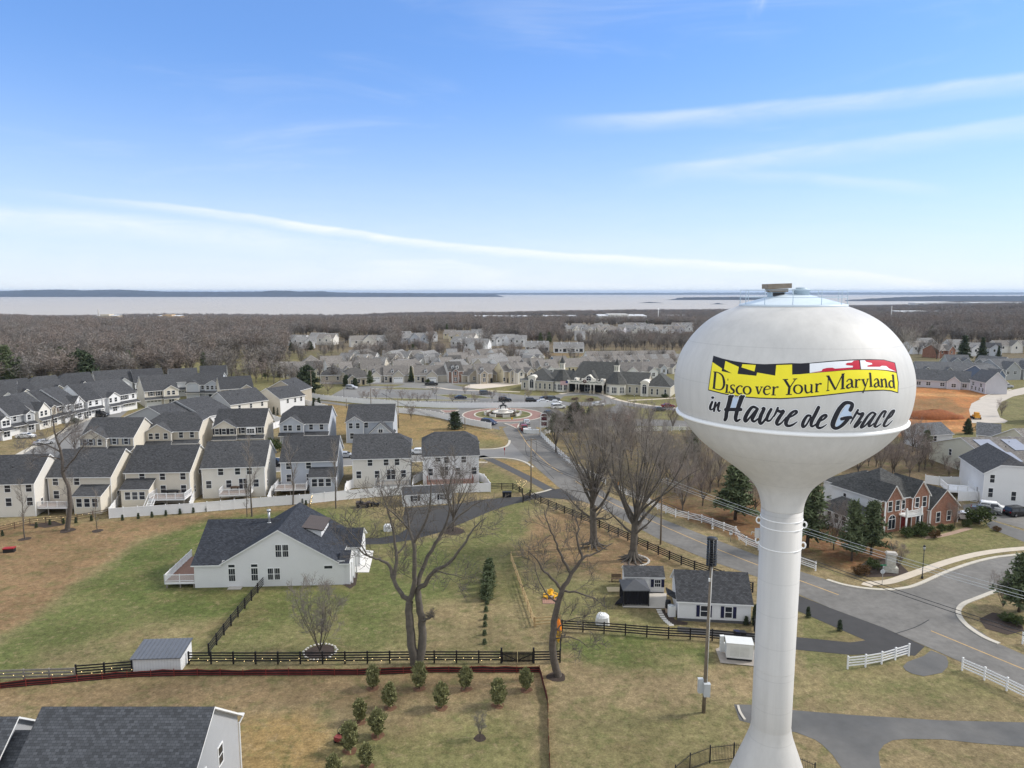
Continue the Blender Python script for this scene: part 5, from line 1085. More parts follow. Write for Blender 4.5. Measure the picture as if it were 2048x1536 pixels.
# ---- the last row below the woods
E_ = [('charcoal-roofed house cut by the left picture edge below the pines', (-30, 795), (32, 791), s_white), ('charcoal-roofed house with twin cream gables below the far-left pine', (8, 790), (70, 784), s_cream),
  ('charcoal-roofed house with a clipped gable and a tan rake below the woods', (66, 783), (128, 777), s_tan), ('charcoal-roofed house with a clipped cream gable in front of the broad dark pine', (122, 776), (192, 770), s_cream),
  ('white-gabled charcoal house just right of the broad dark pine', (194, 769), (266, 764), s_white), ('white-gabled charcoal house set behind the cream shuttered one', (270, 765), (330, 761), s_white),
  ('white house with a steep charcoal roof just behind the blue-grey bay-fronted house', (340, 764), (396, 761), s_white), ('white house whose charcoal roof shows last before the wood at the top', (400, 757), (452, 755), s_blue)]
for i, (lb, a, b, wl) in enumerate(E_):
 street_house(lb, a, b, wl, wl, (roof_ch2, roof_ch)[i % 2], gable=((.55, .95), (.5, .9), (.6, 1), (.45, .85))[i % 4], gm=.8, rise=4.4, dep=14, wins=((.7, 0), (.2, 0)), e0='j' if i in (2, 3) else 'g', grp='back row of houses below the woods').done()
h = street_house('blue-grey house front with two white bays and a small gabled porch', (372, 769), (440, 768), s_blue, s_blue, roof_ch2, gable=(.58, 1), wins=((.12, 0), (.26, 0), (.48, 0), (.66, 0), (.79, 0), (.92, 0)), grp='back row of houses below the woods', rest=False, e0='j'); h.block(.02 * h.w, .4 * h.w, -.8, 3, 5.8, 1.5, 'y', 'j', 'g'); h.door(.72 * h.w, -1.1); h.done()
street_house('cream house with a white gabled right end beside the far utility poles', (441, 778), (506, 774), s_cream, s_beige, roof_ch, gable=(.6, .95), wins=((.7, 0), (.85, 0), (.3, 0)), grp='back row of houses below the woods').done()
# ------------------------------------------------------------------ white farmhouse
h = House('large white farmhouse with a dark roof, side deck and broad gable', (390, 1176), (691, 1169), 3.5, ground=True, wall=s_white, roof=roof_bl, name='farmhouse')
W_ = h.w; g0, g1 = W_ * .185, W_ * .945
h.block(g0, g1, 0, 12.2, 3.5, 4.55, 'y', 'g', 'g', ohg=.3); h.tr = MB()
h.block(0, g0 - .32, .02, 13.6, 3.48, 3.95, 'x', 'g', 'g', ohg=.3)
h.tr = MB(); h.wm.add([(g0 - .34, .01, -.2), (g0 + .02, .01, -.2), (g0 + .02, .01, 3.5), (g0 - .34, .01, 3.45)], [(0, 1, 2, 3)], 1)
h.block(g0 - .02, W_ * .55, .42, 13.2, 3.48 + .58 * .4, 3.95 * 6.4 / 6.8, 'x', 'g', 'g', ohg=0, ohe=.02, walls=False)
h.wm.add([(g1, 0, -.2), (W_, 0, -.2), (W_, 0, 3.5), (g1, 0, 3.5)], [(0, 1, 2, 3)], 1)
h.block(g1 + .34, W_ + .6, .05, 3.6, 3.3, .95, 'x', 'g', 'g', ohg=.05)
h.block(W_ * .78, W_ + 1.0, 6.4, 12.0, 3.3, 1.7, 'x', 'g', 'g')
mb = MB()                                                # shed dormer on the right slope
x0, x1, y0, y1 = W_ * .62, W_ * .80, 4.6, 9.8
mb.add([(x1, y0, 4.6), (x1, y1, 4.6), (x1, y1, 6.35), (x1, y0, 6.35), (x0, y0, 6.9), (x0, y1, 6.9), (x0, y0, 6.0), (x0, y1, 6.0)], [(0, 1, 2, 3), (0, 3, 4, 6), (1, 7, 5, 2)], 0)
dm = h.part('dormer', mb, s_white)
mb = MB(); mb.add([(x1 + .35, y0 - .3, 6.32), (x1 + .35, y1 + .3, 6.32), (x0 - .1, y1 + .3, 7.0), (x0 - .1, y0 - .3, 7.0)], [(0, 1, 2, 3)]); mb.add([(x1 + .35, y0 - .3, 6.2), (x1 + .35, y1 + .3, 6.2), (x0 - .1, y1 + .3, 6.88), (x0 - .1, y0 - .3, 6.88)], [(3, 2, 1, 0)])
mb.build('dormer_roof', mat('brown_metal_roof', (.085, .068, .06), rough=.7, var=.12, kind='seam', p=.3), dm)
px = lambda q: (q - 1110) / 855 * W_
for q in (1322, 1450):
 h.win(px(q), 1.75, .85, 1.75, 'g'); h.win(px(q), 3.0, .85, .38, 'p')
for q in (1542, 1576): h.win(px(q), 1.75, .8, 1.6, 'g')
for q in (1592, 1628): h.win(px(q), 5.0, .85, 1.7, 'g')
h.win(px(1870), 2.55, 1.1, .4, 'p')
for y in (1.5, 5.0): h.win(y, 1.7, .9, 1.5, face='R', y=W_)
mb = MB()
for y in (.4, 2.2, 4.2, 6.6, 9, 11.6): mb.box(W_ + .75, W_ + .95, y, y + .2, 0, 3.1)
h.part('porch_columns', mb, trim)
mb = MB(); mb.tube([(W_ * .42, 6.3, 6.8), (W_ * .42, 6.3, 8.6)], .16, 10); mb.tube([(W_ * .42, 6.3, 8.6), (W_ * .42, 6.3, 8.9)], .28, 10); mb.tube([(W_ * .42, 6.3, 6.9), (W_ * .42, 6.3, 7.05)], .34, 10); h.part('flue_pipe', mb, steel)
h.deck(-4.0, -.02, .1, 9.5, .9, floor=mat('brown_deck', (.25, .145, .105), rough=.8, var=.12, kind='boards', p=.15))
mb = MB(); mb.box(4.6, 6.4, -.9, -.02, -.1, .12); h.part('window_well', mb, concrete); h.done()
# ------------------------------------------------------------------ white garage and small cottage
h = House('white garage building with navy shutters behind the tower shaft', (1356, 1240.6), (1499.6, 1248), 2.7, ground=True, wall=s_white, roof=roof_ch, name='garage', cat='garage')
h.block(0, h.w, 0, 7.0, 2.75, 2.4, 'x', 'g', 'g', ohe=.3)
for q in (.36, .70): h.win(q * h.w, 1.35, .8, 1.35, 'd', shut=shut_b)
h.garage(3.5, 4.6, 2.2, 0, False) if False else None
mb = MB(); M = Matrix.Translation((-.55, 2.6, 2.25)) @ Matrix.Rotation(R(28), 4, 'Y'); mb.box(-.75, .6, -1.0, 1.0, -.05, .05, 0, M); h.part('door_canopy', mb, roof_ch)
mb = MB(); mb.box(-.9, -.02, 1.8, 3.4, -.1, .35); mb.box(-1.3, -.9, 1.8, 3.4, -.1, .18); h.part('doorstep', mb, mat('step_boards', (.36, .27, .2), rough=.9)); 
mb = MB(); mb.box(-.04, .02, 2.1, 3.1, .3, 2.3); h.part('door', mb, trim)
mb = MB(); mb.box(-.1, h.w + .1, -.07, -.01, -.1, .32); h.part('skirting', mb, mat('grey_base', (.10, .10, .105), rough=.8)); h.done()
h = House('small white cottage shed with black shutters and coach lamps beside the gazebo', (1249.5, 1184.7), (1327, 1186), 2.35, ground=True, wall=s_white, roof=roof_ch2, name='garden_cottage', cat='shed')
h.block(0, h.w, 0, 3.0, 2.35, .85, 'x', 'g', 'g', ohe=.2, ohg=.15)
for q in (.2, .84): h.win(q * h.w, 1.35, .75, .95, 'g', shut=shut_b)
mb = MB()
for q in (.33, .70): mb.box(q * h.w - .06, q * h.w + .06, -.2, -.02, 1.3, 1.62)
h.part('coach_lamps', mb, dark_metal)
mb = MB(); mb.box(.43 * h.w, .62 * h.w, -.05, .02, .1, 2.0); h.part('door', mb, trim); mb = MB(); mb.box(0, h.w, -.05, -.01, -.1, .1); h.part('skirting', mb, dark_metal); h.done()
h = House('long white garden shed with shutters beside the farm driveway', (806.5, 1013.5), (903, 1007), 2.3, ground=True, wall=s_white, roof=roof_ch2, name='garden_shed', cat='shed')
h.block(0, h.w, 0, 3.6, 2.35, .95, 'x', 'g', 'g', ohe=.2, ohg=.15)
for q in (.25, .80): h.win(q * h.w, 1.45, .7, .95, 'g', shut=shut_k)
h.door(.54 * h.w, m=trim); h.done()
# white field shed with a metal roof
a, b = G(266, 1346), G(362, 1343); L_ = (b - a).length
t = thing('field_shed', 'white shed with a grey standing-seam metal roof by the front fence', 'shed', a, math.atan2(b.y - a.y, b.x - a.x))
mb = MB(); d_ = 3.1
mb.add([(0, 0, -.1), (L_, 0, -.1), (L_, d_, -.1), (0, d_, -.1), (0, 0, 1.62), (L_, 0, 1.62), (L_, d_, 2.05), (0, d_, 2.05)], [(0, 1, 5, 4), (1, 2, 6, 5), (2, 3, 7, 6), (3, 0, 4, 7)])
mb.build('wall', mat('white_boards', (.74, .74, .74), rough=.7, var=.07, kind='boards', p=.3), t)
mb = MB(); q = [(-.15, -.25, 1.66), (L_ + .15, -.25, 1.66), (L_ + .15, d_ + .15, 2.13), (-.15, d_ + .15, 2.13)]; mb.add(q, [(0, 1, 2, 3)]); lo = [(p[0], p[1], p[2] - .08) for p in q]; mb.add(q + lo, [(7, 6, 5, 4), (0, 4, 5, 1), (1, 5, 6, 2), (2, 6, 7, 3), (3, 7, 4, 0)])
for i in range(12):
 x = -.1 + (L_ + .2) * i / 11; mb.bar((x, -.24, 1.68), (x, d_ + .14, 2.15), .04, .05)
mb.build('roof', metal_roof, t)
# gazebo
c = G(1268, 1203); t = thing('gazebo', 'black curtained gazebo with a grey pyramid roof on the patio', 'gazebo', c)
mb = MB(); r_ = 1.75; zt = 2.25
mb.add([(-r_, -r_, zt), (r_, -r_, zt), (r_, r_, zt), (-r_, r_, zt), (0, 0, zt + .85)], [(0, 1, 4), (1, 2, 4), (2, 3, 4), (3, 0, 4)]); mb.add([(-r_, -r_, zt - .12), (r_, -r_, zt - .12), (r_, r_, zt - .12), (-r_, r_, zt - .12), (-r_, -r_, zt), (r_, -r_, zt), (r_, r_, zt), (-r_, r_, zt)], [(0, 1, 5, 4), (1, 2, 6, 5), (2, 3, 7, 6), (3, 0, 4, 7), (3, 2, 1, 0)])
mb.build('canopy', mat('grey_canvas', (.075, .078, .085), rough=.8, var=.1), t)
pm = MB(); pm.box(-.05, .05, -.05, .05, 0, zt); pme = pm.mesh('post', dark_metal)
for x in (-1.6, 1.6):
 for y in (-1.6, 1.6): obj('post', pme, t, (x, y, 0))
mb = MB(); rd = random.Random(3)
for face in range(4):
 n = 26
 for i in range(n):
  if face == 1 and 8 < i < 18: continue
  u0, u1 = -1.55 + 3.1 * i / n, -1.55 + 3.1 * (i + 1) / n; w0, w1 = .05 * math.sin(i * 2.1), .05 * math.sin((i + 1) * 2.1)
  f = [lambda u, v: (u, -1.58 + v), lambda u, v: (1.58 + v, u), lambda u, v: (u, 1.58 + v), lambda u, v: (-1.58 + v, u)][face]
  z0 = .35 if face == 0 else .1
  mb.add([(*f(u0, w0), z0), (*f(u1, w1), z0), (*f(u1, w1), zt - .1), (*f(u0, w0), zt - .1)], [(0, 1, 2, 3)], 0, True)
mb.add([(-1.6, -1.58, .5), (-2.7, -1.2, .12), (-2.5, -.6, .1), (-1.6, -.2, .9), (-1.6, -1.2, 1.5)], [(0, 1, 4), (1, 2, 4), (2, 3, 4)], 0, True)
mb.build('curtain', mat('black_curtain', (.012, .012, .016), rough=.9), t)
# ------------------------------------------------------------------ grey house in the near corner
h = House('dark slate-roofed grey house in the near bottom corner', at=(-35.0, 44.9, 0), rz=0, w=12.6, eave=5.25, wall=mat('grey_gable_siding', (.40, .41, .425), rough=.6, var=.05, kind='siding', p=.18), roof=mat('near_shingles', (.070, .074, .082), rough=.95, var=.12, scale=2.5, kind='shingle'))
h.block(0, 12.2, 0, 10, 5.25, 3.75, 'x', 'g', 'g', ohg=.42, ohe=.3)
h.block(-11, -2.6, 1.2, 8.8, 5.2, 3.0, 'x', 'g', 'g', ohg=.4); h.block(-2.7, .02, 2.5, 7.5, 5.3, 1.8, 'x', 'g', 'g', ohg=0)
for y in (3.4, 6.4): h.win(y, 4.1, .8, 1.5, 'd', 'R', 12.2)
mb = MB(); mb.bar((12.55, 10.3, 4.9), (12.3, 10.1, 4.4), .1, .1); mb.bar((12.28, 10.06, 4.45), (12.28, 10.06, 0), .1, .09); mb.bar((-.3, 10.42, 4.98), (12.6, 10.42, 4.98), .14, .12); h.part('gutter', mb, trim); h.done()
# ------------------------------------------------------------------ brick house on the right
a = G(1763.6, 997.6, 5.8); b = G(1856, 984.5, 5.8)
h = House('red brick house with two front gables, white balcony and brick garage wing', (1763.6, 997.6), (1856, 984.5), 5.8, wall=s_white, front=brick_m, roof=roofmat('aged_slate_shingles', (.075, .075, .073)))
W_ = h.w
h.block(0, W_, 0, 10.6, 5.8, 3.6, 'x', 'h', 'h'); h.block(1.5, W_ + .5, 9, 14, 5.6, 2.3, 'y', 'g', 'h')
h.block(.4, 3.9, -.6, 4.6, 5.8, 2.3, 'y', 'g', 'g', ms=1, ohe=.25); h.block(W_ - 4.2, W_ - .4, -.6, 4.6, 5.8, 2.5, 'y', 'g', 'g', ms=1, ohe=.25)
h.block(W_ - .4, W_ + 6.4, -1.0, 8.0, 3.3, 3.0, 'y', 'g', 'h', ms=1)
h.wm.add([(W_ - .38, -.4, 3), (W_ - .38, 6, 3), (W_ - .38, 6, 5.8), (W_ - .38, -.4, 5.8)], [(0, 1, 2, 3)], 1)
h.block(-5.0, .3, 1.5, 8.6, 3.0, 1.9, 'y', 'h', 'h')
for q in (1.3, 3.0, W_ - 3.2, W_ - 1.5): h.win(q, 4.5, .85, 1.7, y=-.6); 
for q in (1.9, W_ - 2.4): h.win(q, 1.4, 1.5, 1.6, 'a', y=-.6)
h.win(W_ / 2 - .3, 4.4, .7, 1.8); h.win(W_ + 1.6, 1.5, .9, 1.7, y=-1.0); h.win(W_ + 4.2, 1.5, .9, 1.7, y=-1.0)
for x in (-4.1, -2.6, -1.1): h.win(x, 1.7, .9, 1.5, y=1.5)
for y in (2.8, 4.4, 6.0, 7.6): h.win(y, 1.7, .8, 1.6, face='L', y=-5.0)
h.win(7.6, 4.4, .6, .6, 'p', 'L', 0)
mb = MB(); c0, c1 = W_ / 2 - 1.9, W_ / 2 + 1.5
mb.box(c0, c1, -2.1, 0, 2.75, 2.95); h.part('balcony_floor', mb, trim)
mb = MB()
for zz in (3.1, 3.85): mb.bar((c0, -2.05, zz), (c1, -2.05, zz), .08, .1); mb.bar((c0, -2.05, zz), (c0, -.6, zz), .08, .1); mb.bar((c1, -2.05, zz), (c1, -.6, zz), .08, .1)
for i in range(15): x = c0 + (c1 - c0) * i / 14; mb.box(x - .04, x + .04, -2.09, -2.01, 2.95, 3.9)
for x in (c0, c1): mb.box(x - .14, x + .14, -2.2, -1.92, 2.95, 4.1); mb.blob((x, -2.06, 4.22), .16, 8)
h.part('balcony_rail', mb, trim)
mb = MB()
for x in (c0 + .15, c1 - .15): mb.tube([(x, -1.95, 0), (x, -1.95, 2.75)], .14, 10)
h.part('porch_columns', mb, trim)
h.door(W_ / 2 - .2, 0, 1.1, 2.2, door_r); mb = MB()
for x, z0, z1, y in ((.1, .1, 5.5, -.66), (W_ - .55, .1, 5.5, -.75), (W_ / 2 + 1.2, 3, 5.5, -.1), (W_ - .35, .1, 3.1, -1.1)): mb.bar((x, y, z0), (x, y, z1), .1, .1)
h.part('downpipes', mb, trim); h.done()
h = House('tall white house with a clipped gable and garage at the right picture edge', (1970, 944), (2085, 951), 6.2, wall=s_white, roof=roof_ch2)
W_ = h.w; h.block(0, W_, 0, 14, 6.2, 3.0, 'y', 'j', 'g')
h.win(1.3, 5.0, .75, 1.5); h.win(1.2, 2.3, .75, 1.7); h.win(5.0, 1.9, .75, 1.7); h.garage(9.2, 4.6, 2.3, 0, False, mat('cream_door', (.60, .52, .40), rough=.6)); h.deck(-5.0, -.1, 3, 8, 1.4, stairs=-1.0, floor=wht); h.done()
h = House('wide cream house with solar panels on its brown-grey roof, behind the white house', (1861.5, 884), (1990, 927), 4.2, wall=side('pale_yellow_siding', (.60, .575, .46)), roof=roof_br)
W_ = h.w; h.block(0, W_, 0, 15, 4.2, 3.4, 'y', 'g', 'g'); h.block(W_ * .55, W_ + 5, 6, 12, 3.4, 2.0, 'x', 'g', 'g'); h.win(W_ * .34, 3.4, .9, 1.4)
pan = mat('solar_glass', (.33, .34, .38), rough=.25, var=.08, metal=.2)
for k, (y0, y1, q0, q1) in enumerate(((1.6, 5.4, .12, .62), (8, 11.5, .12, .55), (3.4, 6.4, .62, .97))):
 sl = 3.4 / (W_ / 2); f = lambda q, y: (W_ / 2 + q * W_ / 2, y, 4.2 + 3.4 * (1 - q) + .16)
 mb = MB(); P = [f(q0, y0), f(q1, y0), f(q1, y1), f(q0, y1)]; mb.add(P, [(0, 1, 2, 3)]); lo = [(p[0], p[1], p[2] - .07) for p in P]; mb.add(P + lo, [(0, 4, 5, 1), (1, 5, 6, 2), (2, 6, 7, 3), (3, 7, 4, 0)]); h.part('solar_panel', mb, pan)
h.vents([(W_ * .7, 7, 6.2), (W_ * .8, 2.8, 5.6), (W_ * .62, 9, 6.8)]); h.done()
h = House('cream gabled house with a grey roof at the edge of the clay building site', (1984, 872), (2075, 896), 4.2, wall=side('buff_siding', (.58, .54, .42)), roof=roof_br2); h.block(0, h.w, 0, 14, 4.2, 3.3, 'y', 'g', 'g'); h.win(h.w * .42, 4.6, 1.0, 1.1, 'tw'); h.vents([(h.w * .5, 5, 7.2)]); h.done()
h = House('low grey-roofed house tucked beside the evergreen at the clay site edge', (1955, 868), (2000, 872), 4.0, wall=s_cream, roof=roof_mg); h.block(0, h.w, 0, 9, 4.0, 2.4, 'x', 'g', 'g'); h.win(2, 2.8); h.done()
h = House('grey-roofed house peeping behind the solar-panel house gable', (1858, 869), (1905, 866), 4.0, wall=s_white, roof=roof_mg); h.block(0, h.w, 0, 8, 4.0, 2.2, 'x', 'g', 'g'); h.win(2, 2.8); h.done()
h = House('white house with brown shutters at the edge of the concrete site road', (2066, 815), (2125, 818), 5.0, wall=s_white, roof=roof_dk); h.block(0, h.w, 0, 7, 5.0, 3.2, 'x', 'g', 'g'); h.win(1.2, 4.0, shut=shut_br); h.win(3.6, 4.0); h.garage(2.6, 3.6, 2.2, 0, False, dark_in); h.done()
# ------------------------------------------------------------------ clubhouse
a, b = G(1043, 779), G(1340, 795); L_ = (b - a).length
clubwall = mat('club_stucco', (.50, .465, .385), rough=.85, var=.06); clubroof = roofmat('club_shingles', (.088, .088, .084)); clubtrim = mat('club_trim', (.66, .63, .56), rough=.7, var=.03)
h = House('long cream clubhouse with twin turrets, a columned portico and dark hipped roofs', None, None, 4.3, wall=clubwall, front=stone_m, roof=clubroof, at=(a.x, a.y, 0), rz=math.atan2(b.y - a.y, b.x - a.x), w=L_, cat='clubhouse', name='clubhouse')
u = lambda q: (q - 370) / 1310 * L_
h.block(u(370), u(665), 0, 15, 4.3, 4.2, 'y', 'h', 'h', mf=0); h.block(u(620), u(800), 3, 14, 4.3, 3.6, 'x', 'g', 'g', mf=0)
h.block(u(790), u(1240), 2.5, 20, 4.4, 7.2, 'x', 's', 's', mf=0); h.block(u(1240), u(1480), 2.0, 14, 4.3, 4.0, 'x', 'g', 'g', mf=0); h.block(u(1470), u(1680), 0, 14, 4.3, 4.2, 'y', 'h', 'h', mf=0)
for q in (400, 440, 505, 545, 590, 635): h.win(u(q), 1.9, .7, 2.2, 'd')
for q in (1335, 1395, 1530, 1575, 1640): h.win(u(q), 1.9, .7, 2.2, 'd', y=2.0 if q < 1470 else 0)
for qc in (472, 1470):
 mb = MB(); x = u(qc); mb.box(x - 1.5, x + 1.5, -.7, 3, -.1, 5.2)
 mb.add([(x + 1.75 * math.cos(t), -.85, 5.15 + 1.0 * math.sin(t)) for t in [math.pi * i / 10 for i in range(11)]] + [(x + 1.75 * math.cos(t), 5, 5.15 + 1.0 * math.sin(t)) for t in [math.pi * i / 10 for i in range(11)]], [tuple(range(11))] + [(i, i + 1, i + 12, i + 11) for i in range(10)])
 h.part('arched_bay', mb, clubtrim); h.win(x, 2.4, 1.6, 2.8, 'a', y=-.72)
for qc, rr_ in ((735, 3.4), (1220, 4.2)):                 # turrets with cupolas
 x = u(qc); mb = MB(); P = [(x + rr_ * math.cos(R(22.5 + 45 * i)), 2.2 + rr_ * math.sin(R(22.5 + 45 * i))) for i in range(8)]
 mb.prism(P, -.1, 4.3); tu = h.part('turret', mb, clubtrim)
 rm = MB(); ro = rr_ + .5; Q = [(x + ro * math.cos(R(22.5 + 45 * i)), 2.2 + ro * math.sin(R(22.5 + 45 * i)), 4.25) for i in range(8)]; T_ = [(x + .9 * math.cos(R(22.5 + 45 * i)), 2.2 + .9 * math.sin(R(22.5 + 45 * i)), 9.0) for i in range(8)]
 rm.add(Q + T_, [(i, (i + 1) % 8, 8 + (i + 1) % 8, 8 + i) for i in range(8)]); rm.build('turret_roof', clubroof, tu)
 cm = MB(); cm.box(x - .85, x + .85, 1.35, 3.05, 8.9, 11.2); cm.box(x - 1.05, x + 1.05, 1.15, 3.25, 11.2, 11.4); cm.box(x - 1.0, x + 1.0, 1.2, 3.2, 8.8, 9.05); cm.build('cupola', clubtrim, tu)
 lm = MB()
 for s_ in (-.42, .42): lm.box(x + s_ - .28, x + s_ + .28, 1.32, 1.36, 9.3, 10.9)
 lm.build('cupola_louvres', mat('louvre', (.36, .36, .30), rough=.8), tu)
 sm2 = MB(); sm2.add([(x - 1.0, 1.2, 11.4), (x + 1.0, 1.2, 11.4), (x + 1.0, 3.2, 11.4), (x - 1.0, 3.2, 11.4), (x, 2.2, 14.2)], [(0, 1, 4), (1, 2, 4), (2, 3, 4), (3, 0, 4)]); sm2.tube([(x, 2.2, 14.1), (x, 2.2, 15.2)], .05, 5); sm2.build('spire', clubroof, tu)
 for ang in (-90, -45, -135):
  fx = x + rr_ * .925 * math.cos(R(ang)); fy = 2.2 + rr_ * .925 * math.sin(R(ang))
  for s_ in (-.65, 0, .65):
   w1, w2 = window_mesh(.5, 2.3, 'd'); o = obj('window', w1, h.t, (fx - s_ * math.sin(R(ang)) * 1.0 + .03 * math.cos(R(ang)), fy + s_ * math.cos(R(ang)) + .03 * math.sin(R(ang)), 1.9), R(ang + 90)); obj('pane', w2, o)
mb = MB(); x0, x1 = u(800), u(1125); mb.box(x0, x1, -1.2, 2.6, 3.6, 4.3); mb.box(x0, x1, -1.0, -.75, 4.3, 5.0); h.part('portico_roof', mb, clubtrim)
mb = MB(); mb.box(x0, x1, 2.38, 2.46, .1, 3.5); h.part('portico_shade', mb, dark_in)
for q in (808, 880, 905, 1010, 1040, 1118):
 mb = MB(); x = u(q); mb.tube([(x, -.9, 1.2), (x, -.9, 3.6)], .22, 10); mb.box(x - .34, x + .34, -1.24, -.56, 3.4, 3.6); c_ = h.part('column', mb, clubtrim)
 mb = MB(); mb.box(x - .42, x + .42, -1.32, -.48, 0, 1.2); mb.build('plinth', stone_m, c_)
h.win(u(965), 1.6, 2.4, 2.6, 'tw', y=2.36)
mb = MB(); x = u(985); n = 16; pr = [(x - 3.0, 4.4)] + [(x - 3.0 + 6.0 * i / n, 5.6 + 1.6 * math.exp(-((i / n - .5) / .24) ** 2)) for i in range(n + 1)] + [(x + 3.0, 4.4)]
mb.add([(p, .4, z) for p, z in pr] + [(p, 6, z) for p, z in pr], [tuple(range(len(pr)))] + [(i, i + 1, len(pr) + i + 1, len(pr) + i) for i in range(1, len(pr) - 2)]); gbl = h.part('curved_gable', mb, clubtrim); h.win(x, 5.4, 1.9, .9, 'a', y=.38)
h.block(u(925), u(1050), 1.2, 9, 5.6, 3.0, 'y', 'h', 'g', walls=False)
for q in (870, 1103): mb = MB(); x = u(q); mb.lathe([(.01, 6.1), (.6, 5.9), (.7, 5.2), (.7, 4.3)], 10, 0, (x, .6, 0)); mb.box(x - .7, x + .7, .6, 4, 4.3, 5.5); h.part('dormer', mb, clubtrim); h.win(x, 5.0, .6, .7, 'p', y=-.14)
mb = MB(); gl = []
for k in range(5):
 xa, xb = u(830 + k * 56), u(830 + (k + 1) * 56)
 gl += [(xa + (xb - xa) * i / 6, -1.08, 4.75 - .4 * math.sin(math.pi * i / 6)) for i in range(6)]
mb.tube(gl, .11, 5); gar = h.part('garland', mb, mat('garland_green', (.02, .05, .025), rough=1))
mb = MB(); mb.tube([(u(958) + .55 * math.cos(t), -1.2, 4.75 + .55 * math.sin(t)) for t in [2 * math.pi * i / 14 for i in range(15)]], .17, 6); mb.build('wreath', mat('wreath_red', (.10, .02, .02), rough=1), gar)
h.done()
# ------------------------------------------------------------------ cottages beyond the parking lot
def cottage(label, x0, y0, x1, y1, wall, front, roof, eave=3.3, rise=3.6, dep=12, gable=(.5, .95), gar=True, dorm=0, grp='village houses beyond the parking lot', e='g', zb=0.0, detail=True, gfront=None):
 h = House(label, (x0, y0), (x1, y1), eave, wall=wall, front=front, roof=roof, group=grp, zbase=zb)
 h.block(0, h.w, 0, dep, eave, rise, 'x', e, e)
 if gable:
  a, b = gable[0] * h.w, gable[1] * h.w; r2 = (b - a) / 2 * .85; h.block(a, b, -2.2, min(dep - 1, r2 / (rise / (dep / 2)) + .6), eave, r2, 'y', 'g', 'g', ms=0)
  m = (a + b) / 2
  if gar and b - a > 4: h.garage(m, min(4.6, b - a - 1.2), 2.3, -2.2)
  elif detail: h.win(m, 1.7, 1.3, 1.6, 'tw', y=-2.2)
  if detail and eave > 4.5: h.win(m, eave - .9, 1.0, 1.3, y=-2.2)
  o = (gable[0] / 2) if gable[0] > .3 else (1 + gable[1]) / 2
  if detail: h.win(o * h.w - .9, 1.7, .9, 1.5); h.door(o * h.w + 1.0)
 elif detail:
  for q in (.25, .7): h.win(q * h.w, 1.7, 1.0, 1.5)
 for k in range(dorm):
  x = h.w * (.35 + .3 * k); s = rise / (dep / 2); mb = MB(); mb.box(x - .6, x + .6, 1.4, 4, eave + .6, eave + 2.0); d = h.part('dormer', mb, trim); rm = MB(); roof_block(rm, x - .7, x + .7, 1.3, 4, eave + 2.0, .55, 'y', 'g', 'g', .1, .1, .08); rm.build('dormer_roof', [roof, trim], d); h.win(x, eave + 1.3, .6, .8, 'p', y=1.38)
 return h.done()
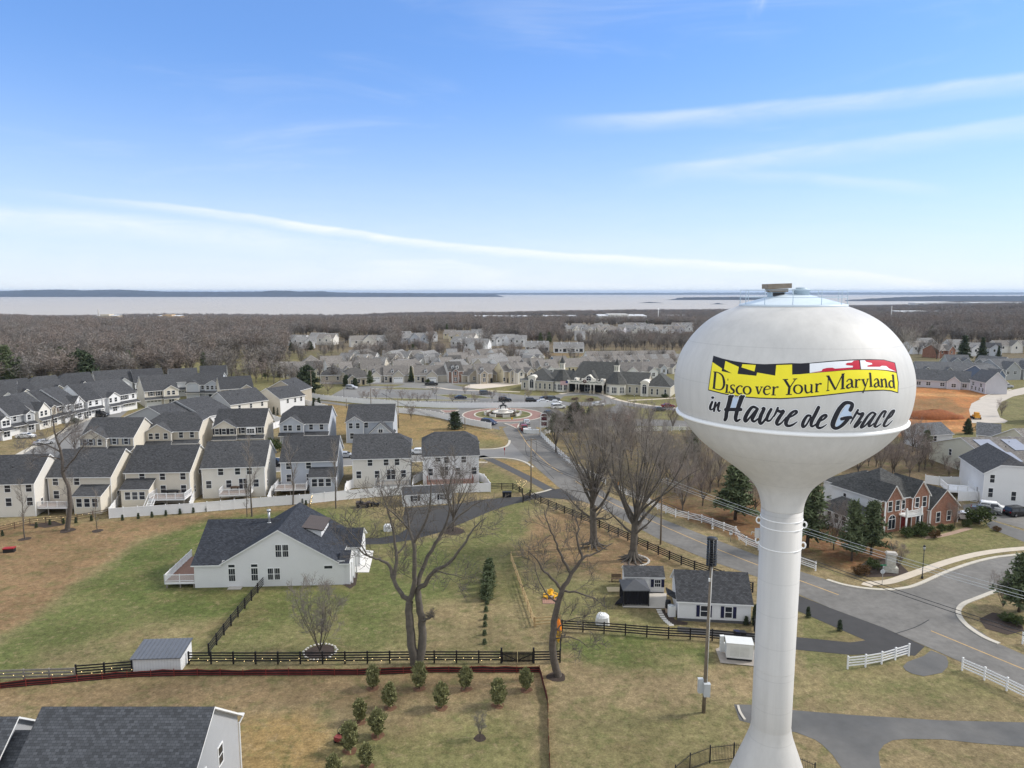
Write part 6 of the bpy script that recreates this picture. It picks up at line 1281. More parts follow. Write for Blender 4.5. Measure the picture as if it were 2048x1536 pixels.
C_ = [
 ('dark-hipped beige house with a tall arched window behind the round bare tree', 641, 750, 690, 749, s_tan, s_tan, roof_dk, dict(e='h', gable=None, dep=13)),
 ('dark clipped-roof olive house behind three small evergreens', 694, 756, 734, 754, s_tan, s_tan, roof_dk, dict(e='j', gable=(.0, .4), gar=False)),
 ('pale house with a white porch right of the three evergreens', 738, 750, 768, 749, s_cream, s_cream, roof_br, dict(gable=(.1, .75), dorm=1)),
 ('beige house with a white double garage under its gable, left of the dark cypress', 768, 750, 816, 749, s_tan, s_beige, roof_br, dict(gable=(.34, .82), dorm=1)),
 ('beige house with two white garage doors, right of the dark cypress', 829, 750, 894, 749, s_tan, s_beige, roof_br, dict(gable=(.36, .70), dorm=1, dep=14)),
 ('two-storey brick-fronted house with twin dormers and a parked white car', 897, 742, 926, 741, s_ivory, mat('dull_brick', (.25, .15, .115), rough=.9, var=.16, kind='brick'), roof_dk, dict(eave=5.2, gable=(.2, .6), gar=False, dorm=2)),
 ('beige gabled house with a diamond gable mark, between two cone shrubs', 924, 750, 956, 748, s_cream, s_tan, roof_br, dict(gable=(.3, .98), gar=False, dep=14)),
 ('stone house with an arched entry and one white dormer', 956, 746, 984, 745, s_beige, stone_m, roof_br, dict(eave=4.6, gable=(.1, .6), gar=False, dorm=1)),
 ('stone-fronted gabled house behind the broad bare street tree', 985, 747, 1009, 745, s_beige, stone_m, roof_br, dict(gable=(.1, .9), gar=False)),
 ('tall cream house with a blank side wall and small gabled dormer', 1008, 742, 1030, 741, s_yel, s_tan, roof_br, dict(eave=5.4, gable=(.4, .95), gar=False)),
 ('cream house with a round-topped upper window, by the white parked car', 1030, 744, 1045, 743, s_cream, s_cream, roof_br, dict(eave=5.2, gable=(.1, .9), gar=False)),
 ('tan house with two arched windows next to the clubhouse roof corner', 1046, 744, 1068, 742, s_tan, s_tan, roof_br2, dict(eave=5.0, gable=(.1, .8), gar=False)),
 ('house roof just left of the dark spreading evergreen, lowest of its row', 560, 741, 592, 740, s_beige, s_beige, roof_br2, dict(gable=(.2, .7), gar=False)),
 ('brown-roofed house above the dark spreading evergreen', 592, 741, 612, 740, s_tan, s_tan, roof_br, dict(gable=(.2, .7), gar=False)),
 ('dark-roofed house with a pale gable behind the dark hipped house', 613, 740, 645, 739, s_cream, s_cream, roof_dk, dict(gable=(.5, .98), gar=False)),
 ('long low brown roof left of the rusty bare thicket', 604, 726, 641, 725, s_beige, s_beige, roof_br2, dict(gable=None, e='h')),
 ('long brown roof seen through bare branches', 641, 728, 684, 727, s_beige, s_beige, roof_br2, dict(gable=(.6, .95), gar=False)),
 ('beige-gabled house right behind the olive clipped-roof house', 682, 741, 706, 740, s_beige, s_beige, roof_br2, dict(gable=(.1, .9), gar=False)),
 ('two-gabled cream house in front of the bare thicket', 722, 737, 762, 736, s_cream, s_cream, roof_br, dict(gable=(.5, .95), gar=False, rise=4.2)),
 ('house with one white gabled dormer behind the cypress tree', 790, 738, 822, 737, s_ivory, s_ivory, roof_br2, dict(gable=(.35, .8), gar=False)),
 ('white-sided house left of the twin-dormer brick front', 876, 742, 900, 741, s_white, s_white, roof_br2, dict(gable=(.1, .5), gar=False)),
 ('house with two little round-topped dormers on a dark ridge', 895, 727, 926, 726, s_tan, s_tan, roof_dk, dict(dorm=2, gable=None)),
 ('broad roof with two small gables behind the arched-entry house', 940, 727, 978, 726, s_beige, s_beige, roof_br2, dict(gable=(.3, .62), gar=False)),
 ('tall pale blue side wall rising in the thicket', 900, 718, 938, 717, s_blue, s_blue, roof_br2, dict(eave=5, gable=None, rise=3)),
 ('white gable-sided house at the thicket edge left of the clubhouse', 1022, 729, 1048, 728, s_white, s_white, roof_br2, dict(gable=(.1, .6), gar=False)),
 ('brown-roofed house with a white side left behind the clubhouse', 1052, 733, 1086, 732, s_white, s_white, roof_br, dict(gable=(.1, .5), gar=False)),
 ('brown roof with small white dormers behind the left turret', 1084, 736, 1118, 735, s_white, s_white, roof_br2, dict(gable=(.3, .6), gar=False, dorm=1)),
 ('teal-gabled house above the left turret of the clubhouse', 1114, 728, 1140, 727, s_dark, s_dark, roof_br, dict(gable=(.1, .7), gar=False)),
 ('cream house with a long side wall behind the clubhouse hall', 1128, 733, 1176, 732, s_yel, s_yel, roof_br2, dict(gable=(.6, .95), gar=False)),
 ('white gabled house with a navy garage behind the right turret', 1236, 742, 1282, 743, s_white, s_white, roof_br, dict(gable=(.4, .9))),
 ('cream house with a white front gable above the right clubhouse wing', 1278, 742, 1312, 741, s_yel, s_white, roof_br, dict(gable=(.5, .98), gar=False, dep=15)),
 ('small grey-blue house beside the round dark shrub', 1310, 735, 1334, 734, s_blue, s_blue, roof_br, dict(gable=(.3, .8), gar=False)),
 ('narrow house with steep twin gables close to the tank edge', 1334, 734, 1356, 733, s_ivory, s_ivory, roof_br, dict(gable=(.3, .8), gar=False)),
]
for lb, x0, y0, x1, y1, wl, fr, rf, kw in C_: cottage(lb, x0, y0, x1, y1, wl, fr, rf, **kw)
# rows of alike gabled roofs behind the clubhouse
rowm = (s_ivory, s_cream, s_white, s_beige)
for i in range(10):
 x = 1172 + i * 12.5; cottage('narrow gabled house, %s from the left in the row above the clubhouse ridge' % ordinal(i), x, 726 - i * .3, x + 11.5, 725.6 - i * .3, rowm[i % 4], rowm[(i + 1) % 4], (roof_br, roof_br2)[i % 2], gable=(.15, .85), gar=False, rise=3.0, dep=11, grp='narrow gabled houses above the clubhouse')
rd = random.Random(12)
for r_, (n, xa, st, y) in enumerate(((15, 655, 29, 733.5), (14, 668, 30, 723), (12, 700, 33, 713.5))):
 for i in range(n):
  x = xa + i * st + rd.uniform(-5, 5); w_ = rd.uniform(19, 26); q = rd.uniform(0, .5); cottage('brown-roofed house, %s from the left in the %s row behind the village front' % (ORD[i], ('second', 'third', 'fourth')[r_]), x, y + rd.uniform(-2, 2), x + w_, y + rd.uniform(-2.5, 1.5), rd.choice(rowm), rd.choice((s_white, s_ivory, s_cream, s_tan)), rd.choice((roof_br, roof_br2, roof_lt)), gable=(q, q + rd.uniform(.35, .5)), gar=False, rise=rd.uniform(3, 4.2), dep=12, grp='rows of houses behind the village front')
for i in range(7):
 x = 1176 + i * 26; cottage('low house, %s from the left in the farther row above the clubhouse' % ordinal(i), x, 714.5 - i * .3, x + 23, 714.2 - i * .3, rowm[(i + 2) % 4], s_white if i in (1, 2) else rowm[i % 4], (roof_br2, roof_br)[i % 2], gable=(.2, .7), gar=False, rise=3.0, dep=11, grp='farther village houses')
for i in range(8):
 x = 1270 + i * 12.5; cottage('small roof, %s from the left in the row beside the tank' % ordinal(i), x, 722 - i * .2, x + 11.5, 721.8 - i * .2, rowm[i % 4], rowm[(i + 3) % 4], (roof_br, roof_lt)[i % 2], gable=(.2, .8), gar=False, rise=3.0, dep=11, grp='village roofs beside the tank')
# ------------------------------------------------------------------ farther houses on the falling ground
def far_house(label, px, py, wd, wall, roof, rz=0.0, eave=5.0, rise=3.2, dep=11, g=True, grp='far houses among the bare woods', hgable=None):
 p = GT(px, py); h = House(label, at=(p.x, p.y, p.z), rz=rz, w=wd, eave=eave, wall=wall, front=wall, roof=roof, group=grp)
 h.block(-wd / 2, wd / 2, 0, dep, eave, rise, 'x', 'g', 'g', z0=-4)
 if g: h.block(-wd * .05, wd * .42, -2, 5, eave, wd * .2, 'y', 'g', 'g', z0=-4)
 for q in (-.3, .15): h.win(q * wd, eave - 1.4, 1.1, 1.5, 'p', y=-2 if q > 0 and g else 0)
 return h.done()
for i, q in enumerate((.05, .34, .62, .9)):
 pass
for k, (lb, xa, xb, y) in enumerate((('long low white block of unfinished terraced homes, left of the pair', 1052, 1098, 703), ('long low white block of unfinished terraced homes, right of the pair', 1108, 1168, 706))):
 a, b = GT(xa, y), GT(xb, y); b.z = a.z; L_ = (b - a).length; h = House(lb, at=a, rz=math.atan2(b.y - a.y, b.x - a.x), w=L_, eave=3.6, wall=s_white, roof=roof_lt, name='terrace', cat='terraced block', group='unfinished white terraces')
 h.block(0, L_, 0, 11, 3.6, 3.2, 'x', 'g', 'g', z0=-2)
 for i in range(7): h.win(L_ * (i + .6) / 7.3, 1.7, (2.2, 1.2)[i % 2], (2.2, 1.3)[i % 2], 'p')
 for i in range(3): mb = MB(); x = L_ * (.25 + .27 * i); mb.box(x - .25, x + .25, 3.5, 4.2, 5.2, 7.0); h.part('chimney', mb, trim)
 h.done()
FH = [(590, 692, 15, s_white, 'white farm-like house left of the far pine clump'), (612, 697, 13, s_white, 'low white house front in front of the far pine clump'), (632, 686, 12, s_white, 'first white gable above the far pine clump'), (650, 690, 14, s_ivory, 'pale double-gabled house above the far pine clump'), (664, 688, 10, s_white, 'white house with a little gazebo by the orange field'),
  (728, 694, 19, s_ivory, 'wide cream-gabled house right of the orange field'), (752, 693, 12, s_white, 'white gable next to the wide cream-gabled far house'), (772, 692, 10, s_white, 'slim white house in bare trees left of the long grey roof'), (805, 682, 13, s_lav, 'grey house at the left end of the long grey roof'), (822, 688, 16, s_blue, 'grey gabled house with dark windows under the long grey roof'), (843, 687, 14, s_blue, 'grey gabled house with a triple window under the long roof'),
  (866, 683, 8, s_white, 'white house alone among grey trunks'), (898, 678, 10, s_yel, 'butter-coloured gable among grey trunks'), (910, 684, 10, s_yel, 'yellow narrow gable beside the white cluster'), (926, 680, 13, s_white, 'white cluster house with a steep roof'), (936, 688, 10, s_ivory, 'ivory house at the foot of the white cluster'), (950, 677, 10, s_white, 'white house at the right end of the cluster'), (962, 675, 8, s_yel, 'small yellow house topping the cluster'),
  (914, 697, 10, s_white, 'white house by the tan bank'), (946, 702, 16, s_white, 'white building with dark openings above the tan bank'), (962, 704, 9, s_white, 'white porch house right of the dark openings'), (992, 692, 9, s_white, 'left gable of the white far row'), (1003, 690, 9, s_white, 'second white gable of the far row'), (1017, 690, 9, s_lav, 'grey gable midway in the white far row'), (1030, 692, 10, s_white, 'fourth house of the white far row, with a porch'), (1041, 693, 9, s_white, 'right end house of the white far row'), (1160, 681, 9, s_white, 'lone white house at the end of the far lane')]
for px_, py_, wd, wl, lb in FH: far_house(lb, px_, py_, wd, wl, roof_lt if wl in (s_white, s_blue, s_lav) else roof_br2, R(random.Random(px_).uniform(-25, 25)), eave=5.2)
rd = random.Random(21)
for i in range(34):
 px_ = 1130 + i * 7.6 + rd.uniform(-2, 2); py_ = 667 - rd.choice((0, 3, 6, 9)) + (2 if px_ < 1250 else 0)
 far_house('tiny pale house, %s from the left in the farthest housing estate' % ordinal(i), px_, py_, rd.uniform(10, 15), rd.choice((s_white, s_ivory, s_white, s_lav)), rd.choice((roof_lt, roof_br2)), R(rd.uniform(-30, 30)), g=rd.random() < .6, grp='farthest housing estate')
for px_, py_, wd, wl, rf, lb in ((1892, 716, 13, brick_m, roof_br2, 'brick house with a white porch under the pale bare tree'), (1920, 704, 12, s_white, roof_lt, 'white house behind the two tall dark spruces'), (1944, 712, 10, s_white, roof_lt, 'white house between the two tall dark spruces'), (1980, 712, 12, s_blue, roof_ch2, 'blue-grey house right of the tall dark spruces'), (2020, 706, 17, s_ivory, roof_br, 'large brown-roofed house right of the spruces'), (2046, 706, 14, s_yel, roof_br2, 'yellowish roof at the picture edge above the site'), (1840, 708, 12, s_white, roof_br2, 'white house half hidden behind the tank edge'), (1858, 700, 10, s_ivory, roof_lt, 'pale house left of the brick porch house')):
 far_house(lb, px_, py_, wd, wl, rf, R(random.Random(px_).uniform(-25, 25)), eave=5.0, grp='houses beyond the clay site')
# terraces by the clay site
def terrace(label, FL, FR, eave, dep, wall, roof, gables=(), wins=(), rise=4.0, grp='new terraces at the clay site'):
 h = House(label, FL, FR, eave, wall=wall, roof=roof, name='terrace', cat='terraced block', group=grp)
 h.block(0, h.w, 0, dep, eave, rise, 'x', 'g', 'g')
 for q, wd in gables: h.block(q * h.w - wd / 2, q * h.w + wd / 2, -1.4, 4, eave, wd * .42, 'y', 'g', 'g')
 for q in wins: h.win(q * h.w, eave - 1.7, 1.5, 1.4, 'tw', y=-1.4 if any(abs(q - g[0]) * h.w < g[1] / 2 for g in gables) else 0)
 return h
h = terrace('long lilac-grey terrace with a dark roof facing the orange clay', (1800, 756), (1940, 764), 3.3, 9, s_lav, roof_mg, [(.78, 4.6)], (.28, .42, .62, .78, .93)); h.done()
h = terrace('tall end block of the lilac-grey terrace with a blank pale gable', (1941, 757), (1972, 764), 4.8, 8, s_lav, roof_mg, (), (.22, .72)); 
for q in (.15, .4, .62, .85): h.win(q * h.w, 1.4, 1.0, 1.4)
h.done()
h = terrace('dark-roofed terrace with three white-trimmed gables behind the clay site', (1836, 742), (1985, 746), 3.3, 14, s_mid, roof_mg, [(.12, 5), (.42, 5), (.72, 5)], (.2, .6)); h.done()
h = terrace('blue-gabled end house beside the small white boat', (1981, 752), (2012, 749), 4.6, 13, s_dark, roof_mg, [(.45, 6.5)], (.45, .8)); h.done()
h = terrace('grey gabled terrace behind the blue-gabled house, left part', (1898, 727), (1944, 728), 4.6, 13, s_grey, roof_mg, [(.3, 7), (.75, 7)], (.5,)); h.done()
h = terrace('grey gabled terrace behind the blue-gabled house, middle part', (1946, 728), (2000, 732), 4.6, 14, s_mid, roof_mg, [(.3, 7), (.8, 7)], (.5, .9)); h.done()
h = terrace('grey gabled terrace at the right picture edge above the boat', (2004, 738), (2075, 736), 5.0, 14, s_grey, roof_mg, [(.25, 8), (.75, 8)], (.1, .3, .5)); h.done()
# larger works and town buildings far off
for i, (lb, px_, py_, wd, ht, dp, cl, zz) in enumerate((('cream factory block with a smoking stack near the shore', 213, 643, 60, 16, 30, (.58, .50, .38), 0), ('low white works beside the smoking factory', 243, 644, 70, 8, 30, (.66, .64, .60), 0), ('tan brick mill block by the shore', 338, 643, 66, 16, 30, (.52, .36, .20), 0), ('long white roofed warehouse on the shore road', 1005, 637, 190, 7, 50, (.62, .62, .62), 0), ('pale warehouse right of the shore road', 1120, 636, 110, 6, 40, (.6, .6, .6), 0), ('big pale domed-roof depot in the far woods', 1246, 646, 110, 16, 60, (.62, .60, .56), 0), ('white shed roof right of the far mast', 1352, 636, 70, 6, 30, (.65, .65, .65), 0), ('far white store roofs across the inlet', 1900, 610, 420, 12, 80, (.68, .66, .64), 0), ('second far white store roofs across the inlet', 2010, 609.5, 380, 12, 80, (.68, .66, .64), 0), ('pale far sheds right of the tank', 1860, 629, 160, 7, 60, (.5, .5, .48), 0))):
 p = GT(px_, py_); t = thing('industrial_building', lb, 'industrial building', p, 0, 'distant large buildings'); m = mat('works_%s' % ''.join(chr(97 + int(c_ * 20)) for c_ in cl), cl, rough=.8, var=.1, scale=.05)
 mb = MB(); mb.box(-wd / 2, wd / 2, 0, dp, -12, ht); mb.box(-wd * .3, wd * .12, 2, dp - 2, ht, ht + ht * .25); mb.build('wall', m, t)
 mb = MB(); mb.add([(-wd / 2 - 1, -1, ht), (wd / 2 + 1, -1, ht), (wd / 2 + 1, dp + 1, ht + 2.5), (-wd / 2 - 1, dp + 1, ht + 2.5)], [(0, 1, 2, 3)]); mb.build('roof', mat('works_roof', (.55, .55, .55), rough=.7), t)
 mb = MB()
 for k in range(6): x = wd * (-.42 + .165 * k); mb.box(x - wd * .04, x + wd * .04, -.4, 0, ht * .3, ht * .6)
 mb.build('window_band', dark_in, t)
 if i == 0: mb = MB(); mb.tube([(-wd * .4, 5, 0), (-wd * .4, 5, 34)], 1.6, 8); mb.build('chimney', concrete, t)
for px_, py_, hh, lb in ((1316, 645, 34, 'slender white mast in the far woods left of the tank'), (1782, 640, 32, 'slender white mast in the far woods right of the tank')):
 p = GT(px_, py_); t = thing('radio_mast', lb, 'mast', p); mb = MB(); mb.tube([(0, 0, 0), (0, 0, hh)], [.9, .5], 6); mb.build('pole', trim, t); mb = MB(); mb.box(-2, 2, -2, 2, hh * .1, hh * .1 + .6); mb.build('bracing', trim, t)
# ------------------------------------------------------------------ trees and shrubs
bark = mat('bark', (.105, .088, .074), rough=1, var=.3, scale=3, kind='rough'); bark_g = mat('grey_bark', (.112, .098, .083), rough=1, var=.35, scale=1.6, kind='rough'); twig = mat('twigs', (.225, .198, .174), rough=1, var=.25, scale=.6); twig_r = mat('reddish_twigs', (.25, .205, .18), rough=1, var=.25, scale=.6)
twig_d = mat('dark_twigs', (.165, .15, .142), rough=1, var=.25, scale=.6); bark_p = mat('pale_bark', (.42, .39, .34), rough=1, var=.2)
def leafm(n, c): return mat(n, c, rough=.85, var=.45, scale=1.2, spec=.15)
ndl = leafm('pine_needles', (.105, .128, .066)); ndl_d = leafm('dark_needles', (.062, .080, .046)); ndl_y = leafm('young_needles', (.215, .215, .10)); ndl_g = leafm('grey_green_needles', (.075, .088, .050)); box_m = leafm('boxwood_leaves', (.065, .085, .032)); brown_l = leafm('brown_leaves', (.11, .065, .03)); pale_l = leafm('pale_leaves', (.18, .19, .10))
twig_h = mat('dark_fine_twigs', (.125, .108, .092), rough=1, var=.25, scale=.6)
class Tree:
 def __init__(s, seed): s.r = random.Random(seed); s.w = MB(); s.t = MB()
 def vec(s): return Vector((s.r.gauss(0, 1), s.r.gauss(0, 1), s.r.gauss(0, 1))).normalized()
 def limb(s, p, d, L_, r0, r1, n=5, wob=.18, up=.08, tw=False):
  pts = [Vector(p)]; d = Vector(d).normalized()
  for i in range(n):
   d = (d + s.vec() * wob + Vector((0, 0, up))).normalized(); pts.append(pts[-1] + d * L_ / n)
  s.seg(pts, r0, r1, tw); return pts
 def seg(s, pts, r0, r1, tw=False):
  k = len(pts); rad = [r0 + (r1 - r0) * i / (k - 1) for i in range(k)]
  (s.t if tw else s.w).tube(pts, rad, 8 if r0 > .18 else (5 if r0 > .06 else 3), smooth=True, cap=False)
 def sub(s, pts, L_, r, lev, dens=1.0, spread=.75, up=.10, t0=.25, mn=.010):
  """side shoots along a limb, recursively down to twigs"""
  if lev == 0: return
  k = len(pts) - 1; n = max(2, int((6 if lev > 1 else 7) * dens))
  for j in range(n):
   t = t0 + (1 - t0) * (j + s.r.random()) / n; i = min(int(t * k), k - 1); f = t * k - i
   p = pts[i].lerp(pts[i + 1], f); d0 = (pts[i + 1] - pts[i]).normalized()
   a = s.vec(); a = (a - d0 * a.dot(d0)).normalized()
   d = (d0 * (1 - spread * .55) + a * spread + Vector((0, 0, up))).normalized()
   l_ = L_ * s.r.uniform(.6, 1.1) * (1 - .35 * t); rr = max(mn, r * (1 - .4 * t))
   q = s.limb(p, d, l_, rr, max(mn * .7, rr * .45), 4 if lev > 1 else 3, .22, up * .6, rr < .05)
   s.sub(q, L_ * .58, rr * .55, lev - 1, dens, spread, up, .15, mn)
 def out(s, root, m1=bark, m2=twig):
  if s.w.v: s.w.build('trunk', m1, root)
  if s.t.v: s.t.build('crown', m2, root)
 def one(s, name, m1=bark, m2=twig):
  o = len(s.w.v); s.w.v += s.t.v; s.w.f += [tuple(i + o for i in f) for f in s.t.f]; s.w.m += [1] * len(s.t.f); s.w.sm += s.t.sm
  return s.w.mesh(name, [m1, m2])
PROTO = {}
def vase(seed, H=10, tr=.22, th=.22, nl=7, lean=.42, lev=3, dens=1.0, mn=.010):
 """spreading tree: short trunk that splits into rising limbs"""
 t = Tree(seed); base = t.limb((0, 0, -.1), (0, 0, 1), H * th, tr, tr * .8, 4, .05, .1)
 for i in range(nl):
  a = 2 * math.pi * (i + t.r.uniform(-.3, .3)) / nl; ln = lean * t.r.uniform(.5, 1.25); st = base[-1] if i % 2 else base[-2]
  q = t.limb(st, (math.cos(a) * ln, math.sin(a) * ln, 1), H * (1 - th) * t.r.uniform(.78, 1.02), tr * t.r.uniform(.38, .55), tr * .07, 7, .16, .10)
  t.sub(q, H * .29, tr * .22, lev, dens * .9, .7, .14, .18, mn)
 return t
def slender(seed, H=10, tr=.12, dens=1.0, lev=2, mn=.010):
 t = Tree(seed); q = t.limb((0, 0, -.1), (0, 0, 1), H, tr, tr * .12, 9, .07, .06); t.sub(q, H * .24, tr * .4, lev, dens * 2.2, .62, .28, .22, mn); return t
def place_tree(kind, px, top, label, seed=0, group=None, m1=bark, m2=twig, wide=1.0, name='bare_tree', cat='tree', rz=None, raw=None, H=None):
 """one tree standing at a photo point, as high as its top row says"""
 p = raw if raw is not None else G(*px); Hh = H or (ZAT(p, top) - p.z); k = (kind, seed, m1.name, m2.name); rd_ = random.Random(int(px[0] * 7 + px[1]))
 if k not in PROTO:
  t = {'vase': lambda: vase(seed, 10, .15, .18, 9, .46, 3, 1.2, .010), 'big': lambda: vase(seed, 10, .19, .22, 10, .55, 3, 1.0, .009), 'slender': lambda: slender(seed), 'round': lambda: vase(seed, 10, .15, .24, 9, .85, 3, .85, .024), 'shrub': lambda: vase(seed, 10, .13, .04, 12, .55, 3, 1.05, .018), 'oval': lambda: vase(seed, 10, .2, .15, 8, .3, 3, .8, .03)}[kind]()
  root = thing(name, label, cat, p, 0, group); t.out(root, m1, m2); PROTO[k] = root; r = root
 else: r = copytree(PROTO[k], p, 0, label, group)
 r.scale = (Hh / 10 * wide, Hh / 10 * wide, Hh / 10); r.rotation_euler = (0, 0, rz if rz is not None else rd_.uniform(0, 6.28)); r.location = p
 if not group and 'group' in r: del r['group']
 r['label'] = label; return r
def hero(label, base, limbs, m1=bark_g, m2=twig, sub=2.6, lev=3, dens=1.0, seed=1, mn=.011, roots=0, name='bare_tree'):
 """tree whose main limbs follow the photograph: limb = [(x, y, depth offset)], r0, r1"""
 p = G(*base); t = Tree(seed); root = thing(name, label, 'tree', p)
 for pts, r0, r1, sh in limbs:
  q = [AT(x, y, p.y + dy) - p for x, y, dy in pts]; c_ = cat([tuple(v) for v in q], 4); c_ = [Vector(v) + t.vec() * (.07 if i_ else 0) for i_, v in enumerate(c_)]
  t.seg(c_, r0 * .84, r1 * .8, False)
  if sh: t.sub(c_, sub * sh, max(.03, r1 * .5), lev, dens * 1.35, .75, .14, .2, mn)
 for i in range(roots):
  a = 2 * math.pi * i / roots + .2; t.seg([Vector((.3 * math.cos(a), .3 * math.sin(a), 1.3)), Vector((.75 * math.cos(a), .75 * math.sin(a), .4)), Vector((1.5 * math.cos(a), 1.5 * math.sin(a), .08)), Vector((2.1 * math.cos(a + .1), 2.1 * math.sin(a + .1), -.05))], .3, .07)
 t.out(root, m1, m2); return root
K = lambda x, y, d=0: (560 + x * .3516, 960 + y * .3516, d)
hero('tall twin-trunked bare tree standing in the front field fence', (829, 1330), [
 ([K(768, 1052), K(745, 900), K(735, 770), K(738, 690)], .62, .46, 0), ([K(792, 1050), K(808, 900, .3), K(805, 800, .3), K(790, 700, .2), K(785, 620, 0)], .58, .40, 0),
 ([K(738, 690), K(690, 650), K(645, 570, .5), K(622, 490, 1), K(560, 452, 1), K(500, 432, .5), K(440, 385, 0)], .34, .08, 1), ([K(738, 690), K(762, 600, -.3), K(766, 480, -.6), K(760, 360, -.5), K(735, 285, 0), K(728, 200, .4), K(700, 90, .5)], .36, .07, 1.1),
 ([K(645, 570, .5), K(662, 430, 1.5), K(642, 300, 2), K(620, 190, 2), K(575, 60, 1.5)], .24, .05, 1.1), ([K(655, 430, 1.5), K(705, 380, 2.4), K(725, 290, 3), K(770, 180, 3.4)], .15, .04, 1),
 ([K(785, 620), K(832, 585, -.4), K(872, 518, -.8), K(965, 468, -1.5), K(1055, 350, -2), K(1120, 255, -2), K(1175, 215, -1.6)], .34, .05, 1), ([K(783, 600), K(825, 470, .8), K(905, 330, 1.2), K(965, 255, 1.8), K(1070, 165, 2.4), K(1160, 110, 3)], .30, .05, 1.1),
 ([K(905, 330, 1.2), K(960, 200, .8), K(960, 60, .4), K(985, -60, 0)], .18, .04, 1.1), ([K(760, 360, -.5), K(830, 240, -1.2), K(860, 100, -1.8), K(850, -40, -2)], .2, .04, 1.1), ([K(872, 518, -.8), K(950, 530, -1.6), K(1050, 560, -2.2)], .12, .03, .8), ([K(735, 285), K(660, 200, -.6), K(540, 110, -1.2)], .15, .03, 1), ([K(808, 800), K(840, 790, -.3), K(868, 772, -.5)], .2, .14, .25), ([K(500, 432, .5), K(430, 330, .2), K(350, 250, 0)], .1, .03, .9)], sub=4.0, lev=3, dens=.70, seed=4, mn=.022, m2=twig_h)
hero('leaning dark bare tree with twisted limbs at the fence corner beside the kayak', (1113, 1352), [
 ([K(1582, 1125), K(1556, 1000), K(1556, 850), K(1580, 700), K(1610, 615)], .50, .32, 0), ([K(1610, 615), K(1662, 530, .4), K(1722, 445, .6), K(1780, 420, 1), K(1890, 362, 1.4)], .30, .05, 1), ([K(1600, 630), K(1560, 570, -.4), K(1490, 505, -.8), K(1455, 445, -1), K(1400, 400, -1.2)], .22, .04, 1),
 ([K(1655, 535, .4), K(1600, 430, 0), K(1565, 345, -.3), K(1520, 240, -.3), K(1500, 160, 0)], .2, .04, 1), ([K(1722, 445, .6), K(1690, 340, 1), K(1700, 262, 1.4), K(1660, 180, 1.6)], .18, .04, 1), ([K(1605, 632), K(1700, 640, -.6), K(1795, 680, -1), K(1850, 720, -1.4)], .15, .03, .9), ([K(1580, 700), K(1530, 660, .5), K(1470, 560, 1), K(1450, 470, 1.2)], .14, .03, .9), ([K(1560, 860), K(1640, 800, -.5), K(1720, 780, -1)], .1, .03, .8), ([K(1556, 900), K(1680, 900, -1), K(1760, 960, -1.6)], .1, .03, .8)], sub=3.3, lev=3, dens=.72, seed=9, mn=.020, m2=twig_h, m1=bark)
hero('bare tree with twisted trunk in front of the cream sunroom house', (135, 1060), [
 ([(135, 1062, 0), (140, 1010, 0), (137, 978, 0), (126, 944, 0), (122, 905, 0), (112, 872, 0), (104, 832, 0)], .5, .10, 1.1), ([(126, 944, 0), (150, 915, -1), (170, 890, -1.5), (200, 868, -2)], .2, .04, 1), ([(122, 905, 0), (95, 890, 1), (70, 888, 1.6), (48, 905, 2)], .18, .04, 1), ([(124, 920, 0), (90, 912, -1), (60, 925, -1.5)], .14, .04, 1), ([(112, 872, 0), (135, 850, 1), (150, 820, 1.4)], .16, .04, 1), ([(118, 890, 0), (140, 868, 1.5), (165, 860, 2.4)], .14, .03, 1)], sub=3.0, lev=3, dens=.9, seed=14, m1=bark, m2=twig_d, mn=.016)
def bigroad(label, base, forks, top, seed, roots):
 p = G(*base); t = Tree(seed); root = thing('bare_tree', label, 'tree', p); H = ZAT(p, top); zf = ZAT(p, forks)
 trunk = t.limb((0, 0, -.1), (0, 0, 1), zf, .58, .48, 6, .03, .1)
 for i in range(19):
  a = 2 * math.pi * (i + t.r.uniform(-.3, .3)) / 19; ln = t.r.uniform(.14, .88); st = trunk[-1] if i % 3 else trunk[-2]
  q = t.limb(st, (math.cos(a) * ln, math.sin(a) * ln, 1), (H - zf) * t.r.uniform(.75, 1.0), t.r.uniform(.15, .24), .025, 9, .19, .035)
  t.sub(q, (H - zf) * .27, .06, 3, .92, .7, .12, .15, .017)
 for i in range(3):
  a = 2 * math.pi * i / 3 + .9; q = t.limb(trunk[-3], (math.cos(a), math.sin(a), .5), 6.5, .22, .03, 8, .15, .05); t.sub(q, 2.4, .07, 2, 1, .7, .15, .2, .014)
 for i in range(roots):
  a = 2 * math.pi * i / roots + .2; t.seg([Vector((.38 * math.cos(a), .38 * math.sin(a), 1.4)), Vector((.7 * math.cos(a), .7 * math.sin(a), .55)), Vector((1.7 * math.cos(a), 1.7 * math.sin(a), .12)), Vector((2.5 * math.cos(a + .1), 2.5 * math.sin(a + .1), -.05))], .27, .07)
 t.out(root, bark_g, twig)
bigroad('huge bare tree with flaring roots behind the cottage shed', (1266, 1120), 1040, 822, 31, 11)
bigroad('huge bare tree with shaggy trunk just inside the road fence', (1187, 1094), 1010, 835, 37, 8)
sheet('garden_bed', [(1243, 1122), (1250, 1110), (1280, 1108), (1290, 1118), (1278, 1132), (1252, 1133)], .018, mat('leaf_mulch', (.17, .125, .095), rough=1, var=.3))
place_tree('shrub', (640, 1305), 1165, 'small many-stemmed bare tree in a stone ring on the lawn', 3)
place_tree('big', (906, 1062), 908, 'bare tree on a mulch circle beside the farm driveway', 5)
place_tree('slender', (50, 1078), 965, 'thin young bare tree in a mulch ring in the brown field', 1); place_tree('slender', (195, 1062), 985, 'small thin bare tree at the string-lit fence', 2)
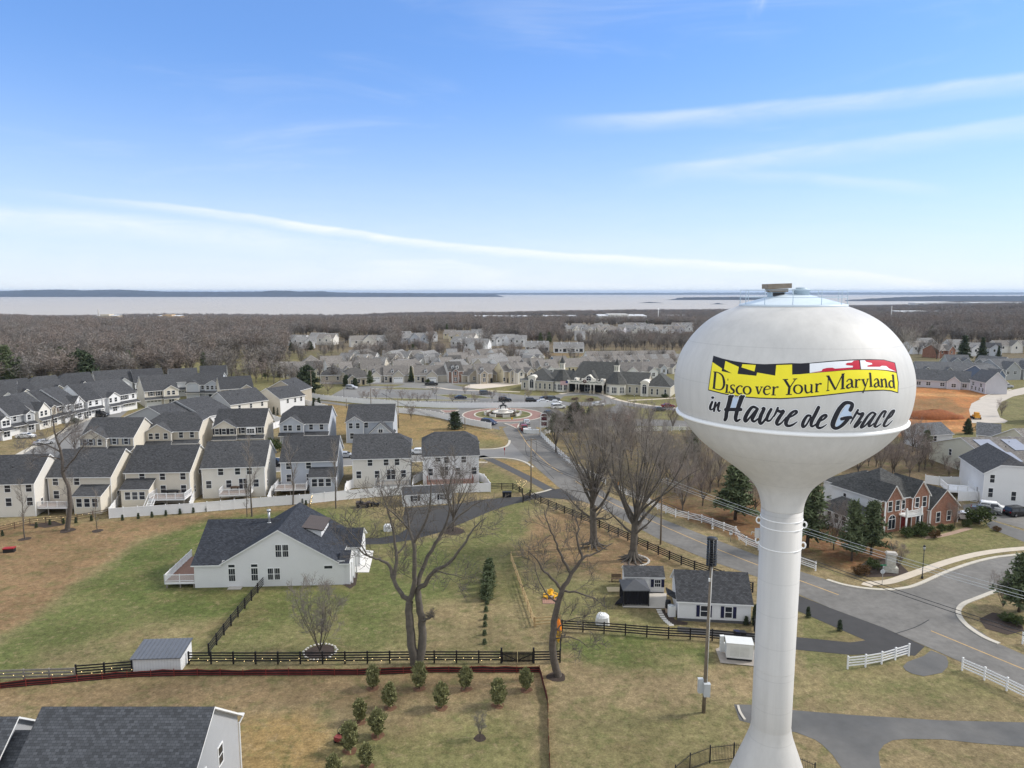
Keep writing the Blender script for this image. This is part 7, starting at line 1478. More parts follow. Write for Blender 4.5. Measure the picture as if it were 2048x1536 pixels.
place_tree('slender', (504, 1033), 880, 'taller of two thin bare trees in front of the french-door house', 1); place_tree('slender', (494, 1034), 955, 'shorter of two thin bare trees in front of the french-door house', 2)
place_tree('slender', (586, 1010), 880, 'thin bare tree in front of the pale blue bump-out house', 2); place_tree('slender', (672, 1017), 890, 'bare tree right of the bump-out sunroom, before the white fence', 1)
place_tree('vase', (960, 1476), 1428, 'tiny bare sapling in a mulch ring in the front field', 11, m2=twig_d)
place_tree('big', (150, 905), 850, 'low brown bare tree by the street behind the twisted tree', 5, m2=twig_r)
# bare trees between the village and the road
TB = [(1112, 905, 815, 'big', 'bare tree behind the white fence nearest the village sign'), (1160, 905, 830, 'vase', 'bare tree between the two pines and the cross road'), (1210, 915, 800, 'big', 'bare tree behind the left huge road tree'), (1240, 940, 835, 'vase', 'bare tree between the two huge road trees'), (1290, 930, 808, 'big', 'bare tree behind the right huge road tree'), (1320, 960, 850, 'vase', 'bare tree over the straw bed beside the white fence'), (1350, 985, 880, 'big', 'bushy bare tree left of the dark road pine'), (1390, 960, 865, 'vase', 'bare tree between the dark road pine and the tank'), (1420, 985, 900, 'big', 'bare tree leaning over the dark road pine'), (1365, 1025, 925, 'vase', 'pale-twigged bare tree beside the pine straw bed'), (1405, 1012, 940, 'big', 'low bushy bare tree at the foot of the dark road pine'), (1440, 950, 870, 'vase', 'bare tree under the tank left of the shaft'), (1500, 1000, 920, 'big', 'bare tree close behind the tower shaft, left'), (1260, 900, 850, 'vase', 'small bare tree by the crossing white fence'), (1345, 860, 800, 'oval', 'oval bare street tree at the tank edge'), (1262, 857, 805, 'oval', 'oval bare street tree left of the grey shelter'), (1300, 850, 806, 'oval', 'oval bare street tree right of the brick shelter'), (1205, 853, 806, 'oval', 'oval bare street tree by the shelter roof')]
for x, y, top, k, lb in TB: place_tree(k, (x, y), top, lb, {'big': 5, 'vase': 7, 'oval': 2}[k], m2=(twig, twig_r)[int(x) % 2])
for x, y, top, k, lb in ((1667, 1099, 1005, 'vase', 'bare tree in front of the brick house sunroom'), (1641, 1010, 945, 'big', 'bare tree at the left rear corner of the brick house'), (1797, 1134, 1087, 'shrub', 'bare multi-stem shrub tree beside the stone pillar'), (1909, 1053, 1003, 'vase', 'rusty weeping bare tree against the brick garage wing'), (2006, 1214, 1150, 'shrub', 'bare grey shrub beside the corner pine'), (1985, 958, 905, 'slender', 'thin bare tree in front of the solar-panel house'), (1950, 962, 900, 'slender', 'taller thin bare tree before the cream gable wall'), (2003, 832, 800, 'vase', 'bare tree on the island of the concrete site road')):
 place_tree(k, (x, y), top, lb, {'big': 5, 'vase': 7, 'shrub': 3, 'slender': 1}[k], m2=twig_r)
rd = random.Random(31)
for i in range(34):
 x = rd.uniform(1110, 1520); lo_ = np.interp(x, [1110, 1180, 1290, 1400, 1520], [880, 915, 965, 1005, 1030]); y = rd.uniform(870, lo_)
 place_tree(('vase', 'big')[i % 2], (x, y), y - rd.uniform(40, 82), 'grey-brown bare tree in the thicket between the cross road and the white fence', (7, 5)[i % 2], 'thicket trees behind the huge road trees', bark, (twig, twig_r)[i % 2])
rd = random.Random(77)
for i in range(38):
 x = 1690 + (i % 19) * 14.9 + rd.uniform(-6, 6); y = 905 + (i // 19) * 38 + rd.uniform(-10, 12) - max(0, (1780 - x)) * .05
 if x > 1950: y = rd.uniform(940, 958)
 place_tree(('vase', 'big')[i % 2], (x, y), y - (rd.uniform(44, 72) if x < 1850 else rd.uniform(20, 38)), 'brown bare tree in the dense brush behind the brick house', (7, 5)[i % 2], 'brush trees behind the brick house', bark, twig_r)
PL = [(725, 801), (734, 802), (752, 800), (804, 802), (821, 807), (837, 808), (854, 808), (905, 807), (950, 807), (984, 801), (1003, 806), (1057, 800), (1090, 803), (780, 790), (870, 793), (930, 790)]
for i, (x, y) in enumerate(sorted(PL)): place_tree('round', (x, y), y - rd.uniform(20, 25), 'round bare parking lot tree, %s from the left' % ordinal(i), 6, 'bare parking lot trees', bark, twig_r)
place_tree('round', (656, 788), 756, 'wide pinkish bare tree by the tall utility pole', 6, None, bark, twig_r, 1.25); place_tree('oval', (822, 839), 806, 'oval bare tree on the golden slope', 2, None, bark, twig_r); place_tree('oval', (1008, 764), 736, 'broad bare street tree before the stone-fronted house', 2)
place_tree('big', (1815, 716), 655, 'pale-barked bare tree beside the tank edge', 8, None, bark_p, mat('pale_twigs', (.33, .30, .26), rough=1)); place_tree('big', (1873, 718), 668, 'grey bare tree behind the brick porch house', 5)
# ---- evergreens
def leafcloud(mb, c, r, n, sz, rd_, flat=1.0, up=0.0):
 for _ in range(n):
  while True:
   q = Vector((rd_.uniform(-1, 1), rd_.uniform(-1, 1), rd_.uniform(-1, 1)))
   if q.length < 1: break
  p = Vector(c) + Vector((q.x * r, q.y * r, q.z * r * flat)); a = Vector((rd_.gauss(0, 1), rd_.gauss(0, 1), rd_.gauss(0, 1) * .6 + up)).normalized(); b = a.orthogonal().normalized(); b.rotate(Matrix.Rotation(rd_.uniform(0, 6.28), 3, a)); s = sz * rd_.uniform(.6, 1.3)
  mb.add([p - b * s * .22, p + b * s * .22, p + a * s + b * s * .1, p + a * s - b * s * .1], [(0, 1, 2, 3)])
def conifer(seed, H=10, W=5.5, n=64, leaf=26, sz=.55, bare=.14, shape=1.0, clump=.75, ragged=.35):
 rd_ = random.Random(seed); wd, lf = MB(), MB(); t = Tree(seed)
 wd.tube([(0, 0, -.1), (.1, .05, H * .5), (0, 0, H * .97)], [.22, .14, .03], 7)
 for i in range(n):
  f = bare + (1 - bare) * ((i + rd_.random()) / n); z = H * f; R_ = W / 2 * (1 - f) ** shape * rd_.uniform(1 - ragged, 1 + ragged * .4) + .12; a = i * 2.4 + rd_.uniform(-.5, .5)
  e = Vector((math.cos(a) * R_, math.sin(a) * R_, z + R_ * rd_.uniform(-.05, .25))); wd.tube([(0, 0, z), tuple(e)], [.045, .015], 3)
  m = max(1, int(R_ / .75))
  for k in range(m):
   g = (k + .7) / m; leafcloud(lf, Vector((0, 0, z)).lerp(e, g), clump * (.55 + .45 * rd_.random()), leaf, sz, rd_, .6, .35)
 return wd, lf
EV = {}
def evergreen(kind, px, top, label, group=None, wide=1.0, name=None, mt=None, cat='tree', seed=0, raw=None):
 p = raw if raw is not None else G(*px); Hh = ZAT(p, top) - p.z; m_ = mt or {'pine': ndl, 'spruce': ndl_d, 'young': ndl_y, 'cone': ndl_d, 'ball': box_m, 'wide': ndl_d}[kind]; k = (kind, m_.name, seed)
 nm = name or {'pine': 'pine_tree', 'spruce': 'spruce_tree', 'young': 'young_pine', 'cone': 'cypress', 'ball': 'shrub', 'wide': 'evergreen_tree'}[kind]
 if k not in EV:
  root = thing(nm, label, cat, p, 0, group); rd_ = random.Random(seed + 5)
  if kind == 'pine': wd, lf = conifer(seed + 3, 10, 6.6, 54, 24, .62, .18, .62, .85, .45)
  elif kind == 'spruce': wd, lf = conifer(seed + 4, 10, 5.4, 80, 20, .6, .06, .85, .7, .3)
  elif kind == 'young': 
   wd, lf = MB(), MB(); wd.tube([(0, 0, -.1), (0, 0, 9)], [.25, .08], 6)
   for i in range(64):
    f = (i + rd_.random()) / 64; z = .8 + 7.6 * f; R_ = 3.3 * (math.sin(math.pi * min(.98, .16 + .80 * f)) ** .8) * rd_.uniform(.55, 1.05); a = i * 2.4 + rd_.uniform(-.6, .6); e = Vector((math.cos(a) * R_, math.sin(a) * R_, z + R_ * .3)); wd.tube([(0, 0, z - .3), tuple(e)], [.07, .03], 3)
    for k in range(3): leafcloud(lf, Vector((0, 0, z)).lerp(e, .45 + .32 * k), .5, 11, 1.35, rd_, .7, 1.1)
  elif kind == 'wide': wd, lf = conifer(seed + 6, 10, 11, 74, 24, .75, .03, .5, 1.0, .3)
  else:
   wd, lf = MB(), MB(); wd.tube([(0, 0, -.1), (0, 0, 6)], [.3, .1], 6)
   if kind == 'cone':
    for i in range(46): z = .4 + 9.0 * i / 46; leafcloud(lf, (rd_.uniform(-.4, .4), rd_.uniform(-.4, .4), z), (1.9 * (1 - z / 10.4) ** .6 + .15), 26, .75, rd_, .7, 1.2)
   else:
    for i in range(34):
     a = rd_.uniform(0, 6.28); q = rd_.random() ** .5; leafcloud(lf, (4.2 * q * math.cos(a), 4.2 * q * math.sin(a), 1.5 + rd_.uniform(0, 7.0) * (1 - q * q * .55)), 1.7, 34, 1.0, rd_, .9, .6)
  wd.build('trunk', bark, root); lf.build('foliage', m_, root); EV[k] = root; r = root
 else: r = copytree(EV[k], p, 0, label, group); r.name = nm
 r.location = p; r.scale = (Hh / 10 * wide, Hh / 10 * wide, Hh / 10); r.rotation_euler = (0, 0, (px[0] * 1.7) % 6.28); r['label'] = label
 if not group and 'group' in r: del r['group']
 return r
gy = 'young pines in the front field'
for x, y, h_, lb in ((746, 1377, 48, 'left of the big twin-trunked tree, at the silt fence'), (839, 1377, 55, 'directly below the twin-trunked tree'), (932, 1378, 46, 'at the silt fence, right of the twin-trunked tree'), (1052, 1380, 46, 'in the corner of the silt fence'), (780, 1416, 52, 'of the second row, left'), (883, 1416, 54, 'of the second row, middle'), (996, 1411, 56, 'of the second row, right'), (720, 1444, 48, 'of the third row, left'), (755, 1472, 56, 'of the third row, right'), (700, 1502, 62, 'beside the small red tractor'), (733, 1535, 50, 'at the bottom edge, right of the tractor pine'), (668, 1556, 50, 'cut by the bottom picture edge')):
 evergreen('young', (x, y), y - h_, 'young pine ' + lb, gy, .74, seed=int(x) % 2)
for i, (x, y, h_) in enumerate(((978, 1150, 34), (977, 1164, 36), (976, 1177, 36), (974, 1189, 36), (972, 1199, 34))): evergreen('cone', (x, y), y - h_, 'tall dark cedar, %s from the back of the lawn row' % ORD[i], 'row of dark cedars on the lawn', 1.9, 'cedar', ndl)
for i, (x, y) in enumerate(((974, 1209), (972, 1223), (971, 1239), (970, 1253), (969, 1270), (969, 1288))): evergreen('cone', (x, y), y - 11, 'small dark cedar, %s from the back of the dwarf row' % ORD[i], 'dwarf cedars on the lawn', 2.2, 'cedar', ndl)
evergreen('cone', (1616, 1235), 1213, 'small egg-shaped cypress beside the driveway, nearer the shaft', None, 1.2); evergreen('cone', (1679, 1262), 1239, 'small egg-shaped cypress on the grass wedge tip', None, 1.2)
evergreen('cone', (1492, 1250), 1232, 'little pointed conifer at the garage front corner', None, 1.4); evergreen('cone', (1510, 1250), 1208, 'dark narrow conifer between the garage and the shaft', None, .9)
evergreen('cone', (910, 858), 822, 'rounded dark evergreen on the golden slope by the roundabout', None, 2.1, 'evergreen_tree')
for x, y, top, k, wide, lb in ((1470, 1040, 935, 'pine', 1.5, 'dark road pine in the straw bed left of the shaft'), (1387, 915, 862, 'pine', 1.1, 'smaller pine among bare trees behind the white fence'), (1109, 872, 828, 'pine', 1.3, 'dark pine beside the red village sign'), (1150, 858, 806, 'wide', 1.0, 'broad pine behind the village sign'), (1180, 862, 815, 'pine', 1.2, 'pine right of the broad one behind the village sign'), (1703, 1122, 1004, 'pine', .8, 'left pine of the pair before the brick house'), (1742, 1110, 1005, 'pine', 1.1, 'right pine of the pair before the brick house'), (1614, 1095, 962, 'pine', 1.3, 'dark pine half hidden behind the tower shaft'), (2038, 1224, 1112, 'pine', 1.2, 'pine at the picture edge above the corner bed'), (1851, 916, 862, 'pine', .9, 'green pine at the edge of the clay site'), (1935, 868, 838, 'wide', .6, 'low spreading evergreen at the clay site corner'), (1960, 860, 845, 'wide', 1.1, 'flat dark evergreen by the concrete site road'),
 (614, 785, 732, 'wide', .95, 'dark spreading evergreen beside the tall utility pole'), (740, 772, 742, 'pine', 1.0, 'conifer in front of the pale porch house'), (693, 772, 750, 'wide', .7, 'left one of two low conifers by the olive house'), (710, 774, 756, 'wide', .8, 'right one of two low conifers by the olive house'), (822, 764, 733, 'spruce', .8, 'dark cypress between the two garage houses'), (16, 778, 694, 'pine', 1.0, 'tall pine at the left picture edge'), (44, 776, 716, 'pine', .8, 'shorter pine beside the left-edge pine'), (165, 770, 702, 'wide', 1.05, 'broad dark pine behind the back row of roofs'), (292, 752, 712, 'spruce', .8, 'small dark spruce behind the white-gabled roofs'), (408, 748, 706, 'pine', .75, 'pine in front of the wood at the top of the street'), (1927, 722, 672, 'spruce', 1.15, 'left tall dark spruce beyond the clay site'), (1963, 722, 676, 'spruce', .95, 'right tall dark spruce beyond the clay site'), (1996, 722, 693, 'spruce', .8, 'smaller spruce right of the tall pair'), (620, 700, 682, 'wide', .8, 'grey pine clump below the far white houses'), (583, 702, 685, 'wide', .7, 'dark evergreen clump left of the far white houses'), (845, 737, 728, 'wide', .7, 'dark evergreen between roofs, left of the white side wall'), (530, 757, 737, 'pine', .9, 'green pine behind the cream gable-end house'), (560, 754, 733, 'wide', .6, 'pale green pine by the far utility poles')):
 evergreen(k, (x, y), top, lb, None, wide, mt=ndl_g if k == 'wide' and x in (620, 560) else None, seed=1 if (k == 'pine' and int(x) % 2) else 0)
for x, y, top, lb in ((549, 829, 812, 'left of two small cypresses at the cream house wall'), (557, 830, 813, 'right of two small cypresses at the cream house wall'), (628, 814, 795, 'left of two cypresses above the pale grey house roof'), (638, 814, 795, 'right of two cypresses above the pale grey house roof'), (932, 764, 752, 'cone shrub left of the diamond gable'), (943, 764, 750, 'cone shrub right of the diamond gable')): evergreen('cone', (x, y), top, lb, None, 1.1)
for x, y, top, wide, lb in ((550, 905, 868, .9, 'tall dark hedge beside the pale grey house'), (1958, 1048, 1000, 1.0, 'big round dark shrub by the house driveway'), (1933, 1053, 1034, 1.0, 'small round dark shrub left of the big one'), (1746, 1137, 1112, 1.1, 'dark green shrub left of the stone pillar'), (1812, 1074, 1050, 1.0, 'dark shrub right of the brick house porch pines'), (1826, 1070, 1046, 1.1, 'rounded shrub in front of the porch'), (1850, 1066, 1038, 1.2, 'broad shrub right of the porch'), (1842, 1074, 1052, .9, 'speckled green shrub at the bed front'), (1857, 1070, 1048, .9, 'yellow-green conical shrub by the path'), (1882, 1062, 1044, 1.0, 'shrub under the brick garage wing'), (1900, 1060, 1046, 1.2, 'low shrub under the brick wing windows'), (2014, 1242, 1220, 1.3, 'green boxwood clump in the corner bed, left'), (2035, 1250, 1224, 1.2, 'green boxwood clump in the corner bed, right'), (150, 846, 833, 1.2, 'round shrub on the left street'), (516, 892, 880, 1, 'low green shrub behind the cream front house wall'), (1372, 742, 728, 1.3, 'round dark shrub at the tank edge'), (700, 884, 872, 1.2, 'low hedge shrub at the fretwork gable house'), (855, 766, 756, 1.0, 'round shrub at the white garage doors'), (1290, 792, 783, 1.4, 'dark shrub under the right clubhouse wing'), (1330, 795, 785, 1.4, 'dark shrub at the end of the clubhouse')):
 evergreen('ball', (x, y), top, lb, None, wide, cat='shrub')
for x, y, top, wide, lb in ((1722, 1150, 1122, 1.2, 'rusty brown azalea beside the corner bed'), (1870, 1076, 1055, 1.0, 'red-brown shrub by the brick path'), (1993, 1062, 1050, 1.3, 'straw-coloured grass clump at the driveway corner'), (1150, 800, 793, 2.2, 'low brown shrub in front of the clubhouse portico'), (1180, 802, 794, 2.0, 'brown shrub on the drive island')): evergreen('ball', (x, y), top, lb, None, wide, mt=brown_l, cat='shrub')
for i in range(12):
 x = (245, 277, 304, 332, 360, 387, 412, 438, 462, 486, 541, 562)[i]; y = 1041 - (x - 245) * .105; evergreen('cone', (x, y), y - 12, 'small dark shrub, %s from the left along the white fence' % ORD[i], 'small shrubs along the white fence', 1.3, 'shrub', cat='shrub')
for i, (x, y) in enumerate(((5, 1072), (73, 1056), (100, 1050), (127, 1048), (152, 1046), (183, 1042), (605, 1008), (612, 1012))): evergreen('cone', (x, y), y - 12, 'small dark shrub, %s from the left along the string-lit fence' % ORD[i], 'small shrubs along the string-lit fence', 1.3, 'shrub', cat='shrub')
# ---- the bare woods
def wood_tree(seed, H=16, W=9, m2=twig, n=330):
 rd_ = random.Random(seed); t = Tree(seed); w_, tw_ = t.w, t.t
 tr = t.limb((0, 0, -1), (0, 0, 1), H * .42, .26, .2, 4, .05, .1); ends = []
 for i in range(11):
  a = 2 * math.pi * (i + rd_.uniform(-.4, .4)) / 11; ln = rd_.uniform(.2, .85); q = t.limb(tr[2 + i % 3], (math.cos(a) * ln, math.sin(a) * ln, 1), H * rd_.uniform(.42, .6), .13, .03, 5, .15, .06); ends.append(q)
 for i in range(n):
  q = ends[i % 11]; j = rd_.randrange(1, len(q) - 1); p = q[j].lerp(q[j + 1], rd_.random()); a = t.vec(); a.z = abs(a.z) * .5 + .1; a.normalize(); b = a.cross(t.vec()).normalized(); l_ = rd_.uniform(1.0, 2.7); s = rd_.uniform(.035, .07)
  tw_.add([p - b * s, p + b * s, p + a * l_ + b * s * .2 + t.vec() * .2, p + a * l_ - b * s * .2], [(0, 1, 2, 3)])
 return t.one('bare_tree', bark_g, m2)
wt = [wood_tree(101, 16, 9, twig), wood_tree(102, 18, 10, twig_r), wood_tree(103, 15, 10, twig_d), wood_tree(104, 17, 8, mat('ashy_twigs', (.235, .215, .20), rough=1, var=.25, scale=.6))]
wprot = [None] * 4; cnt = {}
def wood(x, y, h_, label, grp, i):
 p = GT(x, y); o = obj('bare_tree', wt[i], None, (p.x, p.y, p.z), rd.uniform(0, 6.28)); s = h_ / 16; o.scale = (s * rd.uniform(.9, 1.2), s * rd.uniform(.9, 1.2), s)
 tag(o, label, 'tree', grp); wprot[i] = wprot[i] or o; return o
rd = random.Random(5)
EDGE = [('bare wood behind the left roofs', -20, 560, 56, 784, -.062, 12), ('bare thicket above the village', 690, 800, 12, 732, -.05, 14), ('bare trees among the middle roofs', 815, 975, 12, 722, 0, 14), ('bare thicket left of the clubhouse', 985, 1085, 10, 728, -.02, 14), ('bare wood left of the tank', 1165, 1385, 14, 705, -.01, 12), ('bare trees beyond the clay site', 1815, 2060, 8, 712, 0, 8)]
VIL = [(570, 745), (604, 733), (640, 733), (668, 735), (700, 748), (716, 741), (762, 744), (786, 746), (826, 742), (862, 740), (880, 733), (930, 733), (982, 733), (1012, 730), (1040, 736), (1076, 738), (1100, 730), (1122, 742), (1150, 735), (1190, 732), (1215, 736), (1240, 730), (1262, 726), (1300, 728), (1325, 724), (1345, 738), (560, 762), (585, 765), (640, 758), (668, 764), (1060, 762), (1020, 765), (1180, 722), (1288, 720), (1206, 717), (1140, 722), (1092, 722)]
VIL += [(452 + 12 * q, 768 - (q * 7) % 11) for q in range(13)]
for i, (x, y) in enumerate(sorted(VIL)): wood(x, y, rd.uniform(7, 12), 'bare garden tree, %s from the left among the village roofs' % ordinal(i), 'bare garden trees among the village roofs', rd.randrange(4))
for g_, xa, xb, n, y0, sl, jit in EDGE:
 xs = sorted(rd.uniform(xa, xb) for _ in range(n))
 for i, x in enumerate(xs):
  wood(x, y0 + (x - xa) * sl - rd.uniform(0, jit), rd.uniform(*((11, 17) if g_[:9] == 'bare wood' else (8, 12))), 'bare tree, %s from the left in the %s' % (ordinal(i), g_), g_, rd.randrange(4))
BOX = [(578, 676, 686, 704), (712, 680, 778, 703), (796, 676, 858, 697), (862, 668, 970, 708), (982, 682, 1048, 703), (1044, 690, 1176, 716), (1125, 654, 1390, 674), (1835, 694, 2150, 720), (676, 688, 720, 704)]
def proj(x, y, z):
 dx, dy, dz = x, y, z - CZ; fz = dy * cP - dz * sP; uz = dy * sP + dz * cP
 return 1024 + F * dx / fz, 768 - F * uz / fz
P_ = []
for r0, r1, sp_ in ((440, 700, 8.5), (700, 1100, 11), (1100, 1800, 16), (1800, 2700, 22), (2700, 7600, 27)):
 n = int(1.36 * (r1 ** 2 - r0 ** 2) / 2 / sp_ ** 2); r = np.sqrt(rng.uniform(r0 ** 2, r1 ** 2, n)); a = np.radians(rng.uniform(-39, 39, n)); P_.append(np.stack([r * np.sin(a), r * np.cos(a), np.full(n, sp_)], 1))
ex = []
for (g_, xa, xb, n, y0, sl, jit), k in zip(EDGE, (70, 26, 30, 26, 50, 26)):
 for _ in range(k): x = rd.uniform(xa, xb); p = GT(x, y0 + (x - xa) * sl - rd.uniform(3, jit + 6)); ex.append((p.x, p.y, 9.0))
P_.append(np.array(ex)); P_ = np.concatenate(P_); X, Y = P_[:, 0], P_[:, 1]; Zt = T(X, Y); sx_, sy_ = proj(X, Y, Zt); r = np.hypot(X, Y)
ok = (r < shore(X, Y) - 15)
lim = np.interp(sx_, [-200, 0, 200, 420, 560, 570, 690, 800, 830, 980, 1100, 1170, 1400, 1780, 1800, 2300], [790, 782, 769, 755, 747, 720, 712, 712, 705, 702, 690, 696, 696, 692, 694, 694])
ok &= (sy_ < lim) | (np.arange(len(X)) >= len(X) - len(ex))
for x0, y0, x1, y1 in BOX: ok &= ~((sx_ > x0) & (sx_ < x1) & (sy_ > y0) & (sy_ < y1))
ok &= ~((np.abs(sx_ - 487) < 6 + (sy_ - 700) * .2) & (sy_ > 702))          # the lane that runs up into the wood
cl = np.sin(X * .013) * np.cos(Y * .009) + np.sin(X * .004 - Y * .006); ok &= ~((r > 900) & (cl > 1.45))
big = ((sx_ > 195) & (sx_ < 370) & (sy_ > 636) & (sy_ < 648)) | ((sx_ > 950) & (sx_ < 1290) & (sy_ > 634) & (sy_ < 650)); ok &= ~(big & (rng.random(len(X)) < .8))
low = np.zeros(len(X), bool)
for x0, y0, x1, y1 in BOX: low |= (sx_ > x0 - 3) & (sx_ < x1 + 3) & (sy_ >= y1 - 1) & (sy_ < y1 + 36)
ok &= ~(low & (rng.random(len(X)) < .2))
X, Y, Zt, spc, low = X[ok], Y[ok], Zt[ok], P_[ok, 2], low[ok]
me = bpy.data.meshes.new('bare_woods'); me.vertices.add(len(X)); me.vertices.foreach_set('co', np.stack([X, Y, Zt - .3], 1).astype(np.float32).ravel())
sc_ = np.clip(spc / 13, .85, 1.8)[:, None] * np.array([[1, 1, 0]]) + np.array([[0, 0, 1]]) * rng.uniform(.75, 1.12, len(X))[:, None]; sc_[:, :2] *= rng.uniform(.95, 1.35, (len(X), 1)); sc_[low] *= .58
for nm, tp, val in (('scl', 'FLOAT_VECTOR', sc_), ('rot', 'FLOAT', rng.uniform(0, 6.28, len(X))), ('var', 'INT', np.where(rng.random(len(X)) < .022, 4, rng.integers(0, 4, len(X))))):
 at = me.attributes.new(nm, tp, 'POINT'); at.data.foreach_set('vector' if tp == 'FLOAT_VECTOR' else 'value', np.asarray(val, np.int32 if tp == 'INT' else np.float32).ravel())
woods = tag(obj('bare_woods', me), kind='stuff')
def scatter(o, protos):
 g = bpy.data.node_groups.new('scatter', 'GeometryNodeTree'); g.interface.new_socket('Geometry', in_out='INPUT', socket_type='NodeSocketGeometry'); g.interface.new_socket('Geometry', in_out='OUTPUT', socket_type='NodeSocketGeometry')
 n = g.nodes; l = g.links; i_ = n.new('NodeGroupInput'); o_ = n.new('NodeGroupOutput'); j = n.new('GeometryNodeJoinGeometry')
 def attr(nm, tp): q = n.new('GeometryNodeInputNamedAttribute'); q.data_type = tp; q.inputs[0].default_value = nm; return q.outputs[0]
 sc = attr('scl', 'FLOAT_VECTOR'); ro = attr('rot', 'FLOAT'); va = attr('var', 'INT'); cx = n.new('ShaderNodeCombineXYZ'); l.new(ro, cx.inputs[2])
 for k, p in enumerate(protos):
  oi = n.new('GeometryNodeObjectInfo'); oi.inputs['Object'].default_value = p; oi.inputs['As Instance'].default_value = True
  ip = n.new('GeometryNodeInstanceOnPoints'); cmp = n.new('FunctionNodeCompare'); cmp.data_type = 'INT'; cmp.operation = 'EQUAL'; l.new(va, cmp.inputs[2]); cmp.inputs[3].default_value = k
  l.new(i_.outputs[0], ip.inputs['Points']); l.new(cmp.outputs[0], ip.inputs['Selection']); l.new(oi.outputs['Geometry'], ip.inputs['Instance']); l.new(cx.outputs[0], ip.inputs['Rotation']); l.new(sc, ip.inputs['Scale']); l.new(ip.outputs[0], j.inputs[0])
 l.new(j.outputs[0], o_.inputs[0]); m = o.modifiers.new('scatter', 'NODES'); m.node_group = g
pf = [c for c in EV[('pine', ndl.name, 0)].children if c.name.startswith('foliage')][0]
scatter(woods, wprot + [pf])
print('woods', len(X))
# ------------------------------------------------------------------ poles, wires, signs, vehicles and yard things
pole_m = mat('pole_timber', (.20, .165, .125), rough=.95, var=.25, scale=2, kind='rough'); glassy = mat('porcelain', (.3, .32, .33), rough=.3)
box_g = mat('cabinet_grey', (.50, .52, .53), rough=.5, var=.05); white_p = mat('white_paint', (.74, .74, .72), rough=.5, var=.06); yellow_p = mat('yellow_plastic', (.80, .44, .03), rough=.45, var=.05); orange_p = mat('orange_plastic', (.80, .22, .015), rough=.4); black_p = mat('black_plastic', (.018, .018, .02), rough=.5, var=.1)
red_p = mat('red_paint', (.35, .02, .02), rough=.4, var=.08); maroon = mat('maroon_panel', (.09, .012, .028), rough=.5); tarp = mat('white_tarp', (.70, .70, .69), rough=.55, var=.10, scale=2.5); rubber = mat('tyre_rubber', (.015, .015, .016), rough=.85); rim_m = mat('wheel_rim', (.35, .35, .36), rough=.3, metal=.7)
bulb = bpy.data.materials.new('warm_bulb'); bulb.use_nodes = True; e_ = bulb.node_tree.nodes['Principled BSDF']; e_.inputs['Emission Color'].default_value = (1, .72, .34, 1); e_.inputs['Emission Strength'].default_value = 2.0; e_.inputs['Base Color'].default_value = (.9, .7, .3, 1)
# siren pole
p = G(1407, 1425); zt = ZAT(p, 1132); zs = ZAT(p, 1077); t = thing('siren_pole', 'tall timber pole with a ribbed black warning siren and two grey control cabinets', 'siren pole', p)
mb = MB(); mb.tube([(0, 0, -.3), (.1, 0, zt * .5), (.22, 0, zt + .1)], [.18, .16, .13], 10); mb.build('pole', pole_m, t)
mb = MB(); n = 11; h_ = zs - zt
mb.tube([(.22, 0, zt), (.22, 0, zs)], .13, 10)
for i in range(n): z = zt + h_ * (i + .3) / n; mb.lathe([(.12, z), (.46, z + h_ * .01), (.50, z + h_ * .045), (.46, z + h_ * .055), (.12, z + h_ * .03)], 20, 0, (.22, 0, 0), cap=False)
mb.lathe([(.48, zs), (.48, zs + .06), (.01, zs + .12)], 20, 0, (.22, 0, 0)); sr = mb.build('siren', dark_metal, t)
mb = MB()
for i in range(8): a = 2 * math.pi * i / 8; mb.tube([(.22 + .49 * math.cos(a), .49 * math.sin(a), zt + .05), (.22 + .49 * math.cos(a), .49 * math.sin(a), zs)], .016, 4)
mb.build('cage', steel, sr)
for k, (x, y, w_, z0, z1) in enumerate(((-.32, .12, .26, 2.0, 3.35), (.2, -.28, .34, 1.85, 3.1))): mb = MB(); mb.box(x - w_, x + w_ * .7, y - .2, y + .2, z0, z1); mb.box(x - w_ - .03, x + w_ * .7 + .03, y - .23, y + .23, z1, z1 + .05); mb.build('control_cabinet', box_g, t)
mb = MB(); mb.tube([(.18, -.17, 3.1), (.22, -.16, zt * .7), (.26, -.15, zt)], .03, 6); mb.box(-.05, .1, -.3, -.15, zt - 1.4, zt - 1.1); mb.build('conduit', white_p, t)
# utility poles and wires
def upole(label, base, top=None, arm=True, H=None, rot=0.0, group='timber utility poles', raw=None, r=.15):
 p = raw or G(*base); h_ = H or ZAT(p, top); t = thing('utility_pole', label, 'utility pole', p, rot, group); mb = MB(); mb.tube([(0, 0, -.3), (0, 0, h_)], [r, r * .72], 8); mb.build('pole', pole_m, t)
 if arm:
  mb = MB(); mb.box(-1.25, 1.25, -.06, .06, h_ - .45, h_ - .3); c = mb.build('crossarm', pole_m, t)
  for x in (-1.1, -.4, .4, 1.1): mb = MB(); mb.lathe([(.03, 0), (.07, .05), (.04, .12), (.06, .18), (.01, .2)], 8, 0, (x, 0, h_ - .3)); mb.build('insulator', glassy, c)
 return p, h_
u1, h1 = upole('timber utility pole with drooping cables beside the farm driveway', (1062, 981), 876, rot=R(30))
u2, h2 = upole('timber utility pole on the verge behind the huge rooted tree', (1321, 1089), None, H=h1, rot=R(45)); u5, h5 = upole('timber utility pole at the corner beyond the village sign post', None, None, H=h1, rot=R(45), raw=Vector((57.5, 57.5, 0)))
u0, h0 = upole('slim timber utility pole left of the roundabout beside the cone evergreen', (930, 859), 835, arm=False)
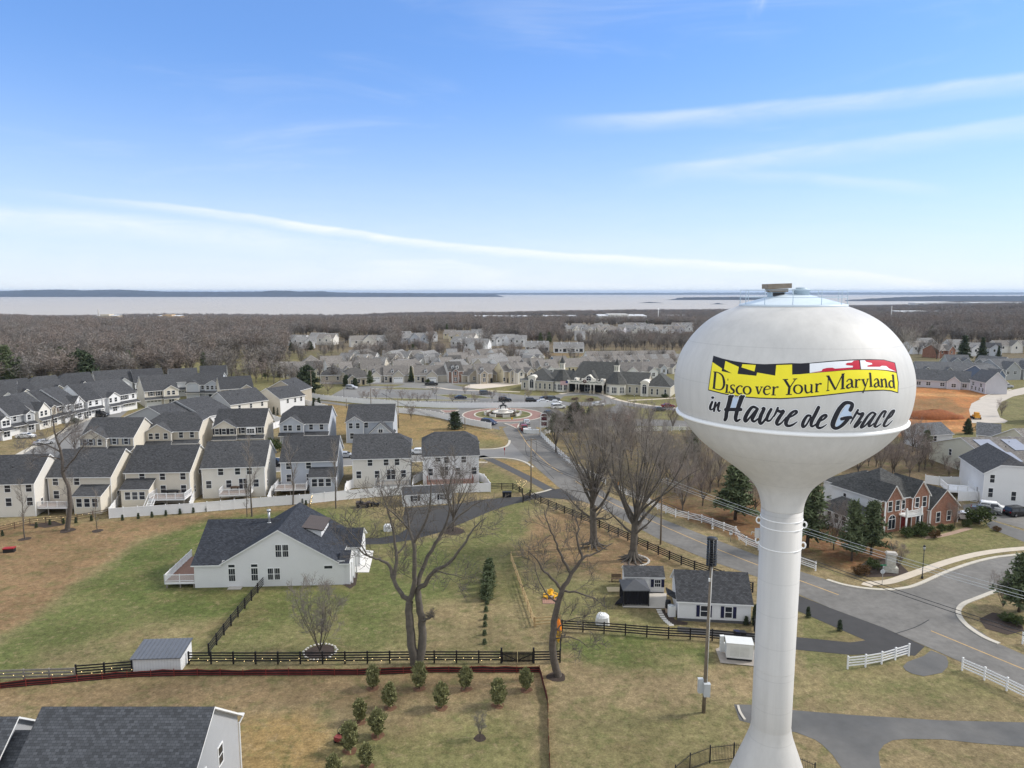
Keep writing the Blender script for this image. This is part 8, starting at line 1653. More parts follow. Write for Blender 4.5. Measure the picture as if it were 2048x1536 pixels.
upole('tall timber utility pole beside the dark spreading evergreen', (623, 789), 740, r=.16); upole('timber utility pole at the parking lot corner', (742, 813), 776, arm=False); upole('timber pole on the golden slope in front of the oval bare tree', (797, 856), 797, arm=False); upole('short timber pole by the upper road fence', (693, 816), 797, arm=False)
upole('timber utility pole behind the cream gabled end house', (573, 768), 745); upole('timber utility pole at the foot of the far lane', (531, 757), 738); upole('timber utility pole above the brown bare thicket', (495, 757), 742)
mb = MB()
def wire(label, a, b, sag, rad=.022, m=dark_metal):
 mb = MB(); a, b = Vector(a), Vector(b); mb.tube([a.lerp(b, i / 24) - Vector((0, 0, sag * 4 * (i / 24) * (1 - i / 24))) for i in range(25)], rad, 4, cap=False); o = mb.build('overhead_wire', m, None); return tag(o, label, 'wire', 'overhead wires along the main road')
for k, (dx, z) in enumerate(((-1.0, 0), (-.2, 0), (1.0, 0))):
 o = Vector((dx * .7, dx * .7, h1 - .15)); nm = ('nearer', 'middle', 'farther')[k]
 wire('%s thin grey wire passing behind the tower to the right corner' % nm, u2 + o, u5 + o, 1.1, .024, box_g); wire('%s thin wire between the two poles along the main road' % nm, u1 + o, u2 + o, 1.2)
 wire('%s thin wire running off left from the farm driveway pole' % nm, u1 + o, Vector((-38, 205, 9.5)) + o * .1, 2.0)
for k, z in enumerate((6.7, 7.1)): wire('thick black cable, %s of two, low over the road junction' % ('lower', 'upper')[k], u2 + Vector((0, 0, z)), u5 + Vector((0, 0, z - .3)), .9, .04); wire('thick black cable, %s of two, between the road poles' % ('lower', 'upper')[k], u1 + Vector((0, 0, z)), u2 + Vector((0, 0, z)), 1.0, .035)
t = thing('cable_loop', 'drooping cable loops on the farm driveway utility pole', 'cable', u1); mb = MB()
for s_ in (-1, 1): mb.tube([(s_ * 1.0, 0, h1 - .4), (s_ * 1.15, 0, h1 - 2.4), (s_ * .8, 0, h1 - 3.6), (s_ * .1, 0, h1 - 3.9)], .035, 5)
mb.build('cable', dark_metal, t)
# lamp posts
def lamp(label, base, top, group=None):
 p = G(*base); h_ = ZAT(p, top); t = thing('street_lamp', label, 'street lamp', p, 0, group); mb = MB(); mb.lathe([(.16, 0), (.16, .25), (.09, .4), (.06, .6), (.05, h_ * .84)], 10); mb.build('post', dark_metal, t)
 mb = MB(); z = h_ * .84; mb.lathe([(.07, z), (.16, z + .05), (.05, z + .08)], 8); mb.lathe([(.22, z + .55), (.13, z + .68), (.03, z + .8), (.01, h_)], 8); l_ = mb.build('lantern', dark_metal, t); mb = MB(); mb.lathe([(.11, z + .08), (.2, z + .55)], 8); mb.build('lamp_glass', mat('lamp_glass', (.45, .45, .42), rough=.2), l_)
lamp('black lantern lamp post on the verge before the brick house lawn', (1844, 1157), 1090); lamp('black lamp post at the right end of the white deck-row houses', (958, 919), 882)
for i, (x, y, tp) in enumerate(((688, 797, 773), (773, 805, 782), (873, 809, 784), (835, 808, 787), (944, 806, 786), (1018, 806, 787), (1050, 806, 788), (1268, 812, 789))): lamp('slim black parking lot lamp, %s from the left' % ORD[i], (x, y), tp, 'parking lot lamps')
# signs
def sign(label, base, top, panels, cat='sign', post=steel, name='sign'):
 p = G(*base); h_ = ZAT(p, top); t = thing(name, label, cat, p); mb = MB(); mb.tube([(0, 0, -.1), (0, 0, h_)], .035, 6); mb.build('post', post, t)
 for nm, x0, x1, z0, z1, m in panels: mb = MB(); mb.box(x0, x1, -.06, -.04, h_ + z0, h_ + z1); mb.build(nm, m, t)
 return t
t = sign('green street name blades above the grey back of an octagonal stop sign', (1764, 1170), 1129, [('name_blade', -.42, .42, -.16, .02, mat('sign_green', (.02, .19, .09), rough=.5))])
hh = ZAT(G(1764, 1170), 1142); mb = MB(); mb.add([(.34 * math.cos(R(22.5 + 45 * i)), .05, hh - .1 + .34 * math.sin(R(22.5 + 45 * i))) for i in range(8)] + [(.34 * math.cos(R(22.5 + 45 * i)), .02, hh - .1 + .34 * math.sin(R(22.5 + 45 * i))) for i in range(8)], [tuple(range(8)), tuple(range(15, 7, -1))] + [(i, (i + 1) % 8, 8 + (i + 1) % 8, 8 + i) for i in range(8)]); mb.build('stop_panel', box_g, t)
sign('white parking restriction sign with a red mark before the white fence corner', (1461, 1084), 1060, [('panel', -.27, .27, -.75, 0, white_p), ('red_mark', -.12, .12, -.45, -.2, red_p)]); sign('tall red marker post at the mouth of the village street', (1009, 911), 895, [('panel', -.14, .14, -.7, 0, red_p)], post=red_p)
sign('small yellow marker sign in the roundabout brick', (1024, 843), 835, [('panel', -.25, .25, -.6, 0, yellow_p)])
p = G(1088, 866); h_ = ZAT(p, 826); t = thing('village_sign', 'tall white-framed village sign with maroon panels beside the road fence', 'sign', p); mb = MB()
for x in (-.95, .95): mb.box(x - .14, x + .14, -.14, .14, 0, h_ - .8)
mb.box(-.95, .95, -.1, .1, h_ * .28, h_ * .36); mb.box(-.95, .95, -.1, .1, h_ * .56, h_ * .62); mb.add([(1.1 * math.cos(q), y, h_ - .9 + .9 * math.sin(q)) for y in (-.12, .12) for q in [math.pi * i / 10 for i in range(11)]], [tuple(range(11)), tuple(range(21, 10, -1))] + [(i, i + 1, i + 12, i + 11) for i in range(10)]); mb.build('frame', white_p, t)
for z0, z1 in ((.37, .55), (.63, .80)): mb = MB(); mb.box(-.8, .8, -.07, .07, h_ * z0, h_ * z1); mb.build('panel', maroon, t)
mb = MB(); mb.add([(.85 * math.cos(q), -.14, h_ - .85 + .7 * math.sin(q)) for q in [math.pi * i / 10 for i in range(11)]], [tuple(range(10, -1, -1))]); mb.build('crest', maroon, t)
mb = MB()
for i in range(9): a = R(120 + i * 22); x, y = -3.0 + 2.4 * math.cos(a), .8 + 1.6 * math.sin(a); mb.box(x - .5, x + .5, y - .3, y + .3, 0, 1.0); mb.box(x - .56, x + .56, y - .36, y + .36, 1.0, 1.12)
mb.build('garden_wall', white_p, t)
p = G(1780, 1143); t = thing('stone_pillar', 'pale stone entrance pillar with a wide base in the corner flower bed', 'pillar', p, R(-15)); st = mat('pale_stone', (.40, .36, .31), rough=.95, var=.25, scale=1.2, kind='brick'); mb = MB(); mb.box(-.95, .95, -.6, .6, 0, .75); mb.build('base', st, t); mb = MB(); mb.box(-.6, .6, -.4, .4, .75, 2.6); mb.build('shaft', st, t); mb = MB(); mb.box(-.75, .75, -.52, .52, 2.6, 2.8); mb.box(-.6, .6, -.42, .42, 2.8, 2.92); mb.build('cap', concrete, t)
def hydrant(label, px, m):
 t = thing('fire_hydrant', label, 'hydrant', G(*px)); mb = MB(); mb.lathe([(.19, 0), (.19, .06), (.14, .08), (.13, .6), (.18, .62), (.18, .68), (.12, .8), (.03, .88), (.01, .9)], 12); mb.build('barrel', m, t); mb = MB(); mb.tube([(-.25, 0, .5), (.25, 0, .5)], .07, 8); mb.build('nozzles', m, t)
hydrant('small white hydrant on the verge before the white fence', (1425, 1058), white_p)
t = sign('orange and yellow road warning sign beside the gap in the white fence', (1233, 985), 964, [('panel', -.42, .42, -.85, .05, mat('sign_orange', (.80, .30, .02), rough=.5)), ('lower_panel', -.22, .22, -1.55, -.95, yellow_p)])
# roundabout fountain
t = thing('fountain', 'white stone roundabout fountain with a dark horse sculpture', 'fountain', rc); wst = mat('white_stone', (.62, .59, .54), rough=.8, var=.08); mb = MB()
mb.lathe([(3.2, .1), (3.2, .9), (3.5, .95), (3.5, 1.1), (2.9, 1.1), (2.8, .8), (1.6, .8), (1.5, 1.6), (1.8, 1.7), (1.7, 1.9), (.01, 1.95)], 28); mb.build('basin', wst, t)
bz = mat('dark_bronze', (.045, .05, .055), rough=.45, metal=.5); 
def horse(s, x, y, a):
 m_ = MB(); c_, q = math.cos(a), math.sin(a); f = lambda u, v, z: (x + u * c_ - v * q, y + u * q + v * c_, 1.9 + z)
 m_.tube([f(-.75, 0, .95), f(-.4, 0, 1.1), (f(.1, 0, 1.2)), f(.5, 0, 1.45)], [.26, .32, .3, .27], 8); m_.tube([f(.45, 0, 1.5), f(.75, 0, 2.0), f(.85, 0, 2.3)], [.22, .15, .12], 8); m_.tube([f(.82, 0, 2.32), f(1.1, 0, 2.2), f(1.28, 0, 2.05)], [.14, .1, .07], 7)
 for u, v, k in ((-.65, .14, 0), (-.55, -.14, 0), (.5, .13, 1), (.6, -.13, 1)):
  m_.tube([f(u, v, 1.0 if not k else 1.35), f(u + (.12 if not k else .5), v, .5 if not k else 1.25), f(u + (-.05 if not k else .55), v, 0 if not k else .85)], [.13, .08, .06], 6)
 m_.tube([f(-.8, 0, 1.05), f(-1.1, 0, .9), f(-1.2, 0, .4)], [.08, .1, .03], 6); return m_.build('horse', bz, t)
horse(1, -.3, 0, .3); horse(1, .4, .5, 2.6)
for i in range(8):
 a = 2 * math.pi * i / 8 + .2; mb = MB(); M = Matrix.Translation((5.9 * math.cos(a), 5.9 * math.sin(a), 0)) @ Matrix.Rotation(a + math.pi / 2, 4, 'Z'); mb.box(-1.0, 1.0, -.12, .12, .1, .95, 0, M); mb.box(-1.15, -.95, -.2, .2, .1, 1.15, 0, M); mb.box(.95, 1.15, -.2, .2, .1, 1.15, 0, M); mb.build('balustrade', wst, t)
ring('planting_bed', rc, 4.7, 1.7, .16, .35, mat('dormant_hedge', (.075, .055, .035), rough=1, var=.4, scale=4))
# vehicles
CAR = {}
def paint(n, c): return mat('paint_' + n, c, rough=.25, var=.03, spec=.6)
def car(kind, label, px, rz, col, loc=None, zb=.03, grp=None):
 L_, wd, ht = {'sedan': (4.7, 1.8, 1.42), 'suv': (4.8, 1.92, 1.75), 'van': (5.0, 1.98, 1.78), 'pickup': (5.6, 2.0, 1.85)}[kind]
 if kind not in CAR:
  prof = {'sedan': [(-2.35, .35), (-2.33, .75), (-2.2, .95), (-1.55, 1.0), (-.95, 1.4), (.45, 1.42), (1.15, .98), (2.1, .82), (2.32, .62), (2.35, .35)], 'suv': [(-2.4, .4), (-2.4, 1.0), (-2.15, 1.68), (-1.9, 1.75), (.35, 1.74), (1.0, 1.12), (2.15, .98), (2.37, .75), (2.4, .4)],
    'van': [(-2.5, .35), (-2.48, 1.1), (-2.25, 1.72), (-2.0, 1.78), (.5, 1.74), (1.5, 1.08), (2.3, .9), (2.48, .65), (2.5, .35)], 'pickup': [(-2.8, .5), (-2.8, 1.15), (-.75, 1.15), (-.7, 1.8), (.75, 1.82), (1.3, 1.2), (2.55, 1.1), (2.78, .9), (2.8, .5)]}[kind]
  mb = MB(); n = len(prof); hw = lambda z: wd / 2 * (1 if z < 1.02 else 1 - .16 * (z - 1.02) / .7)
  rows = [[(x, -hw(z) * .96, z), (x, -hw(z) * .78, z + (.02 if z > .9 else 0)), (x, hw(z) * .78, z + (.02 if z > .9 else 0)), (x, hw(z) * .96, z)] for x, z in prof]; V = [v for r_ in rows for v in r_]
  mb.add(V, [(4 * i + j, 4 * i + 1 + j, 4 * i + 5 + j, 4 * i + 4 + j) for i in range(n - 1) for j in range(3)], 0, True)
  for s_ in (0, 3): mb.add([V[4 * i + s_] for i in range(n)] , [tuple(range(n))[::(1 if s_ else -1)]], 0)
  mb.box(prof[0][0] + .02, prof[-1][0] - .02, -wd / 2 * .95, wd / 2 * .95, .28, .45, 0)
  g = MB(); cab = [q for q in prof if q[1] > .97]; top = [q for q in cab if q[1] > 1.3]; xr, xf = top[0][0], top[-1][0]; zt_ = top[0][1]; zl_ = 1.02 if kind != 'pickup' else 1.2; xb = xr - .35 if kind != 'pickup' else xr; xw = prof[[i for i, q in enumerate(prof) if q == top[-1]][0] + 1][0]
  for s_ in (-1, 1):
   y0, y1 = s_ * (hw(zl_) * .965), s_ * (hw(zt_ - .12) * .975 + .0); mid = (xb + xw) / 2
   for xa, xc, xa2, xc2 in ((xb + .1, mid - .04, xr + .05, mid - .04), (mid + .04, xw - .18, mid + .04, xf)): g.add([(xa, y0, zl_ + .04), (xc, y0, zl_ + .04), (xc2, y1, zt_ - .13), (xa2, y1, zt_ - .13)], [(0, 1, 2, 3)])
  a, b = top[-1], (xw, zl_ + .02); g.add([(b[0] + .02, -hw(1) * .8, b[1] + .03), (b[0] + .02, hw(1) * .8, b[1] + .03), (a[0] + .05, hw(a[1]) * .76, a[1] - .02), (a[0] + .05, -hw(a[1]) * .76, a[1] - .02)], [(0, 1, 2, 3)])
  if kind != 'pickup': i0 = [i for i, q in enumerate(prof) if q == top[0]][0]; q = prof[i0 - 1]; g.add([(q[0] - .015, -hw(1) * .8, max(q[1], 1.02) + .03), (q[0] - .015, hw(1) * .8, max(q[1], 1.02) + .03), (top[0][0] - .03, hw(zt_) * .76, zt_ - .02), (top[0][0] - .03, -hw(zt_) * .76, zt_ - .02)], [(0, 3, 2, 1)])
  wh, ri = MB(), MB(); wh.tube([(0, -.11, 0), (0, .11, 0)], .34, 18, smooth=False); ri.tube([(0, -.125, 0), (0, .125, 0)], .2, 12, smooth=False)
  hl, tl = MB(), MB(); hl.box(prof[-1][0] - .12, prof[-1][0] + .012, -.18, .18, .62, .78); tl.box(prof[0][0] - .012, prof[0][0] + .05, -.12, .12, .75, 1.0)
  CAR[kind] = (mb.mesh('body', white_p), g.mesh('windows', glass), wh.mesh('wheel', rubber), ri.mesh('rim', rim_m), hl.mesh('headlight', mat('headlight', (.6, .6, .6), rough=.1)), tl.mesh('tail_light', mat('tail_light', (.30, .01, .01), rough=.2)))
 B_, Gm, Wm, Rm, Hm, Tm = CAR[kind]; k = (kind, col.name)
 if k not in CAR: q = B_.copy(); q.materials[0] = col; CAR[k] = q
 p = loc or G(*px); t = thing('parked_car' if grp else 'car', label, 'car', (p.x, p.y, p.z + zb), rz, grp); obj('body', CAR[k], t); obj('windows', Gm, t)
 for x in (-L_ * .30, L_ * .31):
  for y in (-wd / 2 + .1, wd / 2 - .1): w_ = obj('wheel', Wm, t, (x, y, .34)); obj('rim', Rm, w_)
 for y in (-wd * .33, wd * .33): obj('headlight', Hm, t, (0, y, 0)); obj('tail_light', Tm, t, (0, y, 0))
 return t
pw, pk, ps, pr, pn, pg = paint('white', (.78, .78, .78)), paint('black', (.012, .012, .014)), paint('silver', (.42, .43, .45)), paint('red', (.20, .015, .015)), paint('navy', (.025, .03, .055)), paint('grey', (.10, .105, .11))
pc = 'parked cars'
for kind, lb, px, rz, cl, g_ in (('van', 'dark minivan leaving the roundabout beside the white fence', (978, 849), -32, pn, None), ('suv', 'dark red SUV with brake lights waiting at the roundabout', (1047, 860), 97, pr, None), ('sedan', 'silver-blue sedan in front of the red SUV', (1053, 848), 95, ps, None), ('suv', 'black SUV on the right side of the roundabout', (1098, 831), 60, pk, None),
 ('sedan', 'dark car under a bare tree in the parking lot, left of the silver one', (921, 798), 10, pn, pc), ('suv', 'dark SUV in the upper middle parking row', (971, 789), 18, pg, pc), ('suv', 'black SUV by the branching tree in the parking lot', (1010, 803), 5, pk, pc), ('suv', 'black SUV beside the white car near the lot end', (1064, 805), 4, pk, pc), ('sedan', 'white car right of the black SUV near the lot end', (1086, 806), 4, pw, pc), ('sedan', 'dark blue car behind the white one at the lot end', (1092, 800), 8, pn, pc), ('suv', 'grey SUV at the clubhouse end of the lot', (1107, 801), 8, pg, pc), ('sedan', 'white car by the white fence end', (1111, 808), -5, pw, pc), ('van', 'white van behind the broad pine', (1117, 817), 15, pw, pc), ('suv', 'silver SUV parked near the wide pinkish tree', (703, 778), -15, ps, pc), ('pickup', 'dark pickup on the street before the white garage doors', (863, 771), 0, pk, pc), ('suv', 'white SUV on the brick-fronted house driveway', (913, 761), -35, pw, pc), ('sedan', 'white car on the driveway left of the clubhouse', (1034, 759), -30, pw, pc), ('sedan', 'white car in front of the shelter roof', (1196, 812), 0, pw, pc), ('sedan', 'red car on the road near the tank edge', (1336, 815), 0, pr, pc), ('sedan', 'grey car parked below the red one near the tank', (1318, 822), 5, pg, pc),
 ('sedan', 'silver sedan parked on the village street beside the ivory house', (690, 915), 2, ps, pc), ('sedan', 'white sedan on the village street between the last two deck houses', (838, 908), 2, pw, pc), ('suv', 'dark SUV on the village street by the pale blue house', (552, 932), 2, pk, pc), ('sedan', 'white sedan on a driveway of the left street', (52, 876), 8, pw, pc), ('sedan', 'pale blue-white sedan at the kerb of the left street', (88, 889), 50, ps, pc), ('suv', 'black SUV on the left street before the plain white house', (203, 833), -8, pk, pc),
 ('suv', 'white SUV on the pad before the white gabled house', (1988, 1023), -28, pw, pc), ('suv', 'black SUV at the right picture edge on the pad', (2036, 1031), 12, pk, pc), ('sedan', 'dark car half hidden behind the big round shrub', (1972, 1026), -35, pg, pc), ('sedan', 'white car behind the brick garage wing', (1934, 1040), -30, pw, pc), ('pickup', 'silver pickup on the clay site lane', (2012, 776), 10, ps, pc), ('pickup', 'dark pickup near the blue-gabled house', (1998, 767), 30, pg, pc)):
 car(kind, lb, px, R(rz), cl, zb=.05, grp=g_)
# site plant, boat
p = G(1952, 838); t = thing('skid_loader', 'small yellow skid loader on the concrete site road', 'loader', p, R(75)); yl = mat('plant_yellow', (.62, .30, .04), rough=.5, var=.1); mb = MB(); mb.box(-1.3, 1.1, -.8, .8, .5, 1.3); mb.box(-.9, .5, -.6, .6, 1.3, 2.2); mb.build('body', yl, t); mb = MB()
for s_ in (-.85, .85): mb.bar((-1.1, s_, 1.5), (1.9, s_, .5), .16, .2)
mb.build('arms', yl, t); mb = MB(); mb.box(1.7, 2.3, -1, 1, .1, .7); mb.build('bucket', dark_metal, t)
for x in (-.8, .7):
 for y in (-.95, .95): mb = MB(); mb.tube([(x, y - .14, .42), (x, y + .14, .42)], .42, 14, smooth=False); mb.build('wheel', rubber, t)
p = G(2026, 752); t = thing('boat', 'white cabin boat parked beside the blue-gabled terrace', 'boat', p, R(-8)); mb = MB(); st_ = [(-3.6, 1.2, .5), (-2, 1.35, .45), (1, 1.3, .45), (2.8, .8, .6), (3.8, .08, 1.0)]
V = [];
for x, w_, z in st_: V += [(x, -w_, 2.0 + (z - .45) * .6), (x, -w_ * .5, z), (x, w_ * .5, z), (x, w_, 2.0 + (z - .45) * .6)]
mb.add(V, [(4 * i + j, 4 * i + 4 + j, 4 * i + 5 + j, 4 * i + 1 + j) for i in range(4) for j in range(3)] + [(0, 1, 2, 3)] + [(4 * i + 3, 4 * i + 7, 4 * i + 4, 4 * i) for i in range(4)], 0, True); mb.build('hull', white_p, t); mb = MB(); mb.box(-1.4, 1.2, -.9, .9, 2.0, 2.8); mb.build('cabin', white_p, t); mb = MB(); mb.box(-1.2, 1.25, -.92, .92, 2.25, 2.6); mb.build('cabin_windows', glass, t); mb = MB()
for x in (-1.5, 1.2): mb.box(x - .1, x + .1, -.8, .8, 0, .5)
mb.build('cradle', steel, t)
t = thing('soil_heap', 'dark red soil heap on the clay site beside the tank', 'soil heap', G(1865, 836)); mb = MB(); mb.blob((0, 0, 0), (9, 4, 2.6), 16, 0, .25); mb.build('heap', mat('dark_clay', (.24, .085, .035), rough=1, var=.3), t)
# generator, cabinets and garden things
def boxy(mb, x0, x1, y0, y1, z0, z1, lip=.04): mb.box(x0, x1, y0, y1, z0, z1); mb.box(x0 - lip, x1 + lip, y0 - lip, y1 + lip, z1, z1 + .06)
a = G(1452, 1321); b = G(1506, 1326); t = thing('generator', 'large white generator cabinet on a concrete pad left of the tower shaft', 'generator', a, math.atan2(b.y - a.y, b.x - a.x)); L_ = (b - a).length; mb = MB(); boxy(mb, 0, L_, 0, 1.7, .35, 2.0); mb.build('cabinet', mat('generator_paint', (.66, .66, .63), rough=.5, var=.05), t); mb = MB(); mb.box(.1, L_ - .1, .1, 1.6, .08, .35); mb.build('skid', dark_metal, t)
for k in range(2): mb = MB(); mb.box(L_ * (.14 + .37 * k), L_ * (.48 + .37 * k), -.03, 0, .6, 1.75); mb.build('door_panel', mat('generator_panel', (.58, .58, .55), rough=.5), t)
t = thing('meter_cabinet', 'slim white meter cabinet beside the generator', 'cabinet', G(1443, 1304)); mb = MB(); boxy(mb, -.2, .2, -.15, .15, 0, 1.9); mb.build('case', white_p, t); mb = MB(); mb.box(.2, .45, -.15, .15, 0, 1.1); mb.build('side_box', white_p, t)
t = thing('heat_pump', 'white tapered heat pump unit at the left corner of the garage', 'heat pump', G(1343, 1232)); mb = MB(); mb.prism([(-.42, -.4), (.42, -.4), (.42, .4), (-.42, .4)], .05, 1.35); mb.build('case', white_p, t); mb = MB(); mb.lathe([(.36, 1.36), (.36, 1.42), (.05, 1.42)], 14); mb.build('fan_grille', box_g, t)
t = thing('barrel', 'black water barrel behind the heat pump', 'barrel', G(1336, 1218)); mb = MB(); mb.lathe([(.32, 0), (.37, .3), (.38, .55), (.37, .8), (.32, 1.1)], 16); mb.build('drum', black_p, t); mb = MB(); mb.lathe([(.33, 1.1), (.33, 1.15), (.02, 1.17)], 16); mb.build('lid', black_p, t)
SS = [(1095, 1025), (1102, 1042), (1112, 1060), (1122, 1077), (1134, 1093), (1147, 1108), (1161, 1121), (1176, 1133), (1191, 1143)]
for i, (x, y) in enumerate(SS): mb = MB(); mb.box(-.3, .3, -.2, .2, 0, .05); tag(mb.build('stepping_stone', mat('pale_slab', (.60, .57, .52), rough=.9, var=.1), None, G(1040 + x * .2539, 960 + y * .2539)), 'pale stepping stone, %s from the patio end of the curved path' % ORD[i], 'stepping stone', 'stepping stones beside the garage')
def tarped(label, px, rx, ry, h_, seed):
 rd_ = random.Random(seed); t = thing('covered_equipment', label, 'covered equipment', G(*px)); mb = MB(); n = 14; V = []
 for k, (f, z) in enumerate(((1.12, 0), (1.05, h_ * .35), (1.0, h_ * .75), (.72, h_ * .98), (.3, h_ * 1.02))):
  for j in range(n): a = 2 * math.pi * j / n; q = (abs(math.cos(a)) ** 3 + abs(math.sin(a)) ** 3) ** (-1 / 3) * f * rd_.uniform(.94, 1.06); V.append((rx * q * math.cos(a), ry * q * math.sin(a), z * rd_.uniform(.95, 1.04)))
 mb.add(V, [(i * n + j, i * n + (j + 1) % n, (i + 1) * n + (j + 1) % n, (i + 1) * n + j) for i in range(4) for j in range(n)] + [tuple(4 * n + j for j in range(n))], 0, False); mb.build('tarpaulin', tarp, t); mb = MB(); mb.tube([(rx * 1.1 * math.cos(q), ry * 1.1 * math.sin(q), h_ * .3) for q in [2 * math.pi * i / 16 for i in range(17)]], .02, 4, cap=False); mb.build('tie_cord', box_g, t)
tarped('white tarpaulin-covered equipment behind the black fence before the gazebo', (1205, 1247), .75, .7, 1.25, 3); tarped('white tarpaulin-covered equipment on the grass by the farm driveway', (776, 1061), .7, .6, 1.1, 5)
t = thing('wooden_platform', 'pale timber platform at the left end of the cottage shed', 'platform', G(1229, 1180)); mb = MB()
for i in range(11): mb.box(-1.0 + i * .2, -.82 + i * .2, -.75, .75, .05, .12)
mb.build('boards', mat('pale_boards', (.50, .41, .26), rough=.9, var=.12), t); mb = MB(); mb.box(-1, 1.18, -.7, -.6, 0, .05); mb.box(-1, 1.18, .6, .7, 0, .05); mb.build('bearers', oldwood, t)
t = thing('bench', 'brown slatted bench behind the timber platform', 'bench', G(1233, 1163)); mb = MB()
for i in range(4): mb.box(-.7, .7, -.25 + i * .13, -.15 + i * .13, .42, .46)
mb.build('seat', brnwood, t); mb = MB()
for i in range(4): mb.box(-.7, .7, .26, .3, .5 + i * .13, .6 + i * .13)
mb.build('backrest', brnwood, t)
for x in (-.65, .65): mb = MB(); mb.box(x - .04, x + .04, -.25, .3, 0, .42); mb.build('leg', brnwood, t)
t = thing('timber_pad', 'reddish timber pad under the yellow garden chairs', 'platform', G(1102, 1203)); mb = MB()
for i in range(8): mb.box(-1.1 + i * .28, -.84 + i * .28, -.7, .9, 0, .06)
mb.build('boards', mat('reddish_boards', (.33, .19, .14), rough=.9, var=.15), t); mb = MB(); mb.box(-1.1, 1.1, -.72, -.66, -.05, .04); mb.build('edge', oldwood, t)
ch = None
for i, (x, y, a) in enumerate(((1094, 1196, -50), (1108, 1195, 50), (1101, 1189, 180))):
 lb = ('left', 'right', 'rear')[i] + ' yellow slatted garden chair of three round the white fire bowl'
 if ch is None:
  ch = thing('garden_chair', lb, 'chair', G(x, y, .06), R(a), 'yellow garden chairs'); mb = MB(); M = Matrix.Rotation(R(12), 4, 'X'); mb.box(-.28, .28, -.3, .3, .3, .35, 0, M); mb.build('seat', yellow_p, ch); mb = MB()
  for k in range(5): M = Matrix.Translation((-.22 + .11 * k, .27, .3)) @ Matrix.Rotation(R(-22), 4, 'X'); mb.box(-.048, .048, 0, .03, 0, .85 - .05 * abs(k - 2), 0, M)
  mb.build('backrest', yellow_p, ch)
  for x_ in (-.34, .34): mb = MB(); mb.box(x_ - .06, x_ + .06, -.35, .35, .52, .56); mb.build('arm', yellow_p, ch); mb = MB(); mb.box(x_ - .04, x_ + .04, -.32, -.24, 0, .52); mb.build('leg', yellow_p, ch)
 else: copytree(ch, G(x, y, .06), R(a), lb)
t = thing('fire_bowl', 'white round fire bowl between the yellow chairs', 'fire bowl', G(1101, 1196, .06)); mb = MB(); mb.lathe([(.2, 0), (.3, .1), (.42, .38), (.46, .42), (.4, .42), (.3, .2), (.02, .15)], 16); mb.build('bowl', white_p, t); mb = MB(); mb.lathe([(.25, -.02), (.25, .02)], 12); mb.build('foot', dark_metal, t)
for i, (dx, m, lb) in enumerate(((0, orange_p, 'orange and yellow kayak propped upright on the fence behind the leaning tree'),)):
 q = G(1117, 1283) + Vector((dx, 0, 0)); t = thing('kayak', lb, 'kayak', q, R(-8)); mb = MB(); V = []; k = 10
 for j in range(9):
  f = j / 8; w_ = .36 * math.sin(math.pi * min(max(f, .03), .97)) ** .7
  for s_ in range(k): a = 2 * math.pi * s_ / k; V.append((w_ * math.cos(a), .5 * f + w_ * .7 * math.sin(a) - .3, .05 + 2.7 * f))
 fs = [(j * k + s_, j * k + (s_ + 1) % k, (j + 1) * k + (s_ + 1) % k, (j + 1) * k + s_) for j in range(8) for s_ in range(k)]; lo = [f for f in fs if f[0] < 4 * k]; hi = [f for f in fs if f[0] >= 4 * k]; mb.add(V, hi, 0, True); mb.add(V, lo, 1, True); mb.build('hull', [m, yellow_p if i == 0 else m], t); mb = MB(); mb.tube([(.17 * math.cos(a), -.42 + .25 * math.sin(a) * .3, 1.3 + .38 * math.sin(a)) for a in [2 * math.pi * q_ / 14 for q_ in range(15)]], .03, 5, cap=False); mb.build('cockpit_rim', black_p, t)
def bin_(label, px, grp=None, m=black_p, rz=0):
 t = thing('wheelie_bin', label, 'bin', G(*px), rz, grp); mb = MB(); mb.add([(-.24, -.28, .05), (.24, -.28, .05), (.24, .28, .05), (-.24, .28, .05), (-.3, -.36, 1.0), (.3, -.36, 1.0), (.3, .36, 1.0), (-.3, .36, 1.0)], [(0, 1, 5, 4), (1, 2, 6, 5), (2, 3, 7, 6), (3, 0, 4, 7), (3, 2, 1, 0)]); mb.build('body', m, t); mb = MB(); mb.box(-.32, .32, -.4, .4, 1.0, 1.08); mb.build('lid', m, t)
 for x in (-.26, .26): mb = MB(); mb.tube([(x - .04, .3, .12), (x + .04, .3, .12)], .12, 10, smooth=False); mb.build('wheel', rubber, t)
for i, x in enumerate((1008, 1014, 1020)): bin_('black wheelie bin, %s from the left by the farm driveway' % ORD[i], (x, 994), 'wheelie bins by the farm driveway')
bin_('dark blue bin on the driveway behind the generator', (1473, 1280), None, mat('navy_plastic', (.015, .02, .06), rough=.5)); bin_('second dark bin beside the blue one behind the generator', (1485, 1281))
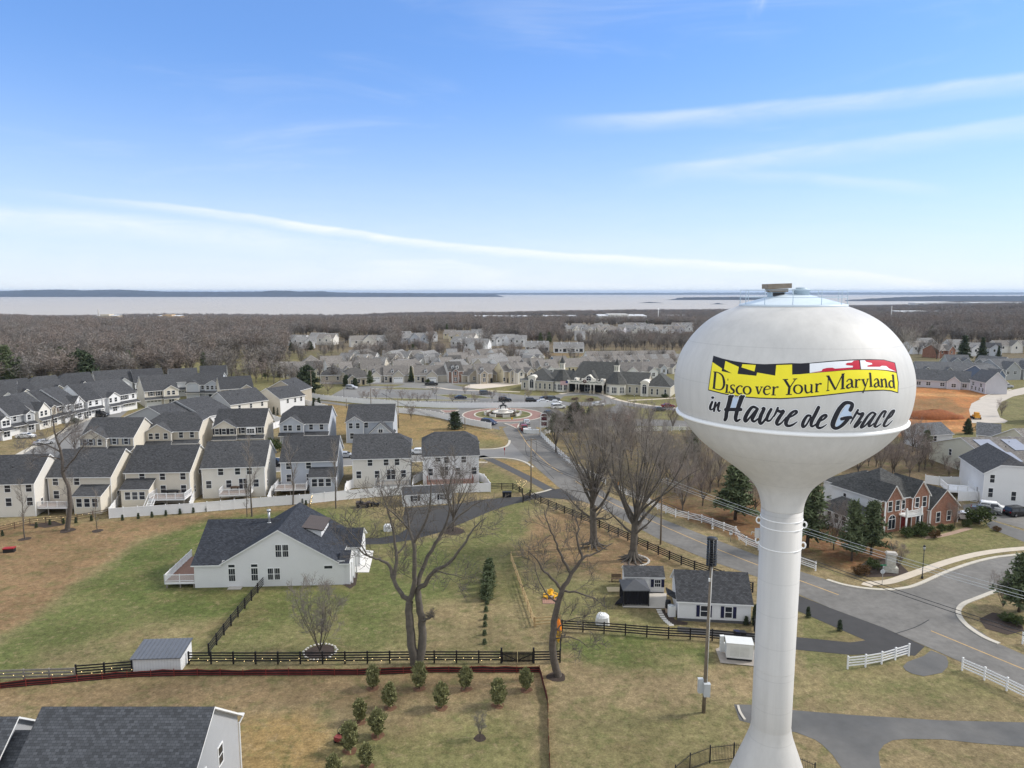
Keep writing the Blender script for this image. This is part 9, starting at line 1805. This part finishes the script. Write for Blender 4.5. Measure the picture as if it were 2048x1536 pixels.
def cart(label, px, rz, m, s=1.0):
 t = thing('utility_cart', label, 'utility cart', G(*px), rz); t.scale = (s,) * 3; mb = MB(); mb.box(-1.2, 1.2, -.6, .6, .45, .75); mb.box(.7, 1.35, -.55, .55, .75, 1.0); mb.box(-1.25, -.4, -.65, .65, .75, 1.05); mb.build('body', m, t); mb = MB(); mb.box(-.3, .1, -.5, .5, .75, .95); mb.box(-.4, -.28, -.5, .5, .9, 1.3); mb.build('seat', black_p, t); mb = MB()
 for y in (-.55, .55): mb.tube([(.7, y, 1.0), (.4, y, 1.75), (-.4, y, 1.75), (-.5, y, 1.0)], .035, 5)
 mb.tube([(.4, -.55, 1.75), (.4, .55, 1.75)], .035, 5); mb.build('roll_cage', dark_metal, t)
 for x in (-.8, .85):
  for y in (-.65, .65): mb = MB(); mb.tube([(x, y - .12, .32), (x, y + .12, .32)], .32, 12, smooth=False); mb.build('wheel', rubber, t)
cart('dark utility cart with a roll cage beside the white fence', (726, 1014), R(5), mat('cart_brown', (.06, .045, .04), rough=.5)); cart('small dark mower right of the utility cart', (750, 1012), R(0), black_p, .65); cart('small red and grey tractor hidden behind a young pine', (686, 1480), R(70), mat('faded_red', (.22, .05, .045), rough=.7, var=.2), .65)
t = thing('storage_box', 'black storage box with a red lid in the brown field', 'storage box', G(19, 1104), R(12)); mb = MB(); mb.box(-.75, .75, -.4, .4, 0, .6); mb.build('box', black_p, t); mb = MB(); mb.box(-.8, .8, -.45, .45, .6, .72); mb.build('lid', red_p, t)
def lights(label, pts, h_, n, name='string_lights'):
 W = resample([tuple(G(*p)[:2]) for p in pts], 1.0); rd_ = random.Random(n); o = W[0]; t = thing(name, label, 'string lights', (o[0], o[1], 0)); mb = MB(); L2 = []
 for i, p in enumerate(W): L2.append((p[0] - o[0], p[1] - o[1] - .08, h_ + .18 * math.sin(i * 1.7) - .1))
 mb.tube(L2, .012, 3, cap=False); mb.build('cord', black_p, t)
 bm = MB(); bm.blob((0, 0, 0), .03, 6); bme = bm.mesh('bulb', bulb)
 for i in range(0, len(L2), max(1, len(L2) // n)): obj('bulb', bme, t, L2[i])
lights('warm string lights wound along the brown fence below the cream houses', [(-60, 1074), (0, 1064), (60, 1049), (140, 1042), (216, 1029)], 1.0, 60); lights('small warm lights strung along the front black fence', [(380, 1328), (620, 1328), (820, 1326), (1000, 1326)], .6, 40); lights('small warm lights on the far left board fence', [(-10, 1361), (150, 1356), (265, 1346)], .7, 22)
for lb, px, h_, n, sp, m in (('leaning cone of warm orange lights behind the farmhouse roof', (620, 1018), 2.6, 26, .35, True), ('bare shrub dotted with warm lights at the farm entrance', (1042, 984), 2.2, 22, 1.2, False)):
 t = thing('lit_shrub' if not m else 'lit_cone', lb, 'lit decoration', G(*px)); rd_ = random.Random(n); mb = MB(); bm = MB(); bm.blob((0, 0, 0), .04, 6); bme = bm.mesh('bulb', bulb)
 for k in range(10): a = rd_.uniform(0, 6.28); mb.tube([(0, 0, 0), (sp * .5 * math.cos(a), sp * .5 * math.sin(a), h_ * .6), (sp * (.15 if m else 1) * math.cos(a) + (.5 if m else 0), sp * math.sin(a) * (.15 if m else 1), h_ * rd_.uniform(.8, 1))], .025, 4)
 mb.build('branches', twig if not m else oldwood, t)
 for k in range(n): a = rd_.uniform(0, 6.28); q = rd_.random(); obj('bulb', bme, t, (sp * q * (1 if not m else 1 - q) * math.cos(a) + (.5 * q if m else 0), sp * q * (1 if not m else 1 - q) * math.sin(a), h_ * (.25 + .75 * q)))
# mulch rings and stone edging
def mring(px, r, m=bed_m, z=.02): p = G(*px); sheet('mulch_ring', [(p.x + r * math.cos(q) * (1 + .12 * math.sin(3 * q + p.x)), p.y + r * math.sin(q) * (1 + .1 * math.cos(2 * q + p.y))) for q in [2 * math.pi * i / 20 for i in range(20)]], z, m, True)
rust = mat('rust_mulch', (.16, .085, .05), rough=1, var=.4, scale=3)
for x, y, r in ((50, 1078, .9), (135, 1061, 1.2), (195, 1062, .9), (960, 1476, .55), (640, 1304, 1.7), (906, 1062, 1.9), (1113, 1354, 1.0)): mring((x, y), r)
for x, y in ((746, 1377), (839, 1377), (932, 1378), (1052, 1380), (780, 1416), (883, 1416), (996, 1411), (720, 1444), (755, 1472), (700, 1502), (733, 1535)): mring((x, y), .62, rust)
p = G(640, 1304); t = thing('stone_edging', 'ring of pale edging stones round the small many-stemmed tree', 'edging', p); rd = random.Random(8)
for i in range(26): a = 2 * math.pi * i / 26; mb = MB(); mb.blob((0, 0, 0), (.16, .13, .11), 7, 0, .3, False); o = mb.build('stone', wst, t, (1.8 * math.cos(a) * rd.uniform(.96, 1.04), 1.75 * math.sin(a), .06))
p = G(1264, 1121); t = thing('stone_edging', 'curved pale stone edging beside the huge rooted tree', 'edging', p)
for i in range(16): a = R(-70 + i * 9); mb = MB(); mb.blob((0, 0, 0), (.2, .14, .12), 7, 0, .3, False); mb.build('stone', wst, t, (2.5 * math.cos(a), 2.3 * math.sin(a), .08))
# flag
p = G(1136, 789); hh = ZAT(p, 762); t = thing('flagpole', 'slim flagpole with a red, white and blue flag before the clubhouse portico', 'flagpole', p); mb = MB(); mb.tube([(0, 0, 0), (0, 0, hh + .6)], .05, 6); mb.build('pole', steel, t)
fm = [red_p, white_p, mat('flag_blue', (.02, .03, .14), rough=.8)]; mb = MB()
for i in range(13):
 z0 = hh - i * .12
 for j in range(6): x0, x1 = -3.0 + .5 * j, -2.5 + .5 * j; mb.add([(x0, .18 * math.sin(x0 * 2), z0 - .12), (x1, .18 * math.sin(x1 * 2), z0 - .12), (x1, .18 * math.sin(x1 * 2), z0), (x0, .18 * math.sin(x0 * 2), z0)], [(0, 1, 2, 3)], 2 if (i < 7 and j > 3) else i % 2)
mb.build('flag', fm, t)
h = House('low grey-roofed brick shelter behind the oval bare street trees', (1206, 822), (1254, 826), 3.0, wall=brick_m, front=brick_m, roof=roof_lt, name='shelter', cat='shelter'); h.block(0, h.w, 0, 7, 3.0, 1.8, 'x', 'h', 'h'); h.win(h.w * .3, 1.6, 1.2, 1.4, 'tw'); h.win(h.w * .7, 1.6, 1.2, 1.4, 'tw'); h.done()
# deck furniture
def patio(label, px, z, w_, m):
 t = thing('patio_set', label, 'patio furniture', G(*px, z)); mb = MB(); mb.blob((0, 0, .62), (w_, .6, .2), 12, 0, .12); mb.build('cover', m, t); mb = MB()
 for x in (-w_ * .6, w_ * .6): mb.box(x - .05, x + .05, -.3, .3, 0, .55)
 mb.build('legs', dark_metal, t)
patio('dark covered table on the deck of the sunroom house by the twisted tree', (113, 996), 1.5, 1.5, black_p); patio('dark covered sofa on the wide grey deck of the pale blue house', (598, 965), 1.5, 1.3, black_p); patio('black dining set on the lattice deck with white stairs', (345, 988), 1.9, 1.6, black_p); patio('dark furniture on the french-door deck', (470, 980), 1.5, 1.0, brnwood)
mb = MB(); t = thing('grill', 'round black grill on the grey railed deck', 'grill', G(800, 958, 1.3)); mb.blob((0, 0, .85), .35, 10); mb.build('kettle', black_p, t); mb = MB(); mb.tube([(0, 0, 0), (0, 0, .6)], .04, 5); mb.build('stand', dark_metal, t)
HAZE = 2.9e-5
# ------------------------------------------------------------------ haze: one closed box of thin air
hm = bpy.data.materials.new('haze_air'); hm.use_nodes = True
t_ = hm.node_tree; n_ = t_.nodes
for q in list(n_):
 if q.type == 'BSDF_PRINCIPLED': n_.remove(q)
pv = n_.new('ShaderNodeVolumePrincipled'); pv.inputs['Color'].default_value = (.62, .78, 1.0, 1); pv.inputs['Density'].default_value = HAZE; pv.inputs['Anisotropy'].default_value = .2
t_.links.new(pv.outputs[0], n_['Material Output'].inputs['Volume'])
mb = MB(); mb.box(-27000, 27000, -600, 61000, SEA - 25, 98)
tag(mb.build('haze', hm), kind='stuff')
